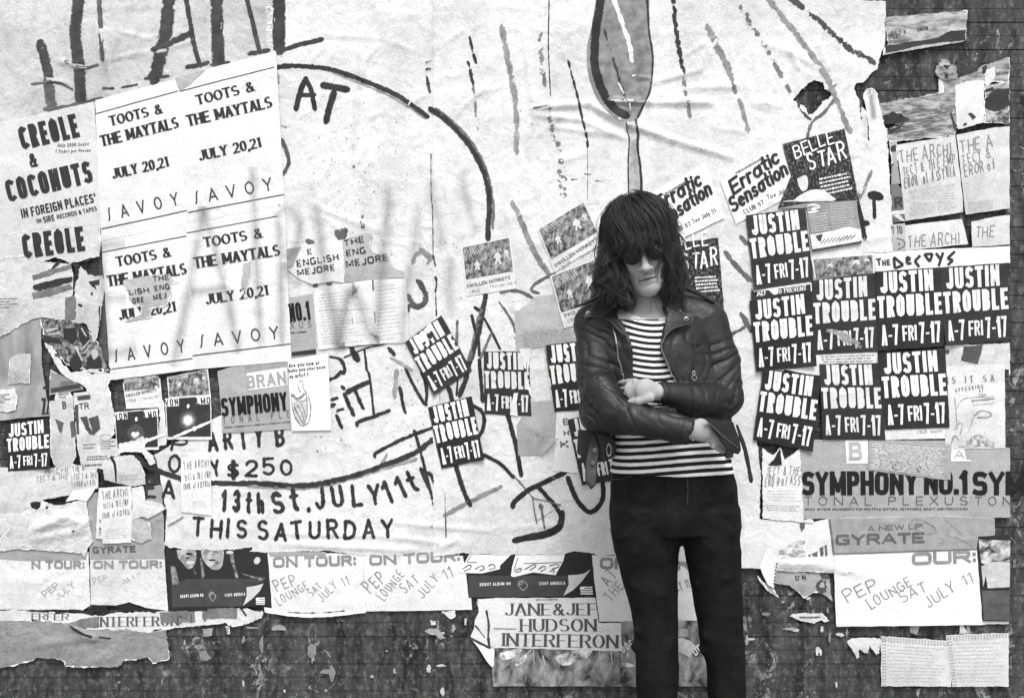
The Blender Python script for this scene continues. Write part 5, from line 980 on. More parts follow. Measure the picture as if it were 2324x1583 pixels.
add(o, 'dark_patch', ink(.035, .4), lambda M: [M.fill(T('A4 2110 680 2160 620 2200 590 2330 580 2330 740 2200 790 2110 760'), torn=1.), M.fill(T('A4 2110 590 2180 570 2190 600 2115 620'), torn=.6)])
o = sheet('torn_paper', 'A4 1240 1060 1310 1050 1310 1180 1340 1440 1260 1470 1262 1200', paper(.4, .4, .4), 4.6, 'grey torn strip beside the complete faded handwritten flyer', 'paper scrap', torn=.8)
add(o, 'dark_patch', ink(.04), lambda M: [M.fill(T('A4 1255 1110 1300 1090 1305 1150 1255 1155'), torn=.5), M.fill(T('A4 1235 1270 1290 1260 1260 1285'), torn=.4)])
o = sheet('poster', 'A4 1255 1450 1310 1440 1360 1490 1370 1583 B4 1390 195 1270 210 1262 0', paper(.17, .3, .3), 4.7, 'dark grey poster strip with a single white letter above the 7-10 flyer', 'poster', torn=.4)
lines(o, 'lettering', ink(.05), [('R', 'B4 1290 75 1365 70', 24)], dict(HEAVY, t=.22))
add(o, 'pale_band', ink(.6, .2), lambda M: [M.fill(T('B4 1268 105 1385 95 1388 130 1268 140')), M.fill(T('B4 1272 150 1330 130 1385 200 1340 190 1300 160'))], .0003)
o = sheet('flyer', 'B4 1258 225 1385 215 1392 460 1280 475', paper(.5, .3, .3), 5.4, 'small grey flyer with 7-10 written at its top', 'flyer')
lines(o, 'lettering', IK, [('710', 'B4 1272 318 1365 305', 17)], HAND)
add(o, 'doodle', ink(.15), lambda M: [M.ribbon(smooth_poly(T('B4 1310 350 1370 370 1375 420 1320 450'), 4), 2.4), M.blob(T('B4 1330 400')[0], 2, 4)])
o = sheet('torn_paper', 'A4 1010 640 1040 590 1090 580 1140 640 1165 760 1190 900 1222 1010 1235 1250 1258 1583 B4 1270 220 1280 470 1000 480 1020 340 1050 190 1000 180 940 0 A4 1010 1200 1060 1050 1030 800', paper(.74, .15, .5), 4.5, 'tall pale curled strip of paper with drip right of the upper brushed letter poster', 'torn paper', torn=1.)
add(o, 'spray_cloud', spray(.1, .6), lambda M: M.ribbon(smooth_poly(T('A4 1075 590 1080 680 1090 760 1100 860'), 5), 26, cap='none'))
strokes(o, 'paint_drip', brush(.02, .15), [('B4 1112 -60 1106 20 1108 80 1110 160', 28), ('A4 1090 1550 1120 1540 1155 1560', 60), ('B4 950 0 980 120 1010 260 1020 340', 40), ('B4 1000 215 1040 215', 46)])
strokes(o, 'paint_drip', brush(.25, .5, .8), [('A4 985 1560 1030 1450 1080 1340', 36)])
# lower right scraps
o = sheet('torn_paper', 'D4 -60 30 110 55 560 75 695 45 740 362 800 500 1010 552 700 535 230 515 80 495 0 490 -60 490', paper(.76, .2, .4), 4.4, 'white folded sheet behind the right leg running under tour poster', 'paper sheet', torn=.5)
add(o, 'dark_print', ink(.12, .5), lambda M: [M.fill(T(s), torn=.7) for s in ('D4 440 80 488 78 485 120 455 170 440 120', 'D4 545 360 600 335 600 385 560 385', 'D4 615 310 650 285 650 380 625 380', 'D4 660 285 685 280 688 380 668 380', 'D4 515 370 535 365 535 388 518 388')], .0002)
add(o, 'grey_print', photo(.2, .8, 60, .6, 1.6, .36, .6), lambda M: [M.fill(T('D4 240 340 480 210 500 385 250 405'), 6, .7)])
o = sheet('torn_paper', 'D4 75 470 150 300 230 395 235 470 205 670 150 640 110 560', paper(.84, .05, .25), 4.8, 'bright white folded flap with stitched dark edge beside right leg', 'paper scrap', torn=.4)
add(o, 'stitches', ink(.06), lambda M: [M.ribbon(T('D4 %d %d %d %d' % (230-i*3.4, 440+i*30, 227-i*3.4, 458+i*30)), 2.6, cap='none') for i in range(7)])
o = sheet('torn_paper', 'D4 212 520 620 540 705 560 742 800 640 720 560 715 485 768 350 650 215 630', paper(.4, .45, .4), 1.4, 'grey torn paper with small 12 N above the bare dark patch', 'torn paper', torn=1.)
lines(o, 'lettering', IK, [('12 N', 'D4 400 605 500 595', 10)], dict(SERIF, t=.22))
add(o, 'picture', ink(.07, .5), lambda M: [M.blob(T('D4 640 660')[0], 13, 14, 0, 16, .3), M.fill(T('D4 620 545 712 560 715 590 650 590'), torn=.5)])
add(o, 'picture', ink(.36, .4), lambda M: [M.blob(T('D4 648 650')[0], 6, 7, 0, 12, .3)], .0003)
o = sheet('torn_paper', 'D4 60 560 130 640 200 680 258 760 180 720 110 640', paper(.5, .4, .4), 1.2, 'small pointed grey scrap below the stitched flap', 'paper scrap', torn=.9)
def scrap(p, label, mat=None, torn=1.1): return sheet('torn_paper', p, mat or paper(.66, .35, .6), 1.3, label, 'paper scrap', 'small scraps on the dark boards', torn=torn, curl=[(0, 14, .006)])
o = scrap('D4 345 925 380 905 640 900 670 930 712 970 680 980 650 960 580 995 460 968', 'white leaf shaped scrap on dark boards left of the large tour poster')
add(o, 'small_print', ink(.05), lambda M: greek(M, T('D4 430 925 630 925 640 950 450 950'), 1, 4, 5))
scrap('D4 590 1200 610 1200 640 1230 640 1280 625 1280 615 1230 605 1285 592 1280', 'tiny white forked scrap low on dark boards at right')
scrap('D4 635 1010 655 1020 660 1060 640 1080 628 1050', 'tiny pale scrap under the leaf shaped scrap')
scrap('D4 865 1150 920 1125 1170 1125 1165 1260 1135 1280 1110 1240 1075 1190 1065 1260 1030 1260 1000 1230 975 1235 985 1290 955 1310 920 1240', 'white jagged scrap with pointed tatters beside the stitched envelopes')
scrap('D2 1730 885 1855 880 1862 930 1820 955 1790 935', 'pale scrap just under the middle tour poster')
scrap('D2 1580 1060 1620 1035 1700 1040 1740 1090 1775 1125 1720 1135 1690 1100 1620 1085', 'grey torn scrap in the middle of bare boards', paper(.36, .4, .5)); scrap('D2 1625 960 1680 970 1685 1000 1640 1010', 'small white scrap above the grey one on bare boards')
scrap('D2 1940 945 1962 945 1958 1010 1938 1005', 'small upright white scrap left of the tall serif capitals poster'); scrap('D1 1610 1035 1705 1035 1700 1100 1620 1110', 'square pale scrap on boards right of the wrapping paper', paper(.32, .4, .5)); scrap('D1 1820 1010 1860 1020 1860 1090 1835 1080', 'little pale scrap under the serif capitals strip', paper(.4, .4, .5))
scrap('D2 2050 800 2100 770 2140 850 2120 900 2070 870', 'pale ragged scrap at upper left of the tall serif capitals poster', paper(.45, .4, .6))
def envelope(p, label, n):
    o = sheet('flyer', p, paper(.64, .25, .3), 1.6+n*.3, label, 'flyer', 'flyers with dashed borders', torn=.7); q = T(p)
    def f(M):
        for a, b in ((0, 1), (3, 0)):
            A = np.array(q[a]); B = np.array(q[b]); L = np.linalg.norm(B-A); nrm = np.array([-(B-A)[1], (B-A)[0]])/L
            for r in (4, 9):
                for k in range(int(L/7)): c = A+(B-A)*(k+.5)*7/L+nrm*r; M.ribbon([c-np.array([1.6, 1.6]), c+np.array([1.6, 1.6])], 1.5, cap='none')
    add(o, 'dashed_border', ink(.26), f); add(o, 'small_print', ink(.52, .3), lambda M: greek(M, [tuple(np.array(x)*.86+np.array(q).mean(0)*.14) for x in q[:4]], 12, 1.3, 4, .7)); return o
envelope('D4 1175 1105 1800 1150 1810 1560 1180 1560', 'left pale flyer with dashed border at bottom right corner', 0)
envelope('D4 1760 1095 2330 1078 2330 1560 1815 1560', 'right pale flyer with dashed border cut by the frame', 1)
o = sheet('torn_paper', 'D4 1890 1010 1920 1000 1955 1080 1885 1085', paper(.6, .3, .3), 1.5, 'small pale triangle scrap under the right corner of tour poster', 'paper scrap', torn=.6)
o = sheet('torn_paper', 'D4 2085 965 2330 960 2330 995 2000 1003', paper(.7, .2, .3), 1.8, 'thin white paper edge at right of the tour poster bottom', 'paper scrap', torn=.6)
# ------------------------------------------------------------ sprayed letters across posters
def sprayed(label, specs, mat):
    q0 = np.array(T(specs[0][0])); M = Marks()
    for s, w in specs: M.ribbon(smooth_poly(T(s), 6), w*1.45, cap='none', step=6)
    A = np.array(M.V); V = W(A[:, :2], 7.8*GAP); V[:, 1] -= A[:, 2]
    o = link('spray_graffiti', V, M.F, mat, uv=M.U); tag(o, label, 'graffiti', 'grey sprayed letters'); return o
SP = spray(.16, .40)
sprayed('grey sprayed letter A across the two lower reggae posters', [('P 466 470 P 450 560 P 428 680 P 396 830', 30), ('P 462 470 P 490 560 P 520 680 P 545 800', 28), ('B1 1520 830 1650 815 1830 780', 28)], SP)
sprayed('faint sprayed letter E at left side of the lower reggae posters', [('B1 700 400 920 410', 34), ('B1 720 880 820 890 930 880', 30), ('B1 740 1380 900 1370 1030 1340', 34), ('B1 715 400 740 900 745 1450', 26)], spray(.16, .36))
sprayed('grey upright sprayed letter I over the lower right reggae poster', [('P 576 380 P 582 520 P 588 640 P 596 790', 26)], SP)
sprayed('sprayed arched letter R along right edge of the white reggae posters', [('B2 300 1320 295 900 290 500 270 200 290 110 350 80 420 120 460 240 430 420 340 540', 26), ('B2 330 560 370 700 470 760', 24)], SP)
sprayed('grey sprayed letter W over the diagram sheet', [('B2 600 30 640 300 690 700 770 1080 800 1340 840 1150 900 860 940 800 1010 960 1080 1180 1140 1260 1170 1000 1200 600 1235 250 1260 0', 30)], SP)
sprayed('faint sprayed letter U right of the W', [('B2 1520 30 1500 330 1440 700 1400 1000 1385 1320', 26), ('A2 1230 1440 1270 1583', 34)], spray(.16, .30))
sprayed('faint sprayed letter N near the painted ring', [('A2 1650 1400 1640 1583 B2 1700 150 1740 420', 30), ('A2 1950 1300 1930 1400 B2 1990 100 2060 300', 26), ('B2 1830 520 1800 800 1830 1060', 30)], spray(.16, .30))

rsx = np.random.RandomState(77)
for i in range(44):
    if i < 26: cx, cy = 340+rsx.rand()*720, 1398+rsx.rand()*170
    elif i < 38: cx, cy = 1690+rsx.rand()*290, 1345+rsx.rand()*215
    else: cx, cy = 1900+rsx.rand()*380, 1415+rsx.rand()*50
    w_, h_ = 3+rsx.rand()**2*15, 3+rsx.rand()**2*20; an = np.linspace(0, 2*np.pi, 7, endpoint=False)+rsx.rand()
    sheet('paper_scrap', [(cx+w_*(.5+.8*rsx.rand())*math.cos(a), cy+h_*(.5+.8*rsx.rand())*math.sin(a)) for a in an], paper([.55, .36, .24][i % 3], .45, .6), .3+.1*(i % 3), 'tiny ragged remnant of paste and paper on the bare dark boards', 'paper scrap', 'tiny remnants on the bare boards', torn=.7, step=6)
# ============================================================ the person: implicit shapes meshed with surface nets
class Vol:
    def __init__(s, lo, hi, h, zs=None):
        s.ax = [np.arange(lo[i], hi[i]+h, h) for i in range(3)]
        if zs is not None: s.ax[2] = zs
        s.f = np.full([len(a) for a in s.ax], .2, np.float32)
    def sl(s, lo, hi):
        r = []
        for a, l, u in zip(s.ax, lo, hi):
            i0 = max(0, np.searchsorted(a, l)-1); i1 = min(len(a), np.searchsorted(a, u)+1)
            if i1 <= i0: return None
            r.append(slice(i0, i1))
        return tuple(r)
    def add(s, fn, lo, hi, k=.012, op='u'):
        q = s.sl(np.array(lo)-k*2-.006, np.array(hi)+k*2+.006)
        if q is None: return
        X, Y, Z = np.meshgrid(s.ax[0][q[0]], s.ax[1][q[1]], s.ax[2][q[2]], indexing='ij', sparse=True)
        d = fn(X, Y, Z); a = s.f[q]
        if op == 'u':
            h = np.clip(.5+.5*(a-d)/k, 0, 1); s.f[q] = a*(1-h)+d*h-k*h*(1-h)
        elif op == 's':
            h = np.clip(.5-.5*(a+d)/k, 0, 1); s.f[q] = a*(1-h)-d*h+k*h*(1-h)
        elif op == 'd': s.f[q] = a+d
    def cap(s, a, b, ra, rb=None, sy=1., k=.012, op='u'):
        a = np.array(a, float); b = np.array(b, float); rb = ra if rb is None else rb; ab = b-a; L = ab@ab+1e-12
        def fn(X, Y, Z):
            t_ = np.clip(((X-a[0])*ab[0]+(Y-a[1])*ab[1]+(Z-a[2])*ab[2])/L, 0, 1)
            return np.sqrt((X-a[0]-t_*ab[0])**2+((Y-a[1]-t_*ab[1])/sy)**2+(Z-a[2]-t_*ab[2])**2)-(ra+(rb-ra)*t_)
        r = max(ra, rb)*max(1, sy); s.add(fn, np.minimum(a, b)-r, np.maximum(a, b)+r, k, op)
    def ell(s, c, r, R=None, k=.012, op='u'):
        c = np.array(c, float); r = np.array(r, float)
        def fn(X, Y, Z):
            x, y, z = X-c[0], Y-c[1], Z-c[2]
            if R is not None: x, y, z = (R[0][0]*x+R[1][0]*y+R[2][0]*z, R[0][1]*x+R[1][1]*y+R[2][1]*z, R[0][2]*x+R[1][2]*y+R[2][2]*z)
            k0 = np.sqrt((x/r[0])**2+(y/r[1])**2+(z/r[2])**2); k1 = np.sqrt((x/r[0]**2)**2+(y/r[1]**2)**2+(z/r[2]**2)**2)+1e-9
            return k0*(k0-1)/k1
        m = r.max(); s.add(fn, c-m, c+m, k, op)
    def col(s, rows, k=.012, op='u', cap=.01):
        """column whose section is an ellipse given by rows (z, cx, cy, rx, ry)"""
        Rw = np.array(sorted(rows)); zz = Rw[:, 0]
        def fn(X, Y, Z):
            z = np.clip(Z, zz[0], zz[-1]); cx, cy, rx, ry = [np.interp(z, zz, Rw[:, i]) for i in (1, 2, 3, 4)]
            q = np.sqrt(((X-cx)/rx)**2+((Y-cy)/ry)**2); g = np.sqrt(((X-cx)/rx**2)**2+((Y-cy)/ry**2)**2)+1e-6
            d = q*(q-1)/g; dz = np.maximum(zz[0]-Z, Z-zz[-1])+cap*0
            dd = np.maximum(d, dz); return np.where((d > 0) & (dz > 0), np.sqrt(np.maximum(d, 0)**2+np.maximum(dz, 0)**2), dd)
        s.add(fn, [(Rw[:, 1]-Rw[:, 3]).min(), (Rw[:, 2]-Rw[:, 4]).min(), zz[0]], [(Rw[:, 1]+Rw[:, 3]).max(), (Rw[:, 2]+Rw[:, 4]).max(), zz[-1]], k, op)
    def slab(s, poly, yf, th, k=.004, op='u', rnd=.003, y0=-.52):
        """sheet of thickness th over an outline (layout px seen at depth y0); yf(x,z) gives its depth"""
        P = np.array([pp(a, b, y0) for a, b in poly])[:, [0, 2]]
        def fn(X, Y, Z):
            x = X[:, :, 0]+0*Z[0]; x = np.broadcast_to(X.reshape(-1, 1), (X.size, Z.size)); z = np.broadcast_to(Z.reshape(1, -1), x.shape)
            d = np.full(x.shape, 1e9); sg = np.ones(x.shape)
            n = len(P)
            for i in range(n):
                a = P[i]; b = P[i-1]; ex, ez = b-a; wx, wz = x-a[0], z-a[1]
                tt = np.clip((wx*ex+wz*ez)/(ex*ex+ez*ez+1e-12), 0, 1); d = np.minimum(d, (wx-ex*tt)**2+(wz-ez*tt)**2)
                c1 = z >= a[1]; c2 = z < b[1]; c3 = ex*wz > ez*wx
                fl = (c1 & c2 & c3) | (~c1 & ~c2 & ~c3); sg = np.where(fl, -sg, sg)
            d2 = sg*np.sqrt(d)+rnd; dy = np.abs(Y-yf(x, z)[:, None, :])-th/2+rnd; d2 = d2[:, None, :]
            return np.minimum(np.maximum(d2, dy), 0)+np.sqrt(np.maximum(d2, 0)**2+np.maximum(dy, 0)**2)-rnd
        lo = P.min(0); hi = P.max(0); ys = s.ax[1]
        s.add(fn, [lo[0], ys[0], lo[1]], [hi[0], ys[-1], hi[1]], k, op)
    def mesh(s):
        f = s.f; n = f < 0; nx, ny, nz = f.shape
        c = np.zeros((nx-1, ny-1, nz-1), np.int8)
        for i in (0, 1):
            for j in (0, 1):
                for k in (0, 1): c += n[i:nx-1+i, j:ny-1+j, k:nz-1+k]
        act = (c > 0) & (c < 8); I, J, K = np.nonzero(act); idx = np.full(act.shape, -1); idx[I, J, K] = np.arange(len(I))
        acc = np.zeros((len(I), 3)); cnt = np.zeros(len(I))
        for axis in range(3):
            o1, o2 = [q for q in range(3) if q != axis]
            for a in (0, 1):
                for b in (0, 1):
                    d0 = [0, 0, 0]; d0[o1] = a; d0[o2] = b; d1 = list(d0); d1[axis] = 1
                    f0 = f[I+d0[0], J+d0[1], K+d0[2]]; f1 = f[I+d1[0], J+d1[1], K+d1[2]]
                    m = (f0 < 0) != (f1 < 0); t_ = np.where(m, f0/(f0-f1+1e-12), 0)
                    for q, G in enumerate((I, J, K)):
                        A = s.ax[q][np.minimum(G+d0[q], len(s.ax[q])-1)]; B = s.ax[q][np.minimum(G+d1[q], len(s.ax[q])-1)]
                        acc[:, q] += np.where(m, A+(B-A)*t_, 0)
                    cnt += m
        V = acc/cnt[:, None]; Fc = []
        for axis in range(3):
            o1, o2 = [q for q in range(3) if q != axis]
            s0 = [slice(None)]*3; s1 = [slice(None)]*3; s0[axis] = slice(0, -1); s1[axis] = slice(1, None)
            e = n[tuple(s0)] != n[tuple(s1)]; sgn = n[tuple(s0)]
            A = np.array(np.nonzero(e)); ok = (A[o1] > 0) & (A[o2] > 0) & (A[o1] < f.shape[o1]-1) & (A[o2] < f.shape[o2]-1); A = A[:, ok]
            def g(a, b):
                B = A.copy(); B[o1] -= a; B[o2] -= b; return idx[B[0], B[1], B[2]]
            q = np.stack([g(1, 1), g(0, 1), g(0, 0), g(1, 0)], 1); sg = sgn[A[0], A[1], A[2]]
            if axis == 1: sg = ~sg
            q[~sg] = q[~sg][:, ::-1]; Fc.append(q)
        return V, np.vstack(Fc)
def fbm(X, Y, Z, fr, seed=0.):
    """cheap smooth 3-d ripple field"""
    r = 0
    for i, (a, b, c, p) in enumerate(((1, .3, .7, 0), (-.6, .8, .5, 1.7), (.4, -.5, 1.1, 3.1), (.9, .9, -.4, 4.4), (-.2, 1.2, .8, 2.2))):
        r = r+np.sin(fr*(a*X+b*Y+c*Z)*(1+.37*i)+p+seed+1.8*np.sin(fr*.6*(b*X+c*Y+a*Z)+p*2+seed))
    return r/5.
def m_cloth(key, tone, rough, spec, bscale, bstr, var=.3, bdist=.003, fine=330, fv=.35):
    m, n, b = _mat(key); co = coord(n)
    v = mathn(n, 'MULTIPLY', mrange(n, noise(n, co, 18, 5, .6), .3, .7, 1-var, 1+var), mrange(n, noise(n, co, fine, 2, .6), .3, .7, tone*(1-fv), tone*(1+fv)))
    n.links.new(gray(n, v), b.inputs['Base Color']); b.inputs['Roughness'].default_value = rough; b.inputs['Specular IOR Level'].default_value = spec
    bp = nn(n, 'ShaderNodeBump', Strength=bstr, Distance=bdist)
    h = mathn(n, 'ADD', noise(n, co, bscale, 5, .6, dist=1.2), mathn(n, 'MULTIPLY', noise(n, co, bscale*5, 2, .6), .35))
    n.links.new(h, bp.inputs['Height']); n.links.new(bp.outputs[0], b.inputs['Normal'])
    n.links.new(mrange(n, noise(n, co, 26, 4, .6), .35, .7, rough-.08, min(1, rough+.15)), b.inputs['Roughness'])
    return m
LEATHER = m_cloth('black_leather', .0135, .50, .40, 34, .38, .5, .006, 330, .5)
EDGE = m_cloth('leather_edge_highlight', .05, .4, .5, 60, .2)  # paler than the jacket leather, a highlight put into the colour
DENIM = m_cloth('black_denim', .0085, .8, .12, 30, .5, .4, .004)
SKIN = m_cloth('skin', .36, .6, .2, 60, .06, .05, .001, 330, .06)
def _lip_and_gap_shade():  # darkens skin for lip tint and the painted shade between the lips
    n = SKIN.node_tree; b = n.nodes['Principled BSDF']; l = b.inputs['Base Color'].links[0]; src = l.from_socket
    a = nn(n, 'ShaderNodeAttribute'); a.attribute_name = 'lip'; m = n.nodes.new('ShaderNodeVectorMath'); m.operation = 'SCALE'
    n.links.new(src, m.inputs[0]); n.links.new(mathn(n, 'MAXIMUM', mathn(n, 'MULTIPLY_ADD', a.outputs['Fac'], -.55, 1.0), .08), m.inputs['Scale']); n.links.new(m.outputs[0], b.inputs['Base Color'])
_lip_and_gap_shade()
METAL = m_cloth('zip_metal', .26, .4, .5, 60, .1, .1); METAL.node_tree.nodes['Principled BSDF'].inputs['Metallic'].default_value = .6
SHOE = m_cloth('shoe_canvas', .05, .8, .2, 60, .2)
HAIRM = m_cloth('hair', .016, .42, .45, 80, .2, .5)
FRAME = m_cloth('glasses_frame', .02, .3, .5, 60, .05)
def m_lens():
    m, n, b = _mat('dark_lens'); b.inputs['Base Color'].default_value = (.006, .006, .006, 1); b.inputs['Roughness'].default_value = .12; b.inputs['Specular IOR Level'].default_value = .45; return m
LENS = m_lens()
def m_stripe():
    m, n, b = _mat('striped_jersey'); co = coord(n)
    at = nn(n, 'ShaderNodeAttribute'); at.attribute_name = 'stripe'
    fr = mathn(n, 'FRACT', mathn(n, 'ADD', at.outputs['Fac'], mathn(n, 'MULTIPLY', mathn(n, 'SUBTRACT', noise(n, co, 60, 2), .5), .10)))
    st = mrange(n, mathn(n, 'ABSOLUTE', mathn(n, 'SUBTRACT', fr, .5)), .245, .28, .018, .80)
    v = mathn(n, 'MULTIPLY', st, mrange(n, noise(n, co, 330, 2, .6), .3, .7, .82, 1.08))
    n.links.new(gray(n, v), b.inputs['Base Color']); b.inputs['Roughness'].default_value = .9; b.inputs['Specular IOR Level'].default_value = .1
    bp = nn(n, 'ShaderNodeBump', Strength=.3, Distance=.003); n.links.new(noise(n, co, 45, 4), bp.inputs['Height']); n.links.new(bp.outputs[0], b.inputs['Normal'])
    return m
YB = -.40
def row(py, pl, pr, ry, cy=YB, grow=0.):
    a = pp(pl, py, YB); b = pp(pr, py, YB); return (a[2], (a[0]+b[0])/2, cy, (b[0]-a[0])/2+grow, ry+grow)
# torso profile shared by body, shirt and jacket
TOR = [row(700, 1382, 1572, .070), row(725, 1352, 1604, .092), row(780, 1346, 1616, .112, -.405), row(850, 1358, 1636, .118, -.405), row(930, 1372, 1648, .115, -.40), row(1000, 1384, 1656, .112, -.40), row(1070, 1388, 1662, .112, -.40), row(1100, 1388, 1668, .112, -.40)]
_TZ = np.array(sorted(TOR))
def yfront(x, z, off=0.):
    cx, cy, rx, ry = [np.interp(z, _TZ[:, 0], _TZ[:, i]) for i in (1, 2, 3, 4)]
    return cy-ry*np.sqrt(np.clip(1-((x-cx)/rx)**2, .12, 1))-off
HC = pp(1456, 566, -.452)
def _rot(ax, a):
    return np.array(Matrix.Rotation(a, 3, ax))
BASE = np.array([[1, 0, 0], [0, -1, 0], [0, 0, 1]], float).T       # local (right, forward, up) -> world
RH = _rot('Y', math.radians(-11)) @ _rot('Z', math.radians(-7)) @ _rot('X', math.radians(9)) @ BASE
def hl(x, y, z): return HC+RH@np.array([x, y, z])
SHL, SHR = pp(1352, 728, -.40), pp(1606, 722, -.40)
ELL_, ELR = pp(1362, 938, -.48), pp(1641, 903, -.45)
WRL, WRR = pp(1557, 976, -.600), pp(1497, 890, -.575)
LEG_L = [(1150, 1386, 1536, .100), (1214, 1387, 1545, .098), (1264, 1399, 1538, .086), (1296, 1408, 1538, .080), (1339, 1420, 1538, .074), (1389, 1432, 1538, .068), (1439, 1440, 1539, .064), (1507, 1443, 1540, .062), (1583, 1446, 1538, .060), (1700, 1450, 1535, .058), (1860, 1458, 1530, .052)]
LEG_R = [(1150, 1528, 1677, .100), (1214, 1545, 1678, .098), (1264, 1556, 1680, .086), (1339, 1571, 1683, .076), (1389, 1579, 1685, .070), (1439, 1588, 1687, .066), (1507, 1602, 1690, .062), (1583, 1608, 1692, .060), (1700, 1612, 1692, .058), (1860, 1620, 1692, .052)]
def fingers(V, palm, dirv, side, nrm, lens, curl, r=.0082, thumb=None):
    dirv = dirv/np.linalg.norm(dirv); side = side/np.linalg.norm(side); nrm = nrm/np.linalg.norm(nrm)
    for i, L in enumerate(lens):
        V.ell(palm+side*(-.024+.016*i)-nrm*.010, (.0075, .006, .0075), k=.006)
        a = palm+side*(-.024+.016*i)+dirv*(.004-.003*abs(i-1.3)); d = dirv+side*(-.07+.045*i); d /= np.linalg.norm(d); p = a; c = 0
        for j, fr in enumerate((.45, .32, .23)):
            c += curl*(1+.12*i); q = p+(d*math.cos(c)+nrm*math.sin(c))*L*fr; V.cap(p, q, r*(1-.1*j), r*(.95-.1*j), k=.004); p = q
    if thumb is not None:
        a, b, c = thumb; V.cap(a, b, .0125, .0105, k=.008); V.cap(b, c, .0105, .0085, k=.004)
def build_person():
    # ---------------- body
    zs = np.r_[np.arange(.0, .95, .008), np.arange(.95, 1.17, .006), np.arange(1.17, 1.37, .0026), np.arange(1.37, 1.40, .0045), np.arange(1.40, 1.56, .0030), np.arange(1.56, 1.72, .0017), np.arange(1.72, 1.90, .0040)]
    B = Vol((-.02, -.70, 0), (.80, -.22, 1.9), .0042, zs); B.ax[0] = np.r_[np.arange(.26, .285, .006), np.arange(.285, .335, .0026), np.arange(.335, .475, .0018), np.arange(.475, .64, .0026), np.arange(.64, .74, .006)]
    B.ax[1] = np.r_[np.arange(-.70, -.62, .006), np.arange(-.62, -.50, .0019), np.arange(-.50, -.42, .0032), np.arange(-.42, -.24, .006)]
    B.f = np.full([len(a) for a in B.ax], .2, np.float32)
    B.col([(z, x, y, a*.86, b*.84) for z, x, y, a, b in TOR])
    for L in (LEG_L, LEG_R): B.col([(lambda r: (r[0], r[1], r[2], r[3]*.8, r[4]*.8))(row(*q)) for q in L]+[(lambda r: (.06, r[1], r[2], .035, .04))(row(*L[-1]))])
    for s_, e_, w_ in ((SHL, ELL_, WRL), (SHR, ELR, WRR)): B.cap(s_, e_, .040, .034); B.cap(e_, w_, .034, .021)
    B.cap(SHL+[.02, .01, -.01], SHR+[-.02, .01, -.01], .036)
    B.cap(hl(0, -.02, -.06), pp(1483, 715, -.415), .054, .060, k=.03)
    B.cap(pp(1483, 702, -.395), pp(1400, 722, -.385), .054, .022, k=.02); B.cap(pp(1483, 702, -.395), pp(1556, 720, -.375), .052, .018, k=.02)
    R3 = RH
    # head in local axes (right, forward, up)
    B.ell(hl(0, -.012, .035), (.076, .096, .088), R3); B.ell(hl(0, .030, -.045), (.060, .064, .078), R3, .02)
    B.ell(hl(0, .068, -.103), (.026, .024, .020), R3, .025); B.cap(hl(-.040, .030, -.078), hl(-.012, .072, -.104), .018, .014, k=.03); B.cap(hl(.040, .030, -.078), hl(.012, .072, -.104), .018, .014, k=.03)
    for s_ in (-1, 1):
        B.ell(hl(s_*.040, .060, -.030), (.024, .024, .022), R3, .02); B.ell(hl(s_*.032, .094, .002), (.019, .015, .013), R3, .014, 's'); B.ell(hl(s_*.032, .078, .0), (.0125, .0125, .0125), R3, .004)
        B.cap(hl(s_*.012, .090, .019), hl(s_*.046, .078, .019), .008, .006, k=.014)
        B.ell(hl(s_*.0125, .103, -.047), (.009, .010, .008), R3, .007); B.ell(hl(s_*.007, .109, -.0535), (.0045, .004, .0035), R3, .003, 's')
        B.ell(hl(s_*.078, -.005, -.01), (.010, .022, .032), R3, .006)
    B.cap(hl(0, .092, .008), hl(0, .112, -.040), .0075, .0095, k=.010); B.ell(hl(0, .115, -.045), (.0125, .0115, .0100), R3, .008)
    B.cap(hl(-.020, .090, -.0725), hl(0, .099, -.0695), .0035, .0060, k=.006); B.cap(hl(.020, .090, -.0725), hl(0, .099, -.0695), .0035, .0060, k=.006)
    B.cap(hl(-.016, .090, -.083), hl(.016, .090, -.083), .0065, .0065, k=.009); B.ell(hl(0, .093, -.083), (.014, .008, .0065), R3, .006)
    B.cap(hl(-.024, .096, -.0775), hl(0, .104, -.0765), .0016, .0020, sy=2.2, k=.002, op='s'); B.cap(hl(.024, .096, -.0755), hl(0, .104, -.0765), .0016, .0020, sy=2.2, k=.002, op='s')
    # hands
    up = np.array([0, 0, 1.]); n_ = np.array([0, 1., .0])
    p1 = pp(1466, 885, -.585); B.cap(WRR, p1, .0195, .030, sy=.62, k=.012); p2 = pp(1440, 884, -.560); B.cap(p1, p2, .030, .029, sy=.5, k=.01)
    d = pp(1396, 893, -.490)-p2; fingers(B, p2, d, up, n_, (.062, .074, .080, .070)[::-1], .05, .0085, (pp(1476, 902, -.60), pp(1450, 910, -.590), pp(1428, 913, -.565)))
    p1 = pp(1592, 976, -.585); B.cap(WRL, p1, .0225, .029, sy=.62, k=.012); p2 = pp(1625, 993, -.560); B.cap(p1, p2, .028, .022, sy=.55, k=.01); d = pp(1690, 1022, -.500)-p2
    fingers(B, p2, d, np.cross(n_, d), n_, (.056, .064, .060, .050), .05, .0078, (pp(1588, 960, -.585), pp(1612, 962, -.560), pp(1634, 974, -.53)))
    # feet
    for q in (LEG_L[-1], LEG_R[-1]):
        r = row(*q); B.cap((r[1], YB, .05), (r[1]+(-.01 if q is LEG_L[-1] else .02), YB-.16, .03), .038, .028)
    V, Fc = B.mesh()
    o0 = pp(1530, 1895, YB); o0[2] = 0
    P = link('person', V, Fc.tolist(), SKIN, smooth=True, origin=o0)
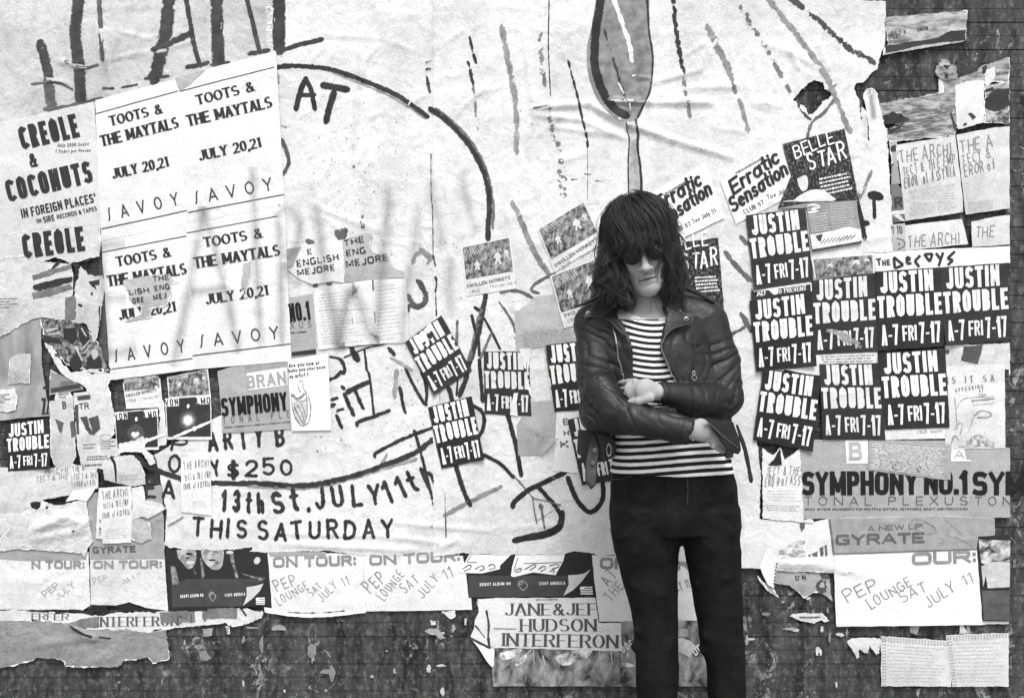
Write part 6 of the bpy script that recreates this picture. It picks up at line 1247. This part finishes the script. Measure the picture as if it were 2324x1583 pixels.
    q = (V-HC)@RH; zl = q[:, 2]+.0765-.04*q[:, 0]; ax_ = np.abs(q[:, 0])/.0245; lip = .75*np.clip(1.25-np.abs(zl+.0012)/(.0068*np.sqrt(np.clip(1-ax_**2, .0, 1))+.0004), 0, 1)*(ax_ < 1)+1.15*np.exp(-(zl/.0014)**2)*(ax_ < 1.05); lip = np.where(q[:, 1] > .07, lip, 0)  # lip tint, and the shadow gap between lips painted as a line
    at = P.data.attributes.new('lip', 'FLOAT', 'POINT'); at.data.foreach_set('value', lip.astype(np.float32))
    tag(P, 'person with arms crossed in black leather jacket, striped shirt and dark glasses before the wall', 'person')
    # ---------------- jeans
    J = Vol((.25, -.56, .03), (.75, -.24, 1.12), .0055)
    J.col([row(1060, 1388, 1660, .106), row(1106, 1386, 1674, .108), row(1160, 1386, 1677, .108), row(1205, 1387, 1678, .102)])
    for L in (LEG_L, LEG_R): J.col([row(*q) for q in L], k=.012)
    J.ell(pp(1525, 1178, -.47), (.035, .045, .05), k=.03)
    cr = pp(1544, 1214, -.5)
    for a, b, r in (((1540, 1208), (1445, 1172), .011), ((1545, 1200), (1640, 1166), .011), ((1535, 1216), (1425, 1214), .010), ((1552, 1214), (1660, 1206), .010), ((1530, 1232), (1440, 1252), .009), ((1560, 1236), (1650, 1248), .009), ((1400, 1108), (1470, 1130), .009), ((1660, 1120), (1590, 1138), .009), ((1452, 1440), (1520, 1462), .010), ((1448, 1480), (1522, 1474), .010), ((1612, 1452), (1672, 1432), .010), ((1606, 1486), (1676, 1492), .010), ((1440, 1330), (1500, 1350), .008), ((1590, 1330), (1650, 1310), .008)):
        q = [pp(x, y, -.48) for x, y in (a, b)]
        for p_ in q:
            L = LEG_L if p_[0] < cr[0] else LEG_R; R_ = np.array(sorted([row(*w) for w in L]+[row(1106, 1386, 1674, .108)]))
            c_ = [np.interp(p_[2], R_[:, 0], R_[:, i]) for i in (1, 3, 4)]; p_[1] = YB-c_[2]*math.sqrt(max(.1, 1-((p_[0]-c_[0])/c_[1])**2))+.006
        J.cap(q[0], q[1], r, r*.6, k=.018)
    def wr(X, Y, Z):
        m = np.exp(-((Z-cr[2]-.03)/.09)**2); k_ = np.exp(-((Z-.52)/.12)**2)
        return .0034*fbm(X, Y, Z, 22)*(.4+m+k_)-.0016*(1-np.abs(np.sin(34*(Z+.25*X)+2.6*fbm(X, Y, Z, 16, 7.))))**3-.0022*(1-np.abs(np.sin(70*(Z+.5*np.abs(X-cr[0]))+3*fbm(X, Y, Z, 25, 4.))))**2*m
    J.add(wr, (.25, -.56, .03), (.75, -.24, 1.12), 0, 'd')
    V, Fc = J.mesh(); jeans = link_c('jeans', V, Fc.tolist(), DENIM, P, smooth=True)
    def curve_tube(name, pts, r, mat, parent, n=6, yoff=0., closed=False):
        p = np.array(pts, float); p = np.stack([np.interp(np.linspace(0, 1, len(p)*4), np.linspace(0, 1, len(p)), smooth3(p)[:, i] if False else p[:, i]) for i in range(3)], 1) if len(p) > 2 else p
        d = np.gradient(p, axis=0); d /= np.linalg.norm(d, axis=1)[:, None]+1e-9; a = np.cross(d, [0, 1, 0]); a /= np.linalg.norm(a, axis=1)[:, None]+1e-9; b = np.cross(d, a)
        an = np.linspace(0, 2*np.pi, n, endpoint=False); V = (p[:, None]+r*(a[:, None]*np.cos(an)[None, :, None]+b[:, None]*np.sin(an)[None, :, None])).reshape(-1, 3)
        Fc = [[i*n+j, i*n+(j+1) % n, (i+1)*n+(j+1) % n, (i+1)*n+j] for i in range(len(p)-1) for j in range(n)]
        return link_c(name, V, Fc, mat, parent, smooth=True)
    def on_front(prof, s, off):
        out = []
        for a, b in T(s):
            q = pp(a, b, -.5); out.append([q[0], prof(q[0], q[2])-off, q[2]])
        return out
    jz = np.array(sorted([row(1060, 1388, 1660, .106), row(1106, 1386, 1674, .108), row(1160, 1386, 1677, .108), row(1205, 1387, 1678, .102)]))
    def yj(x, z):
        cx, cy, rx, ry = [np.interp(z, jz[:, 0], jz[:, i]) for i in (1, 2, 3, 4)]; return cy-ry*np.sqrt(max(.05, 1-((x-cx)/rx)**2))
    SEAM = m_cloth('denim_seam', .055, .9, .1, 60, .1)
    curve_tube('pocket_seam', on_front(yj, 'C3 1020 1085 1120 1070 1200 1030 1250 1000', .0012), .0016, SEAM, jeans); curve_tube('fly_seam', on_front(yj, 'C3 1690 1000 1695 1150 1690 1280', .0012), .0014, SEAM, jeans)
    # ---------------- shirt
    S = Vol((.18, -.56, 1.02), (.74, -.26, 1.56), .004)
    S.col([row(704, 1412, 1546, .064)]+[(z, x, y, a-.006, b-.006) for z, x, y, a, b in TOR[1:-2]]+[row(1050, 1390, 1660, .116), row(1071, 1386, 1666, .118)], k=.006)
    S.ell(pp(1478, 688, -.455), (.066, .10, .046), k=.01, op='s')
    S.add(lambda X, Y, Z: .0022*fbm(X, Y, Z*1.2, 34, 1.)+.0018*np.sin(150*(Z-.35*X)+3*np.sin(25*X))*np.exp(-((Z-1.14)/.06)**2), (.18, -.56, 1.02), (.74, -.26, 1.56), 0, 'd')
    V, Fc = S.mesh(); sh = link_c('striped_shirt', V, Fc.tolist(), m_stripe(), P, smooth=True)
    pc = pp(1478, 700, -.5); x = V[:, 0]-pc[0]; z = V[:, 2]
    sag = .10*np.exp(-((z-pp(0, 730, -.5)[2])/.05)**2)
    st = (z-(.9*x*x)-x*.02+.006*np.sin(22*x+1)-sag*(x*x)*9)/.0172
    low = 1/(1+np.exp((z-pp(0, 945, -.5)[2])/.012)); st = st*(1-low)+low*((z-.012*np.sin(9*x)+.05*x*0)/.0205)
    st = np.where(z > pp(0, 724, -.5)[2]+.2*x*x, 0.02, st)
    at = sh.data.attributes.new('stripe', 'FLOAT', 'POINT'); at.data.foreach_set('value', st.astype(np.float32))
    # ---------------- jacket
    K = Vol((.13, -.68, 1.02), (.80, -.24, 1.62), .0034)
    K.col([(z, x, y, a+.010, b+.010) for z, x, y, a, b in TOR[1:-2]]+[row(1036, 1380, 1664, .122)], k=.02)
    K.cap(pp(1400, 718, -.40), pp(1350, 735, -.40), .048, .056, k=.03); K.cap(pp(1560, 712, -.40), pp(1604, 730, -.40), .048, .056, k=.03)
    K.cap(pp(1420, 698, -.385), pp(1368, 716, -.40), .040, .048, k=.03); K.cap(pp(1535, 695, -.385), pp(1586, 712, -.40), .040, .048, k=.03)
    OPEN = T('B3 1010 870 1060 1000 1120 1120 1165 1230 1190 1340 1203 1500 1206 1583 C3 1206 300 1060 640 1030 900 1040 1000 2070 900 2010 700 1840 510 1600 480 1590 180 B3 1560 1583 1500 1480 1455 1380 1445 1290 1475 1180 1510 1080 1520 960 1480 840')
    K.slab(OPEN, lambda x, z: np.full(x.shape, -.56), .26, k=.006, op='s', rnd=.004, y0=-.505)
    S1 = pp(1350, 735, -.40); S2 = pp(1606, 730, -.40)
    m1 = pp(1353, 845, -.445); K.cap(S1, m1, .058, .054, k=.02); K.cap(m1, ELL_, .054, .056, k=.02)
    m2 = pp(1632, 820, -.42); K.cap(S2, m2, .056, .057, k=.02); K.cap(m2, ELR, .057, .058, k=.02)
    e2 = pp(1442, 948, -.565); K.cap(ELL_, e2, .056, .047, k=.012); c1 = pp(1556, 976, -.60); K.cap(e2, c1, .047, .0385, k=.012)
    K.cap(pp(1362, 880, -.505), pp(1397, 932, -.548), .046, .046, k=.012)
    f2 = pp(1580, 906, -.53); K.cap(ELR, f2, .056, .043, k=.006); c2 = pp(1499, 890, -.575); K.cap(f2, c2, .043, .031, k=.008)
    K.cap(c1, c1+(c1-e2)*.16, .0325, .0325, k=.003, op='s'); K.cap(c2, c2+(c2-f2)*.16, .0265, .0265, k=.003, op='s')
    def wr(X, Y, Z):
        p = 0
        for q, (c, r, fr, dx, dz, am) in enumerate(((ELL_, .085, 62, .75, .8, .0048), (pp(1352, 800, -.45), .10, 52, .6, .9, .0036), (ELR, .09, 58, -.8, .8, .0048), (pp(1650, 815, -.45), .09, 50, -.6, .9, .0040), (pp(1430, 950, -.56), .06, 66, .9, .6, .0036), (pp(1520, 965, -.62), .06, 48, .9, .3, .0028), (pp(1570, 905, -.56), .06, 52, .9, .35, .0030), (pp(1395, 790, -.5), .07, 40, .8, .6, .0025), (pp(1560, 790, -.5), .08, 40, .9, .3, .003), (pp(1345, 900, -.5), .06, 70, -.3, 1., .0034))):
            g = np.exp(-(((X-c[0])/r)**2+((Y-c[1])/r)**2+((Z-c[2])/r)**2)); w_ = fbm(X, Y, Z, 22, q*1.7); s_ = np.sin(fr*(dx*(X-c[0])+dz*(Z-c[2]))*1.6+3.6*w_); p = p+1.8*am*g*((1-np.abs(s_))**2.2*1.6-.35)*(.6+.6*fbm(X, Y, Z, 36, q))
        return .0026*fbm(X, Y, Z, 26, 2.)+.0009*fbm(X, Y, Z, 48, 5.)+p
    K.add(wr, (.13, -.68, 1.02), (.80, -.24, 1.62), 0, 'd')
    V, Fc = K.mesh(); jk = link_c('leather_jacket', V, Fc.tolist(), LEATHER, P, smooth=True)
    def panel(name, s, off, th=.006, dip=None, parent=jk, mat=LEATHER, y0=-.52, yfun=None, h=.0028):
        pl = T(s); q = np.array([pp(a, b, y0) for a, b in pl]); lo = q.min(0)-.012; hi = q.max(0)+.012
        yf = yfun or (lambda x, z: yfront(x, z, off)+(0 if dip is None else dip(x, z)))
        v = Vol((lo[0], -.68, lo[2]), (hi[0], -.34, hi[2]), h)
        v.slab(pl, yf, th, rnd=.0025, y0=y0); v.add(lambda X, Y, Z: .0007*fbm(X, Y, Z, 60, off*99), lo*[1, 0, 1]+[0, -.7, 0], hi*[1, 0, 1]+[0, -.3, 0], 0, 'd')
        V, Fc = v.mesh(); return link_c(name, V, Fc.tolist(), mat, parent, smooth=True)
    lp1 = panel('lapel', 'B3 905 880 960 895 1010 985 1060 1050 1120 1150 1168 1232 1100 1195 1040 1130 1000 1085 900 1050 850 1045 785 1055 778 1040 830 985 875 920', .030, .010)
    lp2 = panel('lapel', 'B3 1500 935 1560 950 1620 990 1700 1040 1748 1070 1750 1085 1700 1120 1600 1145 1530 1180 1480 1235 1462 1290 1470 1190 1500 1090 1515 1010', .030, .010)
    panel('collar', 'B3 860 880 910 850 990 900 1050 990 1010 985 930 930', .020, .012); panel('collar', 'B3 1450 860 1560 830 1650 880 1660 980 1620 1010 1540 980 1500 960', .020, .012)
    for pl in ('B3 1168 1232 1100 1195 1040 1130 1000 1085 900 1050 850 1045 785 1055 778 1040 830 985 875 920 915 885', 'B3 1462 1290 1480 1235 1530 1180 1600 1145 1700 1120 1750 1085 1748 1070 1700 1040 1620 990 1560 950'):
        q = resample(smooth_poly(T(pl), 4), 6); curve_tube('lapel_edge_highlight', [[c[0], yfront(c[0], c[2], .030)-.004, c[2]] for c in (pp(a, b, -.52) for a, b in q)], .0021, EDGE, jk)  # added edge tube, its pale tone painted as the lapel highlight
    # epaulettes on the shoulders
    for s, dx in (('B3 668 962 760 920 870 880 890 905 780 945 675 975', .0), ('B3 1590 770 1680 780 1800 820 1930 905 1945 935 1900 925 1780 860 1690 820 1600 800', .0)):
        panel('shoulder_strap', s, .0, .012, None, jk, LEATHER, -.43, lambda x, z: np.full(np.shape(x), -.435))
    def snap(tile, off):
        a, b = T(tile)[0]; c = pp(a, b, -.53); y = yfront(c[0], c[2], off); an = np.linspace(0, 2*np.pi, 14, endpoint=False); V = []; R = (.0092, .0092, .0062, .002)
        for r, dy in zip(R, (.004, -.001, -.004, -.005)): V += [(c[0]+r*math.cos(q), y+dy, c[2]+r*math.sin(q)) for q in an]
        Fc = [[i*14+j, (i+1)*14+j, (i+1)*14+(j+1) % 14, i*14+(j+1) % 14] for i in range(3) for j in range(14)]+[[42+j for j in range(14)]]
        link_c('snap_button', V, Fc, METAL, jk, smooth=True)
    snap('B3 815 1020', .037); snap('B3 1690 1075', .037)
    def zipper(s, off, yf=None, nm='zipper', w=.0042, y0=-.52):
        p = np.array(T(s)); p = resample(smooth_poly(p, 6), 3.9); V = []; Fc = []
        tp = []
        for i in range(len(p)-1):
            a = pp(*p[i], y0); b = pp(*p[i+1], y0)
            for q in (a, b): q[1] = (yf(q[0], q[2]) if yf else yfront(q[0], q[2]))-off
            m = (a+b)/2; d = (b-a); d /= np.linalg.norm(d)+1e-9; n_ = np.cross(d, [0, 1, 0]); 
            k = len(V); t1 = d*.0012; t2 = n_*w/2; dy = np.array([0, -.0018, 0])
            V += [m-t1-t2, m+t1-t2, m+t1+t2, m-t1+t2, m-t1-t2+dy, m+t1-t2+dy, m+t1+t2+dy, m-t1+t2+dy]
            Fc += [[k+j for j in f] for f in ((0, 1, 5, 4), (1, 2, 6, 5), (2, 3, 7, 6), (3, 0, 4, 7), (4, 5, 6, 7), (3, 2, 1, 0))]
        return link_c(nm, V, Fc, METAL, jk)
    zipper('B3 1030 1140 1050 1230 1065 1330 1072 1420 1095 1490 1112 1583 C3 1118 100 1124 200', .016)
    zipper('B3 1718 1120 1640 1135 1560 1165 1495 1215 1455 1290 1452 1340 1475 1410 1510 1490 1545 1583 C3 1560 120 1585 178', .020)
    # lower flaps, belt
    fl = lambda y: (lambda x, z: np.full(np.shape(x), y))
    panel('hem_flap', 'C3 712 610 850 620 1000 650 1050 730 1055 800 1010 865 940 880 860 875 760 855 702 828', 0, .03, None, jk, LEATHER, -.47, lambda x, z: -.47+.35*np.abs(x-pp(1370, 0, -.47)[0]))
    panel('hem_flap', 'C3 1835 498 1960 520 2130 540 2200 700 2215 805 2190 842 2120 830 2050 770 1960 650 1900 560', 0, .014, None, jk, LEATHER, -.60, lambda x, z: -.618+.62*(x-pp(1597, 0, -.6)[0]))
    zipper('C3 1838 506 1900 560 1960 610 2040 680 2120 735 2180 780', .009, lambda x, z: -.618+.62*(x-pp(1597, 0, -.6)[0]), 'zipper', .0045, -.60)
    bl = panel('belt', 'C3 832 640 870 660 905 780 885 900 865 1090 818 1138 765 1062 775 900 800 780', 0, .007, None, jk, LEATHER, -.50, lambda x, z: -.503+.02*np.sin((z-1.1)*20))
    def ring(c, r, t_, par, nm='eyelet', y=-.512, ax=1.):
        a0, b0 = T(c)[0]; c = pp(a0, b0, y); V = []; n1, n2 = 16, 6
        for i in range(n1):
            q = 2*np.pi*i/n1
            for j in range(n2):
                u = 2*np.pi*j/n2; V.append((c[0]+(r+t_*math.cos(u))*math.cos(q), c[1]+t_*math.sin(u), c[2]+ax*(r+t_*math.cos(u))*math.sin(q)))
        Fc = [[i*n2+j, i*n2+(j+1) % n2, ((i+1) % n1)*n2+(j+1) % n2, ((i+1) % n1)*n2+j] for i in range(n1) for j in range(n2)]
        link_c(nm, V, Fc, METAL, par, smooth=True)
    for c in ('C3 857 788', 'C3 840 905', 'C3 818 1002'): ring(c, .0038, .0011, jk)
    ring('C3 985 790', .0065, .0017, jk, 'buckle', -.497, 2.6)
    ring('C3 1757 135', .0068, .0016, jk, 'zip_ring', -.545); ring('C3 1752 97', .0035, .0020, jk, 'zip_pull', -.545, 1.6)
    panel('belt', 'C3 2130 560 2150 555 2205 680 2235 780 2261 900 2290 1060 2280 1090 2255 1080 2230 950 2200 800 2160 680', 0, .006, None, jk, LEATHER, -.44, fl(-.44))
    SE = m_cloth('leather_seam', .010, .5, .4, 60, .1)
    curve_tube('pocket_seam', [[q[0], yfront(q[0], q[2])-.0125, q[2]] for q in (pp(a, b, -.52) for a, b in T('B3 1785 1190 1770 1350 1755 1583 C3 1752 60'))], .0022, SE, jk)
    curve_tube('pocket_seam', [[q[0], yfront(q[0], q[2])-.0125, q[2]] for q in (pp(a, b, -.52) for a, b in T('B3 1760 1190 1748 1350 1735 1583'))], .0018, SE, jk)
    def around(c, d, r, nm):
        d = d/np.linalg.norm(d); a = np.cross(d, [0, 0, 1]); a /= np.linalg.norm(a); b = np.cross(d, a); an = np.linspace(0, 2*np.pi, 40)
        curve_tube(nm, [c+r*(a*math.cos(q)+b*math.sin(q)) for q in an], .0016, SE, jk)
    around(c1-(c1-e2)*.04, c1-e2, .0400, 'cuff_seam'); around(c2-(c2-f2)*.06, c2-f2, .0335, 'cuff_seam')
    # ---------------- hair
    H = Vol((.22, -.60, 1.44), (.56, -.28, 1.92), .004)
    H.ell(hl(0, -.012, .040), (.096, .112, .104), RH, k=.02); H.ell(hl(0, -.070, -.055), (.098, .060, .13), RH, k=.03)
    for s_ in (-1, 1):
        H.cap(hl(s_*.080, .018, .03), hl(s_*.088, .012, -.09), .030, .030, k=.02)
    H.cap(pp(1384, 600, -.45), pp(1390, 664, -.455), .032, .028, k=.02); H.cap(pp(1390, 655, -.455), pp(1424, 690, -.475), .026, .022, k=.02); H.cap(pp(1402, 636, -.475), pp(1428, 686, -.485), .018, .014, k=.02)
    H.cap(pp(1526, 600, -.45), pp(1532, 650, -.46), .030, .030, k=.02); H.cap(pp(1520, 650, -.47), pp(1522, 700, -.48), .026, .022, k=.02)
    H.ell(hl(0, .046, .050), (.074, .050, .044), RH, k=.012)
    H.ell(hl(0, .09, -.055), (.0545, .13, .062), RH, k=.008, op='s')
    H.add(lambda X, Y, Z: .003*fbm(X*1.5, Y*1.5, Z*.5, 80, 3.), (.22, -.60, 1.44), (.56, -.28, 1.92), 0, 'd')
    V, Fc = H.mesh(); hair = link_c('hair', V, Fc.tolist(), HAIRM, P, smooth=True)
    rs = np.random.RandomState(5); V = []; Fc = []
    g = RH.T@np.array([0, 0, -1.])
    def lock(pts, r0, spread, cnt, n_=14):
        pts = np.asarray(pts)
        for c in range(cnt):
            o = rs.randn(3)*spread; ph = rs.rand()*6.28; u = np.linspace(0, 1, len(pts))[:, None]
            P_ = pts+o*(1-.62*u**1.6)+.0016*np.stack([np.sin(ph+u[:, 0]*9), np.cos(ph*2+u[:, 0]*8), 0*u[:, 0]], 1)*u
            m = len(P_); cut = m-int(rs.rand()*m*.22); P_ = P_[:max(5, cut)]; m = len(P_)
            d = np.gradient(P_, axis=0); d /= np.linalg.norm(d, axis=1)[:, None]+1e-9; e = np.cross(d, [.3, 1, .2]); e /= np.linalg.norm(e, axis=1)[:, None]+1e-9; e2_ = np.cross(d, e)
            k = len(V); rr = r0*(.6+.8*rs.rand())
            for j in range(m):
                r = rr*(.55+.45*min(1, j/3.))*(1-(j/(m-1))**2.5*.9)
                for q in range(3): V.append(P_[j]+r*(e[j]*math.cos(q*2.094)+e2_[j]*math.sin(q*2.094)))
            for j in range(m-1):
                for q in range(3): Fc.append([k+j*3+q, k+j*3+(q+1) % 3, k+(j+1)*3+(q+1) % 3, k+(j+1)*3+q])
    for i in range(430):
        th = rs.uniform(-math.pi, math.pi) if i % 5 > 2 else rs.uniform(-1.45, 1.45); lay = rs.rand()
        rx, ry, rz = np.array((.089, .104, .097))+.022*lay**1.5; st = rs.uniform(.03, .75); n_ = 16; pts = []
        a = abs(th); front = a < .66
        if front: end_z = -.020+rs.rand()*.040+.010*a
        elif a < 1.05: end_z = -.02-rs.rand()*.10
        else: end_z = -.05-rs.rand()*.15
        ph = rs.rand()*6.28; wv = .008+.022*rs.rand()*(a > .66); sw = rs.randn()*.34+(-.25 if front else 0); flare = (.030*rs.rand()**1.5+.006)*(a > .66); flick = .020*rs.randn()*(a > .9)
        for j in range(n_):
            u = j/(n_-1); phi = st+(1.42-st)*min(1, u*1.75); thj = th+sw*(1-u)**2*1.2
            p = np.array([rx*math.sin(phi)*math.sin(thj), ry*math.sin(phi)*math.cos(thj)-.012, rz*math.cos(phi)+.040])
            p[0] += .004*math.sin(ph+u*7)*min(1, u*3); p[2] += .003*math.sin(ph*2+u*6)
            if u > .571:
                v = (u-.571)/.429; dz = p[2]-end_z; p = p+g*(dz*v)+np.array([math.sin(th)*flare*v+flick*v*v, math.cos(th)*flare*.5*v, 0])
                p[0] += wv*math.sin(ph+v*7.5)*v**.8; p[1] += wv*math.cos(ph+v*4.7)*v*.6
                if front: p[1] += .012*math.sin(v*2.4)+.004*v
            pts.append(HC+RH@p)
        lock(pts, .0010, .0040 if front else .0062, 15)
    for i in range(150):          # shaggy locks at the sides and over the collar
        L = i % 5 < 3
        a = pp(1360+rs.rand()*38, 548+rs.rand()*95, -.475-.03*rs.rand()) if L else pp(1508+rs.rand()*32, 545+rs.rand()*95, -.46-.035*rs.rand())
        b = pp(1352+rs.rand()*84, 640+rs.rand()*62, -.500-.045*rs.rand()) if L else pp(1494+rs.rand()*54, 632+rs.rand()*72, -.485-.035*rs.rand())
        n_ = 14; u = np.linspace(0, 1, n_)[:, None]; pts = a+(b-a)*u; ph = rs.rand()*6; am = .010+.022*rs.rand()
        pts[:, 0] += am*np.sin(ph+u[:, 0]*(4+4*rs.rand()))*u[:, 0]**.7; pts[:, 1] -= .010*np.sin(u[:, 0]*3)
        lock(pts, .0010, .0058, 14)
    for i in range(170):          # single fly-away hairs
        th = rs.uniform(-math.pi, math.pi); c = hl(.104*math.sin(th), .04*math.cos(th)-.02, .02+.07*rs.rand()); d_ = RH@np.array([math.sin(th)*.8, .2, .5-rs.rand()*1.6]); L_ = .02+.04*rs.rand(); ph = rs.rand()*6
        lock([c+d_*L_*k/9.+np.array([0, 0, -1.])*(k/9.)**2*L_*.7+.004*np.array([math.sin(ph+k*.5), 0, math.cos(ph+k*.6)])*(k/9.) for k in range(10)], .0007, .0, 1)
    link_c('hair_strands', V, Fc, HAIRM, hair, smooth=True)
    # ---------------- sunglasses
    def lens_mesh(cx):
        V = []; n1 = 24
        for rr, dy in ((0, .0032), (.012, .0026), (.0205, .001), (.0212, -.0008)):
            for i in range(n1):
                q = 2*np.pi*i/n1; V.append(hl(cx+rr*1.06*math.cos(q), .113+dy-.25*abs(cx+rr*math.cos(q))*.25, -.006+rr*math.sin(q)))
        Fc = [[i*n1+j, i*n1+(j+1) % n1, (i+1)*n1+(j+1) % n1, (i+1)*n1+j] for i in range(3) for j in range(n1)]
        return V, Fc
    gl = None
    for cx in (-.0315, .0315):
        rim = [hl(cx+.0222*1.06*math.cos(q), .113-.0625*abs(cx+.0222*math.cos(q)), -.006+.0222*math.sin(q)) for q in np.linspace(0, 2*np.pi, 32)]
        if gl is None:
            br = [hl(a, .1135+b, c) for a, b, c in ((-.0085, -.001, -.002), (-.004, .003, .003), (.004, .003, .003), (.0085, -.001, -.002))]
            gl = curve_tube('sunglasses', br, .0012, METAL, P)
        curve_tube('rim', rim, .0011, FRAME, gl); V, Fc = lens_mesh(cx); link_c('lens', V, Fc, LENS, gl, smooth=True)
        s_ = 1 if cx > 0 else -1; curve_tube('temple_arm', [hl(s_*.0545, .107, .002), hl(s_*.070, .07, .004), hl(s_*.078, .0, .0)], .0012, FRAME, gl)
    # ---------------- shoes
    for q in (LEG_L[-1], LEG_R[-1]):
        r = row(*q); v = Vol((r[1]-.10, -.66, .0), (r[1]+.12, -.28, .14), .005); e_ = -.012 if q is LEG_L[-1] else .02
        v.cap((r[1], -.37, .05), (r[1]+e_, -.55, .036), .046, .040); v.cap((r[1], -.385, .06), (r[1], -.385, .10), .045, .042); v.add(lambda X, Y, Z: -(Z-.004)+0*X+0*Y, (r[1]-.2, -.7, 0), (r[1]+.2, -.2, .15), .003, 's') if False else None
        V, Fc = v.mesh(); V[:, 2] = np.maximum(V[:, 2], .003); link_c('shoe', V, Fc.tolist(), SHOE, P, smooth=True)
    return P
build_person()
